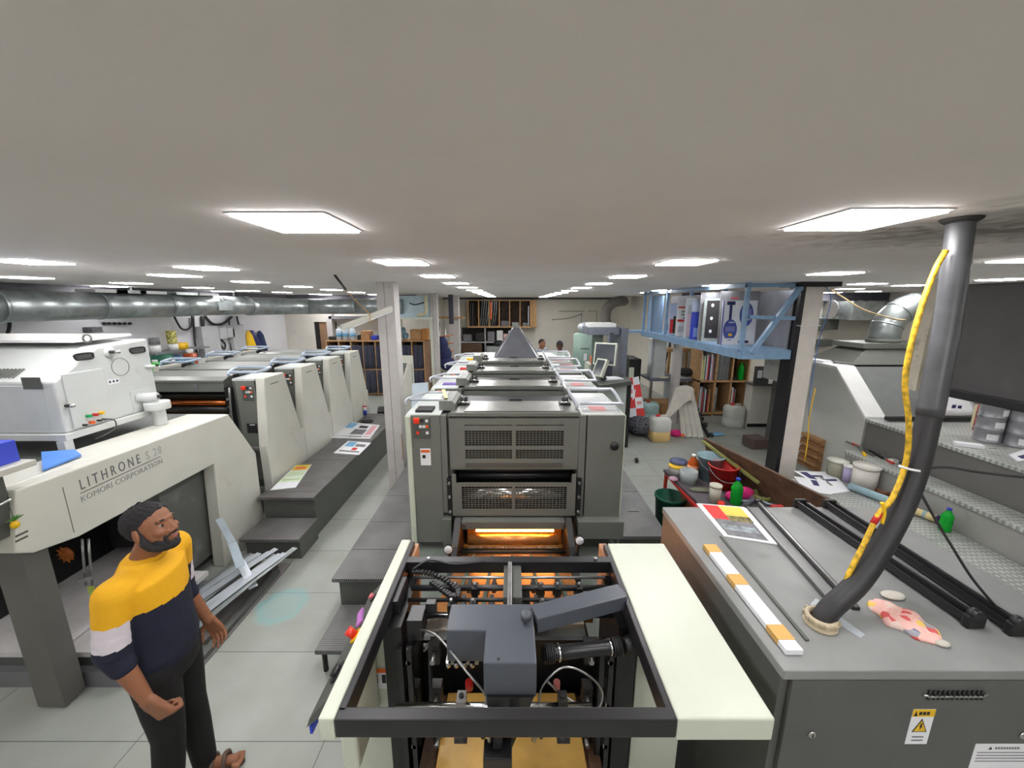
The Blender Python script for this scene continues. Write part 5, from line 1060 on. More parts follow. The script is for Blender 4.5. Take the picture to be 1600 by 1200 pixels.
e0 = Vector((5.98, 6.2, rpz+.34)); R_ = .34; pts = [e0, e0+Vector((0, 0, .16))]+[e0+Vector((.5-.5*math.cos(k*math.pi/12), 0, .16+.42*math.sin(k*math.pi/12))) for k in range(1, 7)]+[e0+Vector((1.8, 0, .58))]
MB().tube(pts, .2, galv, n=28).build('elbow_duct', hd)
for i in (2, 4, 6): d_ = (pts[i+1]-pts[i-1]).normalized(); MB().cyl(pts[i]-d_*.012, pts[i]+d_*.012, .207, galv, n=28).build('duct_band', hd)
MB().cyl(e0+Vector((0, 0, -.0)), e0+Vector((0, 0, .06)), .22, pgrey, n=28).build('base_ring', hd)
# machine under the far delivery
um = thing('pile_machine', 'low cream and steel machine standing behind the grey post of the right press', 'machine', (4.9, 7.9, 0))
a, b = P(1168, 668, y=7.9), P(1240, 590, y=7.9); MB().box(a.x, b.x+.2, 7.9, 8.15, .0, .95, cream).build('body', um, bevel=.01); MB().box(a.x-.02, b.x+.2, 7.86, 8.15, .95, 1.0, steel).build('rail', um); MB().box(a.x-.02, b.x+.2, 7.88, 7.9, .05, .12, dark).build('plinth', um)
MB().box(a.x+.02, a.x+.3, 7.88, 7.95, 1.0, 1.36, pgrey2).build('screen_box', um); MB().box(a.x+.05, a.x+.14, 7.87, 7.88, 1.12, 1.28, paper).build('screen_label', um)
MB().cyl((b.x-.2, 7.84, .1), (b.x-.2, 7.84, 1.3), .02, dark).build('cable_riser', um)
# ================================================================ COLUMN AND BLUE MEZZANINE
cD = thing('timber_column', 'whitewashed timber column with a dark steel flange at the blue rack corner', 'column', (3.95, 5.3, 0))
MB().box(3.86, 4.11, 5.2, 5.42, 0, CEIL-.06, mat('cream_timber', (222, 216, 208), .6, var=.05, scale=5, bump=.15, bscale=25, stain=((150, 140, 130), 9, .66, .4))).build('post', cD, bevel=.006); MB().box(3.80, 3.858, 5.18, 5.4, 0, CEIL-.06, black).build('steel_flange', cD)
MB().box(3.72, 4.25, 5.1, 5.5, CEIL-.06, CEIL, dark).build('head_plate', cD)
MB().tube([(4.12, 5.19, 2.85), (4.2, 5.17, 2.65), (4.12, 5.17, 2.1), (4.12, 5.16, 1.3), (4.15, 5.12, .9)], .005, mat('blue_wire', (80, 120, 190), .5), sub=3, n=8).build('blue_wire', cD)
MB().tube([(4.14, 5.12, 1.5), (4.12, 5.12, 1.1), (4.15, 5.12, .8), (4.14, 5.1, .45)], .007, yellow, sub=3, n=8).build('yellow_wire', cD)
MB().tube([(3.79, 5.17, 2.35), (3.95, 5.16, 2.33), (4.12, 5.18, 2.35)], .004, paper, sub=3, n=6).build('tie_string', cD)
FZ = 1.99; fx0, fx1, fy0, fy1 = 3.13, 3.79, 5.22, 9.3
rk = thing('blue_rack', 'pale blue steel mezzanine rack hanging from the ceiling beside the column', 'rack', (3.6, 7.2, FZ))
MB().box(fx0, fx1, fy0, fy1, FZ-.0, FZ+.03, frameb).build('shelf', rk)
for a, b in (((fx0, fy0), (fx0, fy1)), ((fx0, fy0), (fx1, fy0))): MB().beam((*a, FZ-.04), (*b, FZ-.04), .05, .12, frameb).build('edge_beam', rk)
MB().box(fx0-.35, fx1, fy1-.06, fy1+.2, FZ-.03, FZ+.02, frameb).build('far_ledge', rk)
for x, y in ((fx0+.0, 5.24), (fx0, 7.9), (fx0, 8.9), (fx0, 9.25), (fx1-.05, 8.2), (fx1-.05, 6.9)): MB().box(x-.025, x+.025, y-.025, y+.025, FZ, CEIL-.002, frameb).build('upright', rk)
MB().beam((fx0, fy0, CEIL-.04), (fx0, fy1, CEIL-.04), .05, .05, frameb).build('top_rail', rk); MB().beam((fx0, fy0, CEIL-.04), (fx1, fy0, CEIL-.04), .05, .05, frameb).build('top_rail', rk); MB().beam((fx0+.05, fy0, 2.46), (fx1, fy0, 2.44), .04, .05, frameb).build('mid_rail', rk)
MB().beam((fx0+.12, fy0-.03, FZ-.02), (fx1, fy0-.03, CEIL-.06), .05, .06, frameb).build('diagonal_brace', rk)
MB().box(fx0+.05, fx0+.09, 8.3, 8.9, FZ+.03, CEIL-.1, mat('blue_panel', (104, 128, 156), .5)).build('side_panel', rk)
MB().box(fx1-.02, fx1, fy0+.05, fy1, FZ+.03, CEIL-.1, mat('dull_sheet', (150, 150, 154), .28, .5, var=.06)).build('back_sheet', rk)
MB().box(fx0+.75, fx1-.03, fy0+.06, fy0+.08, FZ+.05, CEIL-.16, MATS['dull_sheet']).build('metal_sheet', rk) if False else None
# plates standing in the rack
def poster(name, x, y, ang, w_, h_, rects, lab, base=paper, tilt=.06, z=FZ+.032):
    """upright printed plate, its face turned towards -x / -y by ang"""
    Q = Matrix.Translation((x, y, z)) @ Matrix.Rotation(ang, 4, 'Z') @ Matrix.Rotation(-tilt, 4, 'X'); m = MB()
    m.hexa([Q @ Vector(q) for q in [(0, 0, 0), (w_, 0, 0), (w_, .008, 0), (0, .008, 0), (0, 0, h_), (w_, 0, h_), (w_, .008, h_), (0, .008, h_)]], base)
    for i, r_ in enumerate(rects):
        a, b, c, d, mt = r_[:5]; e_ = -.001-.0008*i
        if len(r_) > 5:
            cx, cz, rx, rz_ = (a+b)/2*w_, (c+d)/2*h_, (b-a)/2*w_, (d-c)/2*h_
            m.quad([Q @ Vector((cx+rx*math.cos(k*.2618), e_, cz+rz_*math.sin(k*.2618))) for k in range(24)], mt)
        else: m.quad([Q @ Vector(q) for q in [(a*w_, e_, c*h_), (b*w_, e_, c*h_), (b*w_, e_, d*h_), (a*w_, e_, d*h_)]], mt)
    return tag(m.build(name), lab, 'plate', 'printed plates in the blue rack')
lav = mat('lavender_print', (130, 130, 190), .5, var=.1)
poster('metal_plate', fx0+.03, 5.92, 0, .6, .80, [(.36, .52, .34, .52, mat('pinkish_print', (236, 214, 226), .6)), (.82, .86, .25, .5, mat('plum', (150, 70, 100), .6)), (.25, .45, .86, .88, red_pr)], 'large dull metal plate standing in the near end of the blue rack', base=MATS['dull_sheet'])
poster('printed_plate', fx0+.03, 5.84, R(0), .52, .66, [(.0, .05, 0, 1, lav), (.12, .36, .9, .98, navy), (.2, .28, .55, .92, navy), (.06, .46, .1, .58, mat('dial_blue', (70, 84, 160), .5), 1), (.5, .9, .42, .95, MATS['dial_blue'], 1), (.62, .72, .05, .5, navy), (.52, .82, .04, .1, navy), (.12, .4, .3, .42, lav), (.56, .84, .68, .82, lav), (.22, .32, .2, .26, yellow), (.66, .76, .84, .9, yellow), (.15, .38, .12, .15, paper), (.2, .36, .5, .52, paper), (.6, .8, .56, .58, paper)], 'white plate with dark blue guitar-like dial shapes in the blue rack')
poster('printed_plate', fx0+.02, 6.42, R(-22), .42, .70, [(.1, .95, .08, .95, blk_pr)]+[(a, a+.1, c, c+.08, paper, 1) for a in (.25, .62) for c in (.2, .5, .8)], 'black plate with rows of pale round knobs in the blue rack', base=galv)
poster('printed_plate', fx0+.02, 6.85, R(-22), .38, .66, [(0, 1, 0, .72, blue2), (.6, .9, .56, .68, orange, 1), (.15, .4, .06, .3, mat('light_blue', (130, 160, 226), .5)), (.5, .7, .06, .2, MATS['light_blue'])], 'bright blue printed plate in the blue rack', base=mat('pale_blue_sheet', (180, 196, 226), .4))
poster('printed_plate', fx0+.04, 7.15, R(-22), .36, .72, [(.1, .9, .05, .6, mat('pinkish_print', ()) if False else MATS['pinkish_print']), (.3, .5, .1, .5, red_pr)], 'narrow pink and red plate leaning behind the blue plate', base=sheet)
poster('printed_plate', fx0+.04, 7.5, R(-15), .42, .76, [(.05, .9, .7, .74, red_pr), (.05, .9, .36, .42, red_pr), (.3, .8, .43, .48, blue2), (.2, .35, .6, .63, gry_pr), (.55, .7, .6, .63, gry_pr), (.2, .4, .52, .55, gry_pr), (.5, .8, .52, .55, gry_pr), (.1, .4, .1, .25, mat('grid_grey', (200, 204, 210), .6)), (.5, .9, .1, .3, MATS['grid_grey'])], 'white price sheet plate with red and blue bars in the blue rack')
poster('printed_plate', fx0+.03, 7.85, R(-20), .3, .62, [(.1, .3, .05, .5, red_pr), (.3, .45, .05, .6, blk_pr), (.45, .8, .05, .55, yel_pr), (.5, .65, .05, .45, orange)], 'narrow plate with red, black and yellow stripes in the blue rack', base=mat('pale_blue_sheet', ()) if False else MATS['pale_blue_sheet'])
MBX = poster('metal_plate', fx0+.04, 6.60, R(-20), .5, .80, [], 'tall bare grey plate behind the black knob plate', base=MATS['dull_sheet'])
# far support column
column('rack_column', 3.55, 3.7, 8.3, 8.45, 'thin timber column holding the far end of the blue rack', top=FZ-.1, groove=False)

# ================================================================ WORKBENCH
wb = thing('workbench', 'dirty low workbench with red edges full of buckets and bottles', 'workbench', (2.1, 3.4, 0))
BZ = .77
bq = [P(1045, 741, z=BZ), P(1048, 780, z=BZ)]
wx0, wx1, wy0, wy1 = 1.76, 2.5, 2.9, 4.15
top_poly = [(1.74, 4.12), (2.32, 4.12), (2.55, 2.75), (1.8, 2.75)]
slabm = MB(); slab([Vector((x, y, 0)) for x, y in top_poly], BZ-.03, .03, mat('inky_top', (92, 86, 92), .5, var=.2, scale=8, stain=((150, 130, 140), 9, .6, .5)), slabm); slabm.build('bench_top', wb)
MB().box(1.75, 1.77, 2.8, 4.1, BZ-.06, BZ-.03, red).build('red_edge', wb)
for x, y in ((1.75, 4.08), (1.78, 3.45), (1.82, 2.8), (2.3, 4.05), (2.48, 2.8)): MB().box(x, x+.03, y, y+.03, 0, BZ-.03, mat('red_leg', (206, 70, 50), .5)).build('leg', wb)
MB().box(1.8, 2.4, 2.85, 4.0, .2, .23, woodd).build('lower_shelf', wb); MB().box(1.9, 1.95, 3.5, 4.05, .23, BZ-.04, mat('inner_ply', (140, 96, 62), .6)).build('inner_board', wb)
pb_ = MB(); A, B = Vector((2.33, 4.2, 0)), Vector((2.62, 2.72, 0)); A2 = P(1106, 692, y=4.2); pb_.hexa([(2.34, 2.72+1.48, BZ-.1), (2.37, 4.2, BZ-.1), (2.65, 2.72, BZ-.1), (2.62, 2.72, BZ-.1), (2.2, 4.2, 1.12), (2.23, 4.2, 1.12), (2.53, 2.72, 1.12), (2.5, 2.72, 1.12)], woodd)
tag(pb_.build('back_board'), 'dirty brown plank standing along the back of the workbench', 'plank')
a, b = Vector((2.17, 4.15, 1.1)), Vector((2.36, 3.4, .95)); tag(MB().beam(a, b, .025, .025, mat('mossy', (126, 128, 70), .7)).build('green_stick'), 'mossy green stick leaning on the bench plank', 'stick')
def bucket(u, v, r, h, mt, inner, lab, z=BZ, name='bucket', handle=True, rim=None):
    p = P(u, v, z=z); t = thing(name, lab, 'bucket', tuple(p)); 
    MB().lathe([(0, .0), (r*.76, 0), (r*.98, h*.96), (r*1.05, h*.96), (r*1.05, h), (r*.96, h), (r*.73, .012), (0, .012)], p, mt, n=30).build('body', t)
    if inner: MB().lathe([(0, h*.25), (r*.8, h*.25)], p, inner, n=24).build('contents', t)
    if handle: MB().tube([p+Vector((math.cos(R(an))*r*1.06, math.sin(R(an))*r*1.06, h*.9-.11*math.sin(R((an-180))))) for an in range(180, 361, 15)], .004, steel, n=6).build('handle', t)
    return t
bucket(1127, 760, .14, .24, red, None, 'large red bucket in the middle of the workbench')
bucket(1107, 748, .13, .27, mat('grey_blue_bucket', (130, 158, 166), .5, var=.1), None, 'grey blue bucket behind the red one on the workbench')
p = P(1076, 750, z=BZ)
bottle('amber_bottle', P(1081, 745, z=BZ), .26, mat('amber_plastic', (206, 96, 30), .25, trans=.2), white, 'amber plastic bottle with a white cap on the workbench', r=.055, label_m=mat('peach_label', (220, 150, 110), .6))
tub('paint_tin', 1059, 738, BZ, .085, .12, white, 'white paint tin with a dark blue lid at the far left of the bench', 'tin', .02, mat('slate_lid', (76, 84, 120), .4))
tub('paint_tin', 1056, 742, BZ, .075, .1, mat('tin_grey', (170, 170, 166), .4), 'grey tin with a yellow rim at the left edge of the bench', 'tin', .012, yellow)
tub('clear_jar', 1075, 753, BZ, .085, .13, mat('jar_pale', (190, 200, 200), .2, trans=.3), 'stained clear plastic jar in front of the amber bottle', 'jar')
tub('white_canister', 1116, 783, BZ, .05, .15, mat('dirty_white', (206, 204, 188), .5, var=.06), 'dirty white canister at the near side of the bench', 'canister', .02, mat('cream_lid', (220, 214, 196), .5))
bottle('green_bottle', P(1149, 787, z=BZ), .26, green, blue2, 'green plastic bottle with blue cap on the workbench', r=.052, label_m=None)
tag(MB().ell(P(1162, 770, z=BZ+.05), (.1, .06, .06), pink, n=14).ell(P(1142, 775, z=BZ+.04), (.05, .05, .045), pink, n=12).build('pink_cloth'), 'bright pink cloth bundle behind the green bottle on the bench', 'cloth')
tub('steel_pan', 1163, 783, BZ, .075, .05, mat('pan_steel', (150, 160, 172), .3, .6), 'round steel pan with bluish content near the bench end', 'pan')
tub('steel_pan', 1188, 780, BZ, .085, .06, mat('pan_olive', (126, 128, 70), .4), 'olive lined pan at the right end of the bench', 'pan')
tub('steel_pan', 1202, 786, BZ, .07, .03, MATS['pan_steel'], 'flat steel pan against the plank at the bench end', 'pan')
m = MB(); m.ell(P(1095, 765, z=BZ+.012), (.12, .05, .014), mat('rag_olive', (110, 112, 96), .9, bump=.5), n=12); tag(m.build('dirty_rag'), 'dirty olive rag lying on the bench before the red bucket', 'rag')
tag(MB().ell(P(1052, 748, z=BZ+.02), (.05, .05, .02), mat('pinkish_rag', (176, 140, 160), .9), n=12).build('pink_rag'), 'faded pink rag at the left corner of the bench', 'rag')
p = P(1126, 794, z=BZ); tag(MB().cyl(p, p+Vector((0, 0, .06)), .03, ored).build('bottle_top'), 'red plastic cap just behind the cabinet print', 'cap')
a, b = P(1205, 792, z=BZ+.03), P(1245, 792, z=BZ+.03); tag(MB().cyl(a, b, .02, red_pr).build('red_pole'), 'short red pole lying behind the cabinet near the column', 'pole')
tb = bucket(1040, 812, .16, .55, gbin, mat('bin_rubbish', (90, 96, 50), .8, var=.5, scale=40), 'dark green waste bin on the floor left of the workbench', z=.25, name='waste_bin', handle=False); 
tb.location.z = 0; tb.location.x += .03

a = P(1194, 745, z=0); tag(MB().bc(P(1190, 758, z=.12), (.3, .22, .24), card, .6).build('cardboard_box'), 'open cardboard box on the floor behind the bench plank', 'box')
tag(MB().bc(P(1180, 690, z=.1), (.3, .3, .18), MATS['brown_base'], .1).build('cardboard_box'), 'brown low box on the floor by the post of the right press', 'box')
st = P(1262, 738, z=0)
for k in range(12): tag(MB().bc((st.x+.30+.03*math.sin(k*2.1), st.y+.2, .022+.045*k), (.36, .4, .04), card if k % 3 else mat('card_dark', (150, 108, 72), .8), .04*math.sin(k*1.7)).build('folded_carton'), 'flattened brown carton in the knee high stack right of the column', 'carton', 'stack of flattened cartons')
# ================================================================ MIDDLE PRESS DELIVERY
dv = thing('delivery_unit', 'grey far delivery end of the middle press under the tapered cone', 'press delivery', (0.02, 7.6, .5))
MB().box(-.86, .9, 6.85, 8.25, .5, 1.54, pgrey2).build('body', dv, bevel=.01)
MB().box(-.9, -.86, 6.85, 8.25, .5, 1.56, cream2).build('side_cover', dv); MB().box(.9, .94, 6.85, 8.25, .5, 1.56, cream2).build('side_cover', dv)
MB().prism([(6.85, 1.54), (6.85, 1.58), (7.0, 1.62), (8.2, 1.62), (8.25, 1.54)], 'x', -.84, .86, mat('lid_pale', (176, 180, 178), .22, .2, var=.04)).build('top_lid', dv, bevel=.006)
cn_ = MB(); yc_, hz_ = 7.55, 1.621
cn_.hexa([(-.36, 7.15, hz_), (.53, 7.15, hz_), (.53, 7.95, hz_), (-.36, 7.95, hz_), (.01, 7.45, 2.19), (.15, 7.45, 2.19), (.15, 7.62, 2.19), (.01, 7.62, 2.19)], mat('cone_grey', (104, 106, 112), .3, .3, var=.06))
ho_ = tag(cn_.build('cone_hood', bevel=.03), 'grey tapered cone hood standing on the far end of the middle press', 'hood')
MB().box(.01, .15, 7.45, 7.62, 2.19, 2.205, steel).build('neck', ho_); MB().box(.03, .13, 7.13, 7.15, 1.622, 1.65, black).build('grip', ho_)
# ================================================================ REAR WALL SHELVES
pg = thing('pigeonhole_shelf', 'wooden six bay pigeonhole shelf high on the rear wall', 'shelf', (-.5, 16.3, 1.66))
a, b = P(732, 510, y=16.0), P(829, 470, y=16.0); c_ = P(838, 500, y=16.5)
x0, x1, z0, z1 = a.x, b.x, a.z, CEIL-.1
back_dark = mat('shelf_inside', (70, 56, 48), .7, var=.2)
MB().box(x0, x1, 16.5, 16.55, z0, z1, back_dark).build('back', pg); MB().box(x0, x1, 16.0, 16.5, z1-.04, z1, ply).build('top', pg); MB().box(x0-.05, x1, 15.95, 16.5, z0-.05, z0, ply).build('bottom', pg)
for i in range(7): x = x0+(x1-x0)*i/6; MB().box(x-.02, x+.02, 16.0, 16.5, z0, z1-.04, ply if i != 6 else wood).build('divider', pg)
MB().box(x1+.02, x1+.26, 16.1, 16.55, z0-.05, z1, wood).build('end_board', pg)
bw = (x1-x0)/6
names_ = ['first', 'second', 'third', 'fourth', 'fifth', 'sixth']
for i, n_, hh in ((0, 2, .95), (1, 4, 1.1), (2, 3, 1.1)):
    for k in range(n_):
        xx = x0+bw*i+.08+k*.085; m = MB(); zb_ = z0+.002
        pts = [Vector((xx+.12*math.sin(t*1.3)*(1 if i else .5)-.04, 16.04+.01*k, zb_+hh*t)) for t in (0, .25, .5, .75, 1)]
        vs = []; 
        for q in pts[::-1]: vs += [q, q+Vector((.012, 0, 0)), q+Vector((.012, .38, 0)), q+Vector((0, .38, 0))]
        m.add(vs, [(4*j, 4*j+1, 4*j+5, 4*j+4) for j in range(4)]+[(4*j+1, 4*j+2, 4*j+6, 4*j+5) for j in range(4)]+[(4*j+2, 4*j+3, 4*j+7, 4*j+6) for j in range(4)]+[(4*j+3, 4*j, 4*j+4, 4*j+7) for j in range(4)]+[(0, 1, 2, 3), (16, 17, 18, 19)], galv if i else gry_pr)
        tag(m.build('bent_plate'), 'curved metal printing plate in the %s bay from the left of the rear shelf' % names_[i], 'plate', 'plates in the %s bay' % names_[i])
tag(MB().box(x0+bw*2+.05, x0+bw*2+.12, 16.02, 16.03, z0+.3, z0+1.0, orange).build('orange_sheet'), 'orange sheet edge between the plates of the third bay', 'sheet')
for i, hh, r_ in ((3, .22, .16), (4, .16, .14), (5, .14, .12)): tag(MB().bc((x0+bw*(i+.5), 16.2, z0+hh/2+.001), (r_*2, .25, hh), gry_pr if i != 4 else galv, .2).build('paper_bundle'), 'grey bundle at the bottom of the %s bay from the left' % names_[i], 'bundle')
tag(MB().bc((x0+bw*5.82, 16.2, z0+.42), (.03, .3, .8), sheet, 0).build('leaning_sheet'), 'pale sheet leaning on the right side of the sixth bay', 'sheet')
ls = thing('low_shelf', 'dark shelf unit with white edges under the pigeonhole shelf', 'shelf', (-1.4, 16.2, 0))
a, b = P(719, 512, y=16.0), P(795, 560, y=16.0); xa, xb = a.x, b.x+.4; zt = z0-.08
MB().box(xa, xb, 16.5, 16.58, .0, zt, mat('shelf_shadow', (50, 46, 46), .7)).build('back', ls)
for x in (xa, xa+1.02, xb): MB().box(x-.02, x+.02, 16.0, 16.5, 0, zt, mat('white_edge', (190, 186, 186), .6)).build('side', ls)
for z in (zt-.58, .35): MB().box(xa, xb, 16.0, 16.5, z-.02, z+.02, MATS['white_edge']).build('board', ls)
for k, (dx_, w_, h_, mt, lab) in enumerate([(.1, .35, .3, gry_pr, 'dark grey bundle at the left end of the low rear shelf'), (.6, .4, .36, blk_pr, 'black bundle in the left bay of the low rear shelf'), (1.12, .3, .42, gry_pr, 'grey bundle in the right bay of the low rear shelf'), (1.5, .26, .46, white, 'white container in the right bay of the low rear shelf'), (1.78, .2, .32, mat('pinkish', (206, 170, 160), .6), 'pinkish carton in the right bay of the low rear shelf'), (1.98, .22, .46, paper, 'tall white paper pile in the right bay of the low rear shelf')]):
    tag(MB().bc((xa+dx_+w_/2, 16.2, zt-.56+h_/2+.001), (w_, .3, h_), mt).build('shelf_bundle', bevel=.03), lab, 'bundle')
tag(MB().box(xa+.05, xa+.9, 15.9, 15.98, .0, zt-.62, woodd).build('brown_plank'), 'dark brown panel leaning before the lower left shelf', 'panel')
tag(MB().box(xa+1.1, xb, 15.6, 15.97, 0, .95, mat('steel_counter', (170, 176, 176), .3, .5)).build('steel_counter'), 'pale steel counter under the low rear shelf', 'counter')
tag(MB().ell((xa+1.6, 15.8, 1.05), (.22, .15, .14), blk_pr, n=14).build('black_bag'), 'black bag on the steel counter left of the cone hood', 'bag')
# coat rack with dark blue cloths
cr_ = thing('wire_rack', 'narrow wire rack with dark blue cloths between the two far columns', 'rack', (-1.9, 11.2, 0)); cx_ = P(694, 560, y=11.2).x
for dx_ in (-.22, .12): MB().cyl((cx_+dx_, 11.2, 0), (cx_+dx_*.4, 11.2, 2.15), .018, steel).build('post', cr_)
for k in range(6): MB().cyl((cx_-.2, 11.2, .6+.22*k), (cx_+.3, 11.1, .66+.22*k), .016, MATS['rust_orange']).build('arm', cr_)
for k in range(3): tag(MB().ell((cx_-.02+.06*k, 11.12, 1.5-.28*k), (.16+.04*k, .1, .22), mat('navy_cloth', (44, 50, 90), .9, bump=.5), n=14).build('hanging_cloth'), ['top', 'middle', 'lowest'][k]+' dark blue cloth on the wire rack', 'cloth', 'cloths on the wire rack')
tag(MB().bc((cx_+.25, 11.3, .55), (.9, .5, .2), mat('moss_pile', (110, 112, 100), .8), .2).build('cloth_pile'), 'grey green pile at the foot of the wire rack', 'pile')
tag(MB().box(P(685, 0, y=11.6).x, P(692, 0, y=11.6).x+.02, 11.6, 11.7, 2.05, CEIL-.001, mat('dark_unit', (58, 60, 72), .6)).build('dark_cabinet'), 'small dark cabinet high beside the thin far column', 'cabinet')
a, b = P(684, 496, y=12.95), P(726, 496, y=12.95); tag(MB().beam(a, b, .1, .06, wood).build('timber_pole'), 'raw timber pole lying level across the far columns', 'pole')
# rear wall wiring, pipe, seam
trn = [MB().tube([(2.0, YB-.01, 2.35), (3.6, YB-.01, 2.35), (3.62, YB-.01, .9)], .012, gry_pr, n=6), MB().tube([(1.7, YB-.01, 2.0), (2.4, YB-.01, 2.05), (3.0, YB-.01, 2.25)], .012, dark, n=6, sub=4), MB().tube([(2.95, YB-.01, 2.25), (2.98, YB-.01, 1.1)], .008, dark, n=6)]
for m, lab in zip(trn, ('grey conduit run turning down the rear wall', 'sagging dark wire on the rear wall right of the shelf', 'thin vertical wire on the rear wall')): tag(m.build('wall_wire'), lab, 'wire')
struct(MB().box(3.0+.08, 3.13+.08, YB-.05, YB, 0, CEIL-.07, wallm).build('trim_5'))
a = [P(948, 508, y=13.5), P(946, 494, y=13.5), P(949, 482, y=13.5), P(957, 474, y=13.5), P(968, 471, y=13.6)]; tag(MB().tube(a+[P(975, 471, y=14.4)], .17, mat('dull_pipe', (128, 124, 122), .5), sub=3, n=20).build('exhaust_pipe'), 'dull grey curved exhaust pipe rising behind the console canopy', 'pipe')
# ================================================================ GREEN TANK, CONSOLE WITH CANOPY
p = P(910, 590, y=10.0); tk = thing('green_tank', 'tall pale green cylindrical tank near the rear wall', 'tank', (p.x, 10, 0))
tm_ = mat('tank_green', (134, 160, 148), .4, var=.06); zt = P(910, 520, y=10).z
MB().lathe([(0, 0), (.27, 0), (.27, zt-.04), (.2, zt), (0, zt)], (p.x, 10, 0), tm_, n=30).build('shell', tk)
m = MB()
for i in range(6): a1 = R(245+i*8); m.quad([Vector((p.x+.272*math.cos(a1+e_), 10+.272*math.sin(a1+e_), z)) for e_, z in ((0, 1.5), (.09, 1.5), (.09, 1.54), (0, 1.54))], blk_pr)
m.build('lettering_band', tk); 
m = MB(); a1 = R(262); m.quad([Vector((p.x+.273*math.cos(a1+e_), 10+.273*math.sin(a1+e_), z)) for e_, z in ((0, 1.22), (.3, 1.22), (.3, 1.4), (0, 1.4))], paper); m.build('label', tk)
tag(MB().ell((p.x+.02, 10, zt+.13), (.2, .18, .14), sheet, n=14).ell((p.x+.17, 9.95, zt+.16), (.16, .12, .1), poly, n=12).build('plastic_bundle'), 'crumpled clear plastic bundle on top of the green tank', 'bundle')
oc = thing('operator_console', 'grey operator console with overhead canopy right of the middle press', 'console', (2.0, 7.2, 0)); bg = mat('console_bluegrey', (112, 118, 130), .4)
ya = 7.6
def O(u, v, y=ya): return P(u, v, y=y)
a, b = O(918, 511), O(966, 523); MB().box(a.x, b.x, ya-.1, ya+.6, b.z, a.z, bg).build('canopy', oc, bevel=.01)
MB().box(a.x+.05, b.x-.05, ya, ya+.5, a.z, a.z+.07, white).build('canopy_light', oc)
a, b = O(968, 512), O(978, 610); MB().box(a.x, a.x+.12, ya-.2, ya+.9, .0, a.z, bg).build('side_post', oc)
m = MB(); m.box(O(974, 0).x, O(980, 0).x, ya-.3, ya-.24, .7, O(0, 518).z, mat('dark_rail', (70, 72, 84), .5)); m.build('front_rail', oc)
gg = mat('smoky_glass', (120, 138, 132), .15, var=.05, alpha=.8); MB().box(O(950, 0).x, O(970, 0).x, ya+.1, ya+.13, 1.0, O(0, 524).z-.0, gg).build('glass_panel', oc)
MB().box(O(968.5, 0).x, O(977, 0).x, ya-.35, ya-.31, O(0, 557).z, O(0, 534).z, mat('pale_lamp', (214, 226, 208), .4)).build('lamp_strip', oc)
zt = P(960, 592, y=6.9).z; tx0, tx1 = P(925, 600, y=6.9).x, P(980, 600, y=6.9).x
m = MB(); m.hexa([(tx0, 6.3, zt-.07), (tx1+.02, 6.7, zt-.07), (tx1+.1, 7.9, zt-.07), (tx0, 7.9, zt-.07), (tx0, 6.3, zt), (tx1+.02, 6.7, zt), (tx1+.1, 7.9, zt), (tx0, 7.9, zt)], pgrey2); m.build('desk_top', oc)
MB().box(tx0+.05, tx1-.05, 6.75, 7.8, .0, zt-.07, mat('desk_body', (190, 198, 194), .4)).build('desk_body', oc); MB().box(tx1-.05, tx1+.05, 6.8, 7.8, 0, zt-.07, dark).build('desk_end', oc)
tag(MB().bc((tx0+.35, 6.9, zt+.012), (.35, .25, .02), paper, .3).build('desk_papers'), 'white papers on the console desk', 'papers')
def screen(u, v, y, w_, h_, ang, lab, tl=.2):
    p = P(u, v, y=y); t = thing('monitor', lab, 'monitor', (p.x, p.y, zt)); Q = Matrix.Translation(p) @ Matrix.Rotation(ang, 4, 'Z') @ Matrix.Rotation(-tl, 4, 'X')
    def bx_(x0, x1, y0, y1, z0, z1): return [Q @ Vector(q) for q in [(x0, y0, z0), (x1, y0, z0), (x1, y1, z0), (x0, y1, z0), (x0, y0, z1), (x1, y0, z1), (x1, y1, z1), (x0, y1, z1)]]
    MB().hexa(bx_(-w_/2, w_/2, 0, .08, -h_/2, h_/2), cream2).build('casing', t, bevel=.01); MB().hexa(bx_(-w_/2+.03, w_/2-.03, -.006, 0, -h_/2+.03, h_/2-.03), mat('screen_dark', (50, 58, 66), .2)).build('screen', t)
    MB().beam(p+Vector((.03, .06, -.05)), Vector((p.x+.12, p.y+.1, zt)), .12, .06, MATS['dark_rail']).build('stand', t); return t
screen(945, 553, 7.1, .42, .42, R(-30), 'larger dark monitor on the console beside the middle press'); screen(936, 574, 6.7, .22, .34, R(-50), 'small tilted monitor at the front of the console desk', .5)
p = P(928, 562, y=8.6); tag(MB().bc(p, (.16, .16, .16), orange).build('orange_box'), 'small orange box between the green tank and the monitor', 'box'); tag(MB().box(p.x-.15, p.x+.3, 8.4, 8.9, 0, p.z-.08, cream2).build('cream_cabinet'), 'cream cabinet under the orange box beside the green tank', 'cabinet')
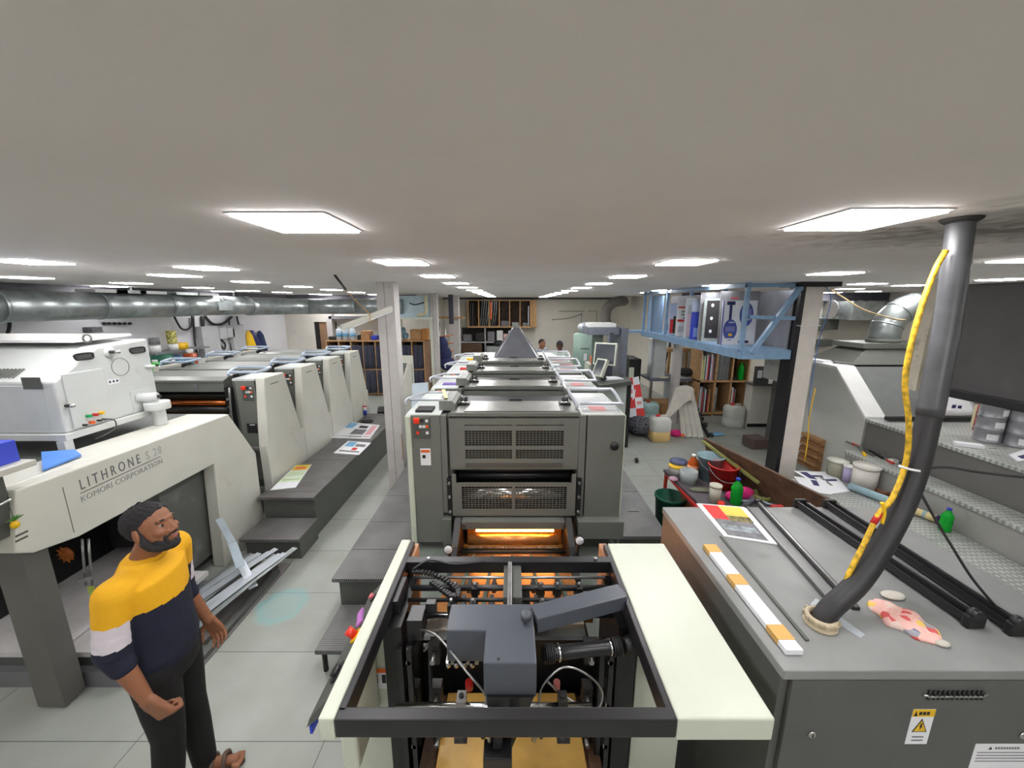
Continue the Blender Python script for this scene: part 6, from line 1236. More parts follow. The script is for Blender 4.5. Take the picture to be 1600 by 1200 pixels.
# dark cabinet, red boxes, fabric heap
a, b = P(984, 560, y=9.2), P(1003, 560, y=9.2); tc_ = thing('tool_cabinet', 'black and cream low cabinet behind the red and white cartons', 'cabinet', (a.x+.2, 9.4, 0)); MB().box(a.x, b.x, 9.2, 10.0, 0, a.z-.02, dark).build('body', tc_, bevel=.02); MB().box(a.x, (a.x*.6+b.x*.4), 9.18, 9.2, .05, a.z-.22, cream2).build('front', tc_); MB().box(a.x+.03, a.x+.12, 9.2, 9.4, a.z-.02, a.z+.06, steel).build('clip', tc_)
rp2 = random.Random(5)
p0 = P(988, 640, z=.0); Q = [P(982, 652, y=7.7), P(1008, 650, y=7.7), P(998, 588, y=8.0), P(979, 592, y=8.0)]
m = MB(); n2 = (Q[1]-Q[0]).cross(Q[3]-Q[0]).normalized()*.06; m.hexa([Q[0]+n2, Q[1]+n2, Q[2]+n2, Q[3]+n2, Q[0], Q[1], Q[2], Q[3]] if n2.y > 0 else [Q[0]-n2, Q[1]-n2, Q[2]-n2, Q[3]-n2, Q[0], Q[1], Q[2], Q[3]], paper)
off = -n2.normalized()*.003*(1 if n2.y > 0 else -1)
for a, b, c, d, mt in ((0, .5, .22, .5, red_pr), (.5, 1, .48, .8, red_pr), (0, .5, .82, 1, red_pr), (.5, 1, 0, .2, red_pr), (.1, .4, .6, .7, mat('faint_red', (226, 150, 140), .6)), (.6, .9, .3, .38, MATS['faint_red']), (.15, .3, .3, .42, paper), (.6, .75, .58, .7, paper)):
    m.quad([bil(Q, a, c)+off, bil(Q, b, c)+off, bil(Q, b, d)+off, bil(Q, a, d)+off], mt)
tag(m.build('chequered_carton'), 'red and white chequered carton leaning by the tool cabinet', 'carton')
hp = mat('patterned_cloth', (90, 92, 98), .9, var=.9, scale=26, bump=.5); p = P(1000, 668, z=.15)
for k, (dx_, dy_, r_, mt, lab) in enumerate([(0, 0, .26, hp, 'black and white patterned cloth heap on the floor right of the press'), (-.12, .4, .2, mat('blue_cloth_heap', (60, 86, 140), .9, bump=.5), 'blue cloth at the back of the floor heap'), (.1, .3, .16, mat('lilac_cloth', (160, 150, 200), .9, bump=.5), 'lilac cloth lump in the floor heap')]):
    tag(MB().ell((p.x+dx_, p.y+dy_, r_*.75), (r_, r_*1.1, r_*.75), mt, n=16).build('cloth_heap'), lab, 'cloth')
def jerry(u, v, w_, h_, lab, body=poly, low=None, rz=.3):
    p = P(u, v, z=0); t = thing('jerrycan', lab, 'jerrycan', tuple(p), None); m = MB()
    def ring(k, z): return (Vector((p.x, p.y, z)), w_/2*k, w_/2*k*.85)
    pr_ = [(.88, 0), (1, .03), (1, h_*.36), (.96, h_*.4), (1, h_*.44), (1, h_*.82), (.86, h_*.93), (.3, h_*.97)]
    def sq(k, z):
        out = []
        for i in range(24):
            a_ = i*math.pi/12; c, s_ = math.cos(a_), math.sin(a_); f = 1/((abs(c)**5+abs(s_)**5)**.2); out.append(Vector((p.x+w_/2*k*c*f, p.y+w_/2*k*.85*s_*f, z)))
        return out
    cut = 3 if low else 0
    for lo_, hi_, mt in (((0, cut+0, low), (cut, len(pr_)-1, body)) if low else ((0, len(pr_)-1, body),)):
        vs = [q for k, z in pr_[lo_:hi_+1] for q in sq(k, z)]; n_ = hi_-lo_+1
        m.add(vs, [(j*24+i, j*24+(i+1) % 24, (j+1)*24+(i+1) % 24, (j+1)*24+i) for j in range(n_-1) for i in range(24)], mt, True)
    m.quad(sq(.3, h_*.97), body); m.quad(sq(.88, 0)[::-1], low or body); m.build('body', t)
    MB().cyl((p.x-w_*.12, p.y, h_*.96), (p.x-w_*.12, p.y, h_*1.04), w_*.11, red).build('cap', t); MB().tube([(p.x-.0, p.y, h_*.95), (p.x+.02, p.y, h_*1.0), (p.x+w_*.3, p.y, h_*1.0), (p.x+w_*.36, p.y, h_*.92)], .014, body, sub=3, n=8).build('handle', t)
    return t
jerry(1029, 687, .38, .50, 'white jerrycan with a red cap half filled with amber fluid', low=fluid); jerry(1144, 666, .38, .50, 'white empty jerrycan with red cap before the pigeonhole rack'); jerry(1014, 655, .38, .42, 'pale blue green jerrycan in front of the cardboard box', body=aqua)
p = P(1035, 652, z=0); cbx = MB().box(p.x-.3, p.x+.3, p.y, p.y+.5, 0, .34, card); tag(cbx.build('cardboard_box'), 'brown cardboard box beside the rack column', 'box')
tag(MB().ell((P(1060, 681, z=0).x-.06, P(1060, 681, z=0).y, .06), (.14, .1, .07), pink, n=12).ell((P(1060, 681, z=0).x+.05, P(1060, 681, z=0).y-.04, .04), (.08, .06, .05), orange, n=10).build('pink_cloth'), 'pink and orange rag on the floor beside the amber filled jerrycan', 'cloth')
tag(MB().ell(P(1118, 678, z=.02), (.18, .1, .025), skyb, n=12).build('blue_wrap'), 'crumpled pale blue wrap on the floor by the wheel rail', 'wrap')
# white boards under a white cloth, wheel rails
cz_ = .98
nb = ['leftmost', 'second', 'third', 'rightmost']
for k in range(4):
    a = P(1068+k*9, 683+k*.4, z=0); b = Vector((a.x-.10-.03*k, a.y+.15, cz_-.03-.04*k)); tag(MB().beam(a+Vector((0, 0, .01)), b, .1, .03, mat('board_cream', (206, 204, 194), .6), up=(0, 1, 0)).build('cream_board'), '%s of the narrow cream boards leaning under the white cloth' % nb[k], 'board', 'cream boards leaning by the column')
p = P(1068, 625, y=7.4)
def clf(s, t):
    an = -math.pi*.95+math.pi*1.0*s; r_ = .17+.09*t+.02*math.sin(s*22)*t; return Vector((p.x+r_*math.cos(an)*1.1-.08*t, 7.42+.6*r_*math.sin(an), cz_+.01-(.22+.42*max(0,1-1.6*s))*t**1.0-.04*math.sin(s*9)*t))
m = MB(); m.grid(clf, 30, 10, mat('offwhite_cloth', (206, 202, 192), .9, bump=.3)); m.ell((p.x, 7.42, cz_-.01), (.19, .11, .09), MATS['offwhite_cloth'], n=18); tag(m.build('white_cloth'), 'off white cloth draped over the leaning cream boards', 'cloth')
for k in range(2):
    a = P(1108-k*14, 683-k*26, z=.03); b = Vector((a.x-.45, a.y+.45, .95)); t = thing('wheel_rail', ['black rail with small wheels leaning nearest the floor wrap', 'second black wheel rail behind the first one'][k], 'rail', tuple(a)); MB().beam(a, b, .06, .05, dark).build('rail', t)
    for j in range(5): q = a.lerp(b, .06+.2*j); MB().cyl(q+Vector((.02, -.05, 0)), q+Vector((.08, -.07, 0)), .045, rubber, n=14).cyl(q+Vector((.08, -.07, 0)), q+Vector((.085, -.072, 0)), .02, steel, n=10).build('wheel', t)
q = P(993, 719, z=.04); tag(MB().cyl(q, q+Vector((.04, 0, 0)), .04, rubber, n=16).build('castor_wheel'), 'small black castor wheel on the floor right of the middle press', 'wheel')
# ================================================================ RIGHT REAR : RACK, TABLE, CABINET
ph = thing('pigeonhole_rack', 'wooden two row pigeonhole rack full of plates and books under the blue rack', 'rack', (4.9, 9.0, 0))
a, b = P(1087, 652, y=8.9), P(1161, 652, y=8.9); hx0, hx1, hy, hz1 = a.x, b.x, 8.9, 1.66
MB().box(hx0, hx1, hy+.5, hy+.54, .04, hz1, back_dark).build('back', ph)
for i in range(4): x = hx0+(hx1-hx0)*i/3; MB().box(x-.02, x+.02, hy, hy+.5, 0, hz1, ply).build('divider', ph)
for z in (.06, .84, hz1): MB().box(hx0-.02, hx1+.02, hy, hy+.5, z-.02, z+.02, ply).build('board', ph)
hw = (hx1-hx0)/3
bk = [(0, 1, [(.03, paper, .62), (.02, yel_pr, .5), (.03, grn_pr, .58), (.02, gry_pr, .66), (.03, paper, .6), (.025, red_pr, .56), (.03, navy, .5), (.03, paper, .62), (.02, mat('pinkish_spine', (210, 150, 160), .6), .55), (.03, gry_pr, .6)]),
      (0, 0, [(.03, gry_pr, .6), (.02, paper, .58), (.03, sheet, .62), (.02, red_pr, .5), (.03, gry_pr, .6), (.025, paper, .56), (.03, blk_pr, .6), (.02, red_pr, .45), (.03, ply, .56)]),
      (1, 1, [(.03, galv, .66), (.03, gry_pr, .68), (.03, galv, .67), (.03, gry_pr, .66), (.03, galv, .68), (.03, gry_pr, .67), (.03, galv, .66), (.03, gry_pr, .66)]),
      (1, 0, [(.03, sheet, .62), (.03, galv, .6)]), (2, 0, [(.03, gry_pr, .55), (.03, paper, .6), (.02, red_pr, .5), (.03, gry_pr, .56)])]
bay = {(0, 1): 'upper left', (0, 0): 'lower left', (1, 1): 'upper middle', (1, 0): 'lower middle', (2, 0): 'lower right'}
for i, j, items in bk:
    x = hx0+hw*i+.03; z = .08 if j == 0 else .86
    for k, (w_, mt, h_) in enumerate(items):
        tag(MB().bc((x+w_/2, hy+.24, z+h_/2+.001), (w_, .4, h_), mt).build('plate_folder'), 'upright plate or folder in the %s bay of the pigeonhole rack' % bay[(i, j)], 'folder', 'folders in the %s bay' % bay[(i, j)]); x += w_+.006
bottle('green_bottle', Vector((hx1-.12, hy+.12, .861)), .42, green, green, 'green bottle standing in the upper right bay of the pigeonhole rack', r=.075)
tag(MB().bc((hx1-.3, hy+.2, .9), (.22, .3, .07), blk_pr, .3).build('dark_bundle'), 'dark bundle beside the green bottle in the rack', 'bundle')
# white cabinet on a table left of it
a, b = P(1013, 590, y=9.3), P(1086, 595, y=9.3); zt = P(1040, 592, y=9.2).z
tb2 = thing('work_table', 'grey topped table with a white cabinet and papers under the blue rack', 'table', ((a.x+b.x)/2, 9.5, 0)); MB().box(a.x, b.x-.04, 9.15, 9.9, zt-.05, zt, bg).build('table_top', tb2)
for x in (a.x+.03, b.x-.1): MB().box(x, x+.05, 9.2, 9.25, 0, zt-.05, steel).build('leg', tb2)
MB().box(a.x+.6, a.x+.66, 9.3, 9.8, 0, zt-.05, sheet).build('inner_panel', tb2)
p0, p1 = P(1019, 590, y=9.3), P(1043, 534, y=9.3); wc = thing('white_cabinet', 'pale grey upright cabinet standing on the work table', 'cabinet', (p0.x+.2, 9.4, zt)); MB().box(p0.x, p1.x, 9.3, 9.7, zt, p1.z, mat('cabinet_white', (206, 212, 212), .4)).build('body', wc, bevel=.01); MB().box(p0.x-.02, p1.x+.1, 9.28, 9.7, p1.z, p1.z+.05, cream).build('lid', wc); MB().box(p0.x-.05, p0.x-.01, 9.3, 9.34, zt, p1.z+.15, sheet).build('side_rail', wc)
tag(MB().ell((p0.x+.25, 9.22, zt+.03), (.14, .06, .035), mat('pale_rag', (214, 212, 190), .9), n=12).build('pale_rag'), 'pale rag in front of the white cabinet on the table', 'rag')
tag(MB().bc((p1.x+.5, 9.4, zt+.012), (.6, .3, .02), paper, .05).build('paper_pile'), 'flat white papers on the table near the pigeonhole rack', 'papers')
tag(MB().bc((a.x+.9, 9.5, .3), (.12, .3, .6), orange).build('orange_canister'), 'orange canister under the work table', 'canister')
p = P(1072, 575, y=9.45); wf = thing('wooden_stand', 'open wooden stand behind the table beside the rack', 'stand', (p.x, 9.6, 0)); 
for x in (p.x-.25, p.x+.2): MB().box(x, x+.06, 9.97, 10.02, 0, 1.42, wood).build('leg', wf)
MB().box(p.x-.3, p.x+.3, 9.93, 10.18, 1.42, 1.5, wood).build('top', wf)
tag(MB().ell((p.x-.02, 9.4, zt+.14), (.26, .2, .1), rubber, n=14).build('dark_bag'), 'dark lumpy bag on the table before the wooden stand', 'bag')
p = P(1011, 537, y=10.1); sw = thing('switch_box', 'grey switch box with hanging black cables on the wall behind the blue rack', 'switch box', tuple(p)); m = MB(); m.box(XRB-.3, XRB-.02, 10.1, 10.25, p.z-.1, p.z+.12, gry_pr)
m = MB(); m.box(XRB-.06, XRB-.001, 10.5, 10.9, 1.75, 2.1, gry_pr); m.build('box', sw)
MB().tube([(XRB-.03, 10.7, 1.75), (XRB-.05, 10.6, 1.5), (XRB-.06, 10.8, .9), (XRB-.04, 10.6, .3)], .03, rubber, sub=4, n=8).build('cable', sw)
# wall units on the right rear wall
for u0, v0, u1, v1, lab in ((1262, 499, 1312, 515, 'upper grey wall box behind the timber column'), (1262, 531, 1303, 541, 'lower dark wall box behind the timber column')):
    a, b = P(u0, v1, y=YRB-.25), P(u1, v0, y=YRB-.25); tag(MB().box(a.x, b.x, YRB-.25, YRB-.001, a.z, b.z, pgrey2).build('wall_box', bevel=.01), lab, 'wall box')
p = P(1286, 497, y=YRB-.2); tag(MB().ell(P(1288, 497, y=YRB-.15), (.16, .08, .05), sheet, n=12).build('plastic_wad'), 'pale plastic wad lying on the upper wall box', 'wad')
rdct = thing('wall_duct', 'square dull grey duct with a round run under the ceiling at the right rear wall', 'duct', (7, 9.6, 2.2)); a, b = P(1318, 500, y=9.5), P(1352, 466, y=9.5)
MB().box(a.x, b.x+.3, 9.3, YRB-.001, a.z, min(b.z, CEIL-.21), galv).build('duct_box', rdct, bevel=.01); MB().cyl((b.x+.3, 9.7, 2.5), (XR-.01, 9.7, 2.5), .22, galv, n=26).build('round_run', rdct)
for x in (7.2, 7.9, 8.6): MB().cyl((x, 9.7, 2.5), (x+.03, 9.7, 2.5), .23, steel, n=26).build('band', rdct)
m = MB(); m.tube([P(1298, 452, y=6.0), P(1318, 465, y=6.0), P(1350, 484, y=5.95), P(1395, 498, y=5.9), P(1415, 500, y=5.9)], .012, mat('dusty_wire', (170, 150, 110), .7), sub=5, n=8); tag(m.build('slack_wire'), 'slack dusty wire sagging from the column head past the elbow duct', 'wire')
# ================================================================ LEFT REAR : CLOTH RACK, CANS, AC UNIT, JACKETS
fr = thing('cloth_rack', 'wide wooden two tier rack of dark cloth bays at the left rear wall', 'rack', (-3.9, 11.2, 0)); ra, rb = P(512, 560, y=11.0).x, P(663, 560, y=11.0).x; rz1 = 1.6
MB().box(ra, rb, 11.5, 11.55, .0, rz1, mat('rack_dark', (50, 50, 60), .9)).build('back', fr)
nbay = 8
for i in range(nbay+1): x = ra+(rb-ra)*i/nbay; MB().box(x-.018, x+.018, 11.0, 11.5, 0, rz1, ply).build('upright', fr)
for z in (.06, .78, rz1): MB().box(ra-.02, rb+.02, 11.0, 11.5, z-.018, z+.018, ply).build('board', fr)
MB().box(rb+.02, rb+.14, 11.0, 11.5, 0, rz1, MATS['brown_door'] if 'brown_door' in MATS else woodd).build('end_board', fr)
cd = mat('dark_blanket', (64, 66, 82), .95, var=.12, scale=30, bump=.4)
for i in range(nbay):
    for j, z in ((0, .08), (1, .8)):
        x = ra+(rb-ra)*(i+.5)/nbay; w_ = (rb-ra)/nbay-.06
        def bf(s, t, x=x, z=z, w_=w_): return Vector((x-w_/2+w_*s, 11.04+.025*math.sin(s*14+i), z+.68*t))
        m = MB(); m.grid(bf, 16, 3, cd); tag(m.build('dark_blanket', solid=-.05), 'dark grey blanket hanging in one bay of the left rear rack', 'blanket', 'blankets in the rack bays')
can_b = mat('pale_blue_can', (200, 212, 222), .4)
for k, u in enumerate((531, 541, 552)):
    p = P(u, 532, y=11.15); t = thing('blue_white_canister', ['leftmost', 'middle', 'rightmost'][k]+' of the three pale blue canisters on the left rear rack', 'canister', (p.x, 11.15, rz1+.019), 'pale blue canisters'); q = Vector((p.x, 11.15, rz1+.019)); MB().lathe([(0, 0), (.085, 0), (.085, .28), (.05, .33), (0, .33)], q, can_b, n=18).build('body', t); MB().cyl(q+Vector((0, 0, .33)), q+Vector((0, 0, .37)), .04, sheet).build('cap', t); MB().lathe([(.086, .1), (.086, .2)], q, skyb, n=18).build('label', t)
def onrack(u0, u1, h_, mt, nm, lab, cat, d=.3): a, b = P(u0, 530, y=11.1).x, P(u1, 530, y=11.1).x; return tag(MB().box(a, b, 11.1, 11.1+d, rz1+.019, rz1+.019+h_, mt).build(nm, bevel=.01), lab, cat)
onrack(564, 578, .26, card, 'cardboard_box', 'small cardboard box on the rack left of the near column', 'box'); onrack(580, 588, .12, blue2, 'blue_packet', 'blue packet beside the small cardboard box on the rack', 'packet'); onrack(513, 526, .1, blk_pr, 'dark_bundle', 'dark bundle at the left end of the cloth rack top', 'bundle'); onrack(558, 562, .14, blk_pr, 'dark_bottle', 'small black bottle beside the pale canisters', 'bottle')
onrack(617, 624, .22, mat('maroon_jar', (120, 50, 46), .4), 'maroon_jar', 'maroon jar on the rack right of the near column', 'jar'); onrack(641, 658, .3, card, 'cardboard_box', 'open cardboard box on the right part of the cloth rack', 'box'); onrack(659, 668, .32, mat('card_orange', (190, 130, 70), .8), 'cardboard_box', 'taller orange brown box at the right end of the cloth rack', 'box')
for k, (u, z) in enumerate(((626, .1), (634, .12), (630, .28), (625, .36))): tag(MB().ell((P(u, 530, y=11.2).x, 11.2, rz1+.02+z), (.09, .09, .1), mat('blue_white_bag', (150, 190, 230), .6, var=.5, scale=12), n=12).build('blue_bag'), ['left lower', 'right lower', 'upper right', 'topmost'][k]+' blue and white bundle on the cloth rack', 'bundle', 'blue and white bundles')
# pale blue switchboard
ab, bb = P(624, 496, y=10.6), P(668, 462, y=10.6); ac = thing('switchboard', 'pale blue metal cabinet high up right of the near column', 'cabinet', (ab.x, 10.8, ab.z)); lb_ = mat('pale_blue_enamel', (184, 204, 214), .45, var=.05)
MB().box(ab.x, bb.x, 10.6, 11.1, ab.z, min(bb.z, 2.88), lb_).build('body', ac, bevel=.01); MB().box(ab.x+.12, ab.x+.42, 10.585, 10.6, ab.z+.04, ab.z+.42, lb_).build('door', ac, bevel=.006)
MB().tube([(bb.x-.28, 10.56, 2.35), (bb.x-.1, 10.56, 2.37), (bb.x-.05, 10.56, 2.5), (bb.x-.04, 10.56, 2.85)], .045, mat('cream_pipe', (216, 206, 170), .5), sub=4, n=12).build('cream_pipe', ac); MB().tube([(ab.x+.3, 10.58, 2.66), (ab.x+.45, 10.57, 2.62), (ab.x+.7, 10.58, 2.68)], .015, dark, sub=4, n=8).build('black_wire', ac)
ws = thing('wall_shelf', 'long pale shelf board carrying the pale blue cabinet', 'shelf', (-2.9, 10.8, 2.2)); MB().box(ab.x-.15, bb.x+.1, 10.5, 11.2, ab.z-.05, ab.z-.001, cream2).build('board', ws); MB().box(ab.x-.15, ab.x-.1, 10.55, 11.2, 1.63, ab.z-.05, cream2).build('bracket', ws); MB().box(bb.x+.04, bb.x+.09, 10.55, 10.6, 0, ab.z-.05, cream2).build('bracket', ws)
a, b = P(518, 493, y=11.8), P(600, 497, y=11.8); tag(MB().box(a.x, b.x, 11.6, YLB-.001, 2.2, 2.28, gry_pr).build('wall_ledge'), 'long grey ledge on the wall over the doorway', 'ledge')
# left rear corner column with box
column('corner_post', P(461, 0, y=11.6).x, P(471, 0, y=11.6).x, 11.6, 11.8, 'pale corner post at the far end of the left wall', groove=False, top=2.4); 
# console of the left press, leaning panels
pc_ = P(578, 640, y=7.9); kc = thing('press_console', 'white control console with sloping screen behind the near column', 'console', (pc_.x, 7.9, 0)); kx0, kx1 = P(566, 0, y=7.9).x, P(600, 0, y=7.9).x
MB().prism([(7.7, 0), (8.4, 0), (8.4, 1.35), (8.2, 1.4), (7.75, 1.08), (7.7, 1.0)], 'x', kx0, kx1, cream).build('body', kc, bevel=.01); m = MB(); m.hexa([(kx0+.05, 7.74, 1.075), (kx1-.03, 7.74, 1.075), (kx1-.03, 8.17, 1.38), (kx0+.05, 8.17, 1.38), (kx0+.05, 7.73, 1.09), (kx1-.03, 7.73, 1.09), (kx1-.03, 8.16, 1.395), (kx0+.05, 8.16, 1.395)], pgrey2); m.build('panel', kc)
m = MB()
for i in range(2):
    for j in range(2): m.box(kx0+.07+.09*i, kx0+.13+.09*i, 7.69, 7.7, .72+.1*j, .78+.1*j, red_pr if j else gry_pr)
m.build('sockets', kc)
tag(MB().box(kx0+.02, kx1, 8.5, 8.6, 0, 1.5, cream).build('white_partition'), 'tall cream panel behind the white console', 'panel')
tag(MB().bc((kx0-.1, 7.75, .25), (.2, .4, .5), dark, .3).build('dark_trolley', bevel=.03), 'dark trolley between the left press and the white console', 'trolley')
a = P(655, 640, y=4.95); q = [P(643, 645, y=4.4), P(672, 640, y=4.4), P(668, 598, y=4.7), P(644, 600, y=4.7)]; m = MB(); m.add([*q]+[v+Vector((0, .04, 0)) for v in q], [(0, 1, 2, 3), (7, 6, 5, 4), (0, 4, 5, 1), (1, 5, 6, 2), (2, 6, 7, 3), (3, 7, 4, 0)], mat('pale_steel_panel', (176, 190, 200), .3, .2)); 
for v in (0, 1): m.beam(q[v]+Vector((0, .02, 0)), Vector((q[v].x, q[v].y+.02, .45)), .03, .03, steel)
tag(m.build('sloping_table'), 'pale blue grey sloping sheet table on the left walkway behind the first unit', 'table')
tag(MB().bc(P(660, 604, y=5.4)+Vector((0, 0, -.1)), (.5, .3, .3), pgrey2).build('grey_box'), 'dark grey box behind the sloping sheet table', 'box') if False else None
# left wall: shelf of cans, barrel, bottles
shz = 1.32; cs_ = thing('wall_bench', 'narrow bench along the left wall carrying cans and bottles', 'bench', (-6.6, 7.5, 0)); MB().box(-6.92, -6.3, 6.6, 9.2, shz-.04, shz, pgrey).build('bench_top', cs_)
for y in (6.7, 9.0): MB().box(-6.4, -6.35, y, y+.05, 0, shz-.04, pgrey2).build('leg', cs_)
def wz(u, x=-6.55): return P(u, 560, x=x).y
def wcyl(u, r, h, mt, nm, lab, cat, z=shz, x=-6.55, cap=None, grp=None):
    y = wz(u, x); t = thing(nm, lab, cat, (x, y, z), grp); MB().lathe([(0, 0), (r, 0), (r, h), (0, h)], (x, y, z), mt, n=20).build('body', t)
    if cap: MB().cyl((x, y, z+h), (x, y, z+h+cap[1]), cap[0], cap[2]).build('cap', t)
    return t
wcyl(252, .18, .38, gbin, 'green_drum', 'dark green drum on the left wall bench', 'drum', x=-6.6)
wcyl(241, .09, .28, mat('lime_plastic', (80, 210, 80), .4), 'lime_bottle', 'lime green bottle beside the dark green drum', 'bottle', x=-6.4, cap=(.04, .05, white))
wcyl(268, .09, .24, mat('brown_orange_bottle', (170, 78, 40), .3), 'amber_bottle', 'amber bottle with white cap right of the green drum', 'bottle', x=-6.45, cap=(.05, .07, white))
wcyl(298, .11, .34, MATS['brown_orange_bottle'], 'amber_bottle', 'larger amber bottle with white cap at the bench end', 'bottle', x=-6.5, cap=(.06, .08, white))
y_ = wz(283); tag(MB().box(-6.7, -6.4, y_-.22, y_+.16, shz, shz+.26, mat('blue_box', (110, 158, 196), .5)).build('blue_box'), 'pale blue box between the two amber bottles', 'box')
y_ = wz(272, -6.8); sh2 = MB().box(-6.94, -6.6, y_-.6, y_+.7, shz+.38, shz+.41, gry_pr); tag(sh2.build('wall_shelf'), 'small grey wall shelf above the bench on the left wall', 'shelf')
yel_t = mat('yellow_label_tin', (214, 206, 120), .5, var=.5, scale=25)
for k, (u, z) in enumerate(((274, 0), (274, .13), (274, .26), (284, .0), (290, .0), (246, .0), (246, .15))):
    wcyl(u, .08, .125, [white, yel_t, yel_t, yellow, yellow, white, gry_pr][k], 'small_tin', ['bottom', 'middle', 'top', 'first yellow', 'second yellow', 'lower left', 'upper left'][k]+' tin on the small left wall shelf', 'tin', z=shz+.411+z, x=-6.78, grp='tins on the left wall shelf')
tag(MB().box(-6.94, -6.7, wz(262, -6.8), wz(277, -6.8), shz+.001, shz+.3, skyb).build('pale_box'), 'pale box behind the green drum under the small shelf', 'box')
for k, u in enumerate((163, 171, 179, 187, 195)): y_ = P(u, 505, x=-6.94).y; MB().ell((-6.93, y_, 2.3), (.02, .06, .03), gry_pr, n=8)
hk = thing('hook_strip', 'row of small dark hooks on the left wall below the duct', 'hooks', (-6.93, 5.6, 2.35))
for u in (163, 171, 179, 187, 195, 203): q = P(u, 505.5, x=-6.93); MB().ell(q, (.015, .045, .025), dark, n=8).build('hook', hk)
a = P(139, 516, x=-6.9); tag(MB().box(-6.94, -6.8, a.y-.05, a.y+.12, a.z-.04, a.z+.05, gry_pr).build('wall_socket'), 'small grey box on the left wall above the powder sprayer', 'wall box')
# electrical boxes, pipes
eb = mat('grey_enclosure', (186, 188, 190), .5, var=.05)
for u0, u1, v0, v1, nm, lab in ((322, 341, 510, 560, 'breaker_box', 'taller pale breaker box on the left wall'), (345, 354, 512, 530, 'meter_box', 'small square meter box right of the breaker box'), (357, 366, 513, 528, 'meter_box', 'second small meter box near the pale trunking'), (368, 381, 508, 548, 'trunking_box', 'pale upright trunking box left of the jackets')):
    a, b = P(u0, v1, x=-6.8), P(u1, v0, x=-6.8); tag(MB().box(-6.94, -6.8, a.y, b.y, P(u0, v1, x=-6.8).z, P(u0, v0, x=-6.8).z, eb).build(nm, bevel=.008), lab, 'box')
for k, (pts, r, lab) in enumerate([([(302, 494), (304, 530), (309, 560)], .02, 'dark vertical pipe on the left wall near the bottles'), ([(316, 494), (318, 520), (321, 556)], .035, 'thicker dark vertical pipe beside the breaker box'), ([(272, 494), (282, 512), (292, 515), (300, 508), (300, 494)], .018, 'looped black cable under the duct'), ([(320, 494), (332, 506), (348, 506), (362, 495)], .03, 'sagging black cable bundle over the breaker box'), ([(358, 496), (359, 520), (362, 552)], .016, 'thin black cable between the meter boxes'), ([(370, 494), (373, 507), (377, 510)], .02, 'short black cable entering the trunking box'), ([(342, 535), (350, 546), (352, 538), (345, 530)], .02, 'coiled dark cable under the meter box'), ([(15, 500), (14, 515), (8, 530)], .02, 'black cable at the far left under the duct')]):
    tag(MB().tube([P(u, v, x=-6.9) for u, v in pts], r, rubber, sub=3, n=8).build('wall_cable'), lab, 'cable')
# jackets
for u, mt, lab, w_ in ((388, yellow, 'yellow jacket with a dark edge hanging on the left wall', .24), (405, mat('navy_jacket', (34, 48, 86), .9), 'navy blue jacket hanging right of the yellow one', .2)):
    q = P(u, 517, x=-6.88); zt_ = q.z; t = thing('hanging_jacket', lab, 'jacket', (q.x, q.y, zt_-.8))
    rings = [((q.x, q.y, zt_), .03, .04), ((q.x, q.y+.02, zt_-.12), .06, .12), ((q.x, q.y+.05, zt_-.4), .07, w_*.8), ((q.x, q.y+.1, zt_-.85), .07, w_)]
    MB().loft(rings, mt, n=18).build('cloth', t)
    if mt is yellow: MB().loft([((q.x+.03, q.y+.06, zt_+.01), .04, .06), ((q.x+.04, q.y+.17, zt_-.2), .05, .1), ((q.x+.04, q.y+.28, zt_-.5), .05, .1), ((q.x+.04, q.y+.36, zt_-.85), .05, .1)], navy, n=14).build('dark_edge', t)
# ================================================================ PEOPLE
skin = mat('brown_skin', (146, 96, 68), .5, var=.06, scale=9); skind = mat('dark_skin', (104, 68, 50), .5, var=.06)
hairm = mat('black_hair', (34, 32, 36), .7, var=.3, scale=60, bump=.6, bscale=160); lipm = mat('lips', (150, 92, 84), .5, var=.03)
eyew = mat('eye_white', (186, 176, 170), .25, var=0); eyed = mat('eye_iris', (36, 24, 20), .15, var=0)
def remeshed(mb, name, voxel, smooth=3, fac=.5):
    me = mb.mesh(name); o = bpy.data.objects.new(name, me); COL.objects.link(o)
    r = o.modifiers.new('r', 'REMESH'); r.mode = 'VOXEL'; r.voxel_size = voxel; r.use_smooth_shade = True
    if smooth: s_ = o.modifiers.new('s', 'SMOOTH'); s_.iterations = smooth; s_.factor = fac
    bpy.context.view_layer.update(); out = bpy.data.meshes.new_from_object(o.evaluated_get(bpy.context.evaluated_depsgraph_get()))
    bpy.data.objects.remove(o)
    for p_ in out.polygons: p_.use_smooth = True; p_.material_index = 0
    out.materials.clear(); return out
def put(me, name, parent, mats):
    for m in mats: me.materials.append(m)
    o = bpy.data.objects.new(name, me); COL.objects.link(o); o.parent = parent; return o
def limb(m, pts, rs, n=14):
    for i in range(len(pts)-1): m.caps(pts[i], pts[i+1], rs[i], skin, rs[i+1], n=n)
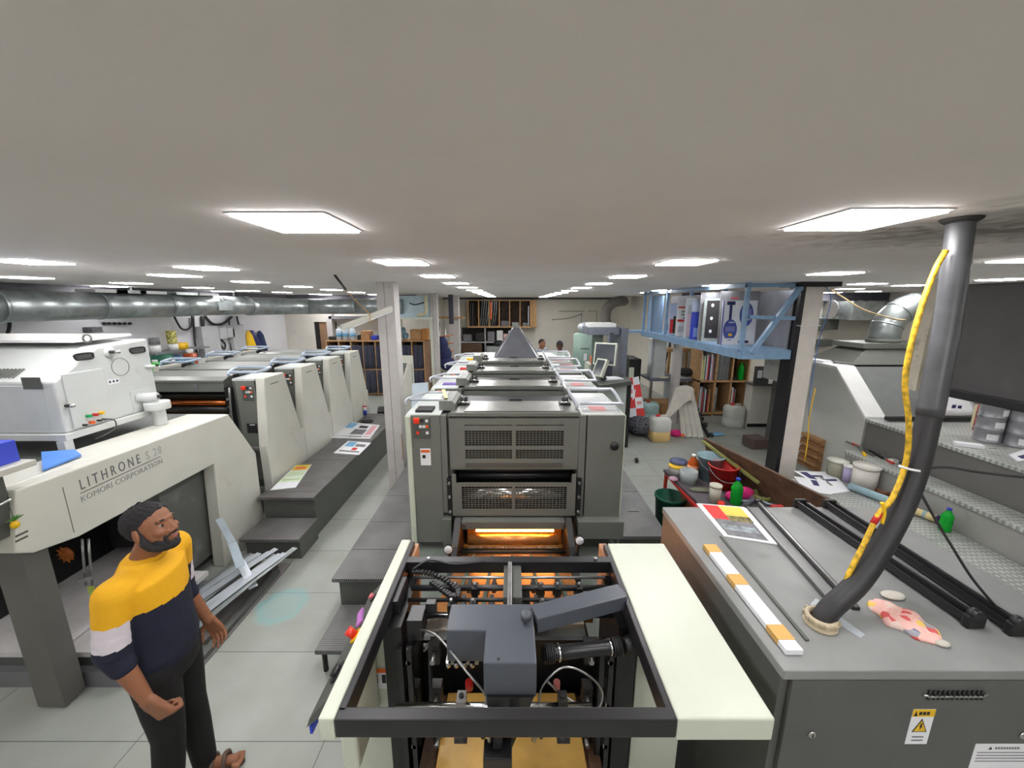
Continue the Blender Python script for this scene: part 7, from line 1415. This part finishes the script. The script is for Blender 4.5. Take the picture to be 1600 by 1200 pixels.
def hand(m, wrist, d, palm_n, thumb_side, curl, s=1.0):
    """d: direction wrist->fingers, palm_n: direction the palm faces, thumb_side: +-1 along d x palm_n"""
    d = Vector(d).normalized(); pn = Vector(palm_n); pn = (pn-d*pn.dot(d)).normalized(); sd = d.cross(pn).normalized()*thumb_side
    w_ = Vector(wrist)
    for k in (-1.5, -.5, .5, 1.5):
        m.caps(w_+sd*k*.012*s, w_+d*.088*s+sd*k*.0195*s, .0155*s, skin, .0125*s, n=10)
    ln = {1.5: (.034, .024, .019), .5: (.039, .027, .021), -.5: (.036, .025, .02), -1.5: (.028, .02, .017)}
    for k, seg in ln.items():
        q = w_+d*.092*s+sd*k*.021*s; ang = 0; dd = d
        for j, l in enumerate(seg):
            ang += curl*(.75 if j == 0 else 1)*(1+.12*(1.5-k)/3); dd = (d*math.cos(ang)+pn*math.sin(ang)+sd*k*.05*math.cos(ang)).normalized(); q2 = q+dd*l*s
            m.caps(q, q2, (.0095-.001*j)*s, skin, (.0088-.001*j)*s, n=10); q = q2
    q = w_+d*.022*s+sd*.026*s; t1 = (d*.62+sd*.72+pn*.3).normalized(); q2 = q+t1*.042*s; m.caps(q, q2, .014*s, skin, .011*s, n=10)
    t2 = (d*.8+sd*(.35-.5*min(1, curl))+pn*(.25+.5*min(1, curl))).normalized(); q3 = q2+t2*.03*s; m.caps(q2, q3, .0108*s, skin, .0098*s, n=10); q4 = q3+(t2-sd*.3*min(1, curl)+pn*.2).normalized()*.024*s; m.caps(q3, q4, .0098*s, skin, .0085*s, n=10)
def person(loc, yaw, J, name_label, top_fn, hand_r, hand_l, voxel=.006, head_yaw=0, head_pitch=0, head_tilt=0, beard='full', skn=skin, trouser=None, shoe=True, group=None):
    """local axes: +x forward, +y the person's left, z up; J holds the joints"""
    Rz = Matrix.Rotation(yaw, 4, 'Z'); t = thing('person', name_label, 'person', loc, group); t.rotation_euler.z = yaw
    V = {k: Vector(v) for k, v in J.items()}
    hc = V['head']; HM = Matrix.Translation(hc) @ Matrix.Rotation(head_yaw, 4, 'Z') @ Matrix.Rotation(-head_pitch, 4, 'Y') @ Matrix.Rotation(head_tilt, 4, 'X')
    def H(x, y, z): return HM @ Vector((x, y, z))
    HR = HM.to_3x3().to_4x4()
    m = MB()
    # trunk
    m.loft([(V['pelvis']+Vector((0, 0, -.08)), .09, .13), (V['pelvis']+Vector((0, 0, .05)), .1, .15), (V['waist'], .09, .13), (V['chest'], .105, .16), (V['neck']+Vector((-.01, 0, -.1)), .065, .12), (V['neck']+Vector((0, 0, -.01)), .055, .07)], skn)
    m.caps(V['neck']+Vector((-.015, 0, -.06)), H(-.012, 0, -.05), .062, skn, .055)
    for s in ('r', 'l'):
        sh, el, wr = V['sh_'+s], V['el_'+s], V['wr_'+s]; m.caps(V['neck']+Vector((0, 0, -.11)), sh, .045, skn, .045)
        limb(m, [sh, sh.lerp(el, .4), el, el.lerp(wr, .35), wr], [.05, .047, .038, .039, .026])
        hp, kn, an = V['hip_'+s], V['kn_'+s], V['an_'+s]; limb(m, [hp, kn, kn.lerp(an, .35), an], [.08, .052, .055, .038]); fd_ = Vector((math.cos(J.get('toe', 0)), 0, 0)); m.caps(an+Vector((-.02, 0, -.045)), an+Vector((.15, 0, -.06)), .034, skn, .026)
        for k in range(5): m.caps(an+Vector((.15, (k-2)*.016, -.062)), an+Vector((.185-.005*abs(k-2), (k-2)*.018, -.068)), .011, skn, n=8)
    hand(m, V['wr_r'], *hand_r); hand(m, V['wr_l'], *hand_l)
    # head: skull, face, jaw, brow, nose, lips, ears
    m.ell(H(-.012, 0, .035), (.098, .077, .088), skn, Q=HR, n=24, k=16); m.ell(H(.02, 0, -.005), (.073, .066, .1), skn, Q=HR, n=24, k=16); m.ell(H(.033, 0, -.06), (.052, .052, .052), skn, Q=HR, n=20, k=12); m.ell(H(.068, 0, -.088), (.024, .03, .022), skn, Q=HR)
    m.ell(H(.076, 0, .032), (.018, .052, .012), skn, Q=HR)
    for s in (-1, 1):
        m.ell(H(.062, s*.04, -.018), (.025, .022, .02), skn, Q=HR); m.ell(H(-.004, s*.078, -.003), (.02, .010, .034), skn, Q=HR @ Matrix.Rotation(s*.35, 4, 'Z')); m.ell(H(.0, s*.077, -.026), (.012, .008, .012), skn, Q=HR); m.ell(H(.094, s*.013, -.030), (.011, .010, .009), skn, Q=HR)
    m.caps(H(.086, 0, .018), H(.104, 0, -.022), .009, skn, .0115, n=12); m.ell(H(.086, 0, -.052), (.012, .026, .0075), skn, Q=HR); m.ell(H(.083, 0, -.066), (.012, .022, .008), skn, Q=HR)
    body = remeshed(m, 'body', voxel, 3); 
    put(body, 'body', t, [skn])
    inv = HM.inverted()
    for s in (-1, 1):
        e = MB().ell(H(.0735, s*.031, .010), (.0115, .0125, .0072), eyew, Q=HR, n=14); e.ell(H(.0822, s*.0335, .0105), (.0042, .0072, .0062), eyed, Q=HR, n=12); eo = e.mesh('eye'); put(eo, 'eye', t, []); 
        MB_ = MB().tube([H(.078, s*.012, .026), H(.0875, s*.028, .034), H(.074, s*.052, .030)], .0046, hairm, sub=4, n=8, rr=[1, 1.1, .7]); put(MB_.mesh('eyebrow'), 'eyebrow', t, [])
    l_ = MB().ell(H(.0915, 0, -.0535), (.0085, .021, .0046), lipm, Q=HR, n=14).ell(H(.090, 0, -.0625), (.0085, .018, .0052), lipm, Q=HR, n=14); put(l_.mesh('lips'), 'lips', t, [])
    # hair cap: thin shell over the skull with an open face
    h = MB(); h.ell(H(-.013, 0, .037), (.1005, .0805, .0905), hairm, Q=HR, n=84, k=56); keep = []
    for f in h.f:
        c = inv @ (sum((h.v[i] for i in f), Vector())/len(f)); x, y, z = c
        fr = [(-.2, -.055), (-.05, -.055), (-.03, -.035), (-.005, -.012), (.008, .004), (.02, .035), (.035, .052), (.05, .068), (.07, .086), (.2, .1)]; lim = next(z0+(z1-z0)*(x-x0)/(x1-x0) for (x0, z0), (x1, z1) in zip(fr[:-1], fr[1:]) if x0 <= x <= x1)
        ok = z > lim
        keep.append(ok)
    h2 = MB(); h2.mats = [hairm]; idx = {}
    for f, k in zip(h.f, keep):
        if k:
            nf = []
            for i in f:
                if i not in idx: idx[i] = len(h2.v); q = h.v[i]; h2.v.append(q+Vector((math.sin(i*7.1), math.sin(i*3.7), math.sin(i*5.3)))*.0022)
                nf.append(idx[i])
            h2.f.append(nf); h2.m.append(0); h2.s.append(True)
    ho = put(h2.mesh('hair'), 'hair', t, []); md = ho.modifiers.new('s', 'SOLIDIFY'); md.thickness = .008; md.offset = -1
    if beard:
        b = MB(); r_ = .018 if beard == 'full' else .008
        if beard == 'full':
            b.ell(H(.064, 0, -.094), (.034, .038, .026), hairm, Q=HR)
            for s in (-1, 1):
                pts = [(.008, .073, .012), (.010, .072, -.02), (.012, .069, -.045), (.022, .060, -.072), (.042, .045, -.09), (.062, .028, -.096)]
                for (a, c) in zip(pts[:-1], pts[1:]): b.caps(H(a[0], s*a[1], a[2]), H(c[0], s*c[1], c[2]), .0085 if a[2] > 0 else (.012 if a[2] > -.04 else .019), hairm, .012 if c[2] > -.03 else .019, n=10)
                b.caps(H(.045, s*.048, -.062), H(.062, s*.034, -.078), .015, hairm, n=10)
                b.caps(H(.074, s*.032, -.046), H(.076, s*.030, -.074), .0085, hairm, n=8)
            b.caps(H(.086, 0, -.083), H(.082, 0, -.09), .012, hairm, n=8)
        for s in (-1, 1): b.caps(H(.0945, s*.004, -.0425), H(.081, s*.029, -.047), .0062, hairm, .005, n=8)
        put(remeshed(b, 'beard', .004, 2), 'beard' if beard == 'full' else 'moustache', t, [hairm])
    top_fn(t, V)
    # trousers
    tr = MB(); P_ = V['pelvis']; tr.loft([(P_+Vector((0, 0, -.12)), .115, .165), (P_+Vector((0, 0, -.02)), .122, .172), (P_+Vector((0, 0, .09)), .112, .158)], skn)
    for s in ('r', 'l'):
        hp, kn, an = V['hip_'+s], V['kn_'+s], V['an_'+s]
        for a, c, r0, r1 in ((hp+Vector((0, 0, -.02)), hp.lerp(kn, .5), .1, .088), (hp.lerp(kn, .5), kn, .088, .07), (kn, kn.lerp(an, .4), .07, .068), (kn.lerp(an, .4), an+Vector((0, 0, .0)), .068, .058)): tr.caps(a, c, r0, skn, r1, n=16)
    put(remeshed(tr, 'trousers', max(voxel, .01), 3), 'trousers', t, [trouser])
    if shoe:
        for s in ('r', 'l'):
            an = V['an_'+s]; so_ = MB(); n_ = 20; x0 = an.x-.07
            oval = [(an.x+.06+.135*math.cos(a_), an.y+(.045+.01*math.cos(a_))*math.sin(a_)) for a_ in [2*math.pi*i/n_ for i in range(n_)]]
            so_.prism(oval, 'z', an.z-.09, an.z-.068, mat('sandal_sole', (70, 56, 48), .6)); sd_ = put(so_.mesh('sandal'), 'sandal', t, [])
            for xx in (.1, .04): put(MB().tube([(an.x+xx, an.y-.045, an.z-.075), (an.x+xx+.005, an.y-.03, an.z-.025), (an.x+xx, an.y, an.z-.008), (an.x+xx+.005, an.y+.03, an.z-.025), (an.x+xx, an.y+.045, an.z-.075)], .012, mat('sandal_strap', (104, 84, 72), .6), sub=3, n=8).mesh('sandal_strap'), 'strap', sd_, [])
    return t
# ---- man in the yellow, white and navy sweatshirt
J = dict(pelvis=(0, 0, .93), waist=(0, 0, 1.08), chest=(.0, 0, 1.28), neck=(0.0, 0, 1.46), head=(.05, 0, 1.585), sh_r=(-.02, -.185, 1.395), sh_l=(.02, .18, 1.395),
         el_r=(-.045, -.215, 1.125), wr_r=(.06, -.245, .875), el_l=(-.02, .225, 1.12), wr_l=(.09, .21, .88), hip_r=(0, -.09, .9), hip_l=(0, .09, .9), kn_r=(.0, -.09, .50), kn_l=(.01, .085, .50), an_r=(-.05, -.10, .095), an_l=(.02, .08, .09))
yelm = mat('mustard_knit', (236, 176, 20), .8, var=.05, scale=5, bump=.12, bscale=40); navk = mat('navy_knit', (26, 30, 50), .85, var=.08, scale=5, bump=.12, bscale=40); whk = mat('white_knit', (216, 208, 216), .8, var=.04, bump=.1, bscale=40)
def sweatshirt(t, V):
    m = MB()
    m.loft([(V['pelvis']+Vector((0, 0, -.03)), .125, .165), (V['pelvis']+Vector((0, 0, .03)), .135, .176), (V['waist'], .128, .168), (V['chest'], .13, .178), (V['chest']+Vector((0, 0, .09)), .122, .188), (V['neck']+Vector((-.005, 0, -.055)), .095, .14), (V['neck']+Vector((-.008, 0, -.012)), .075, .085)], yelm, n=32)
    for s in ('r', 'l'):
        sh, el, wr = V['sh_'+s], V['el_'+s], V['wr_'+s]; c = el.lerp(wr, .28)
        m.caps(V['neck']+Vector((0, 0, -.10)), sh+Vector((0, 0, -.012)), .074, yelm, .07, n=18)
        for a, b, r0, r1 in ((sh+Vector((0, 0, -.012)), sh.lerp(el, .45), .07, .066), (sh.lerp(el, .45), el, .066, .06), (el, c, .06, .05)): m.caps(a, b, r0, yelm, r1, n=18)
        for k in range(3): q = sh.lerp(el, .72+.12*k); d = (el-sh).normalized(); m.cyl(q-d*.012, q+d*.012, .066, yelm, n=20)
    me = remeshed(m, 'sweatshirt', .006, 5)
    for q in me.materials: pass
    for mt in (yelm, whk, navk): me.materials.append(mt)
    shr, elr, wrr = V['sh_r'], V['el_r'], V['wr_r']; shl, ell_, wrl = V['sh_l'], V['el_l'], V['wr_l']
    for f in me.polygons:
        c = f.center; k = 0
        def onarm(sh, el, wr):
            d = el-sh; tt = (c-sh).dot(d)/d.length_squared; d2 = wr-el; t2 = (c-el).dot(d2)/d2.length_squared
            dist = (c-(sh+d*min(1, max(0, tt)))).length; dist2 = (c-(el+d2*min(1, max(0, t2)))).length
            return tt, dist, t2, dist2
        arm = False
        for sgn, (sh, el, wr) in ((-1, (shr, elr, wrr)), (1, (shl, ell_, wrl))):
            if c.y*sgn > .16:
                tt, dist, t2, dist2 = onarm(sh, el, wr)
                edge = .15+.05*(1.4-c.z)/.3
                if min(dist, dist2) < .085 and abs(c.y) > min(.2, edge+.03):
                    arm = True
                    k = 0 if tt < .46 else (1 if tt < .86 else 2)
                    if dist2 < dist and t2 > .05: k = 2
        if not arm: k = 0 if c.z > 1.235+.12*abs(c.y) - .02*0 + (.0) else 2
        f.material_index = k
    put(me, 'sweatshirt', t, [])
    put(MB().loft([(V['neck']+Vector((-.004, 0, -.03)), .082, .09), (V['neck']+Vector((0, 0, -.012)), .074, .078), (V['neck']+Vector((0, 0, .0)), .068, .07)], yelm, n=28).mesh('collar'), 'collar', t, [])
LOC = (-1.755, 1.63, 0)
person(LOC, R(13), J, 'bearded man in a yellow, white and navy sweatshirt standing by the left press', sweatshirt,
       ((.55, .0, -.85), (.2, .95, .1), -1, 1.3, 1.22), ((.35, .05, -.95), (.0, -1, .1), 1, .42, 1.0), voxel=.0045, head_yaw=R(-8), head_pitch=R(12), head_tilt=R(-4), trouser=mat('black_trousers', (18, 18, 20), .85, var=.1))
# ---- two men far behind the middle press
def shirt(mt):
    def f(t, V):
        m = MB(); m.loft([(V['pelvis']+Vector((0, 0, -.03)), .14, .19), (V['waist'], .14, .19), (V['chest'], .14, .2), (V['neck']+Vector((0, 0, -.07)), .11, .16), (V['neck']+Vector((0, 0, -.01)), .075, .085)], mt, n=24)
        for s in ('r', 'l'):
            sh, el, wr = V['sh_'+s], V['el_'+s], V['wr_'+s]; m.caps(V['neck']+Vector((0, 0, -.09)), sh, .075, mt, .07); m.caps(sh, el, .07, mt, .058); m.caps(el, el.lerp(wr, .6), .056, mt, .045)
        put(remeshed(m, 'shirt', .012, 3), 'shirt', t, [mt])
    return f
J2 = dict(J); J2.update(el_r=(.06, -.25, 1.13), wr_r=(.28, -.2, 1.1), el_l=(.06, .25, 1.13), wr_l=(.28, .2, 1.1), kn_l=(0, .1, .5), an_l=(0, .1, .09), an_r=(0, -.1, .09), kn_r=(0, -.1, .5))
hh = ((1, 0, -.1), (0, .3, -1), -1, .5, 1), ((1, 0, -.1), (0, -.3, -1), 1, .5, 1)
p1 = P(845, 540, y=10.4)
person((p1.x, 10.4, 0), R(-50), J2, 'dark haired man with a moustache behind the cone hood, only his head in view', shirt(mat('grey_shirt', (150, 154, 160), .8)), *hh, voxel=.012, beard='thin', trouser=MATS['black_trousers'], skn=mat('mid_skin', (150, 98, 72), .5))
p2 = P(875, 540, y=9.5); J3 = dict(J2); J3.update(head=(.12, 0, 1.62), chest=(.03, 0, 1.3), neck=(.05, 0, 1.46))
person((p2.x, 9.6, 0), R(-95), J3, 'man in a pale shirt bending his head down near the green tank', shirt(mat('pale_green_shirt', (186, 200, 190), .8)), *hh, voxel=.012, head_pitch=R(-28), beard='thin', trouser=MATS['black_trousers'], skn=skind)
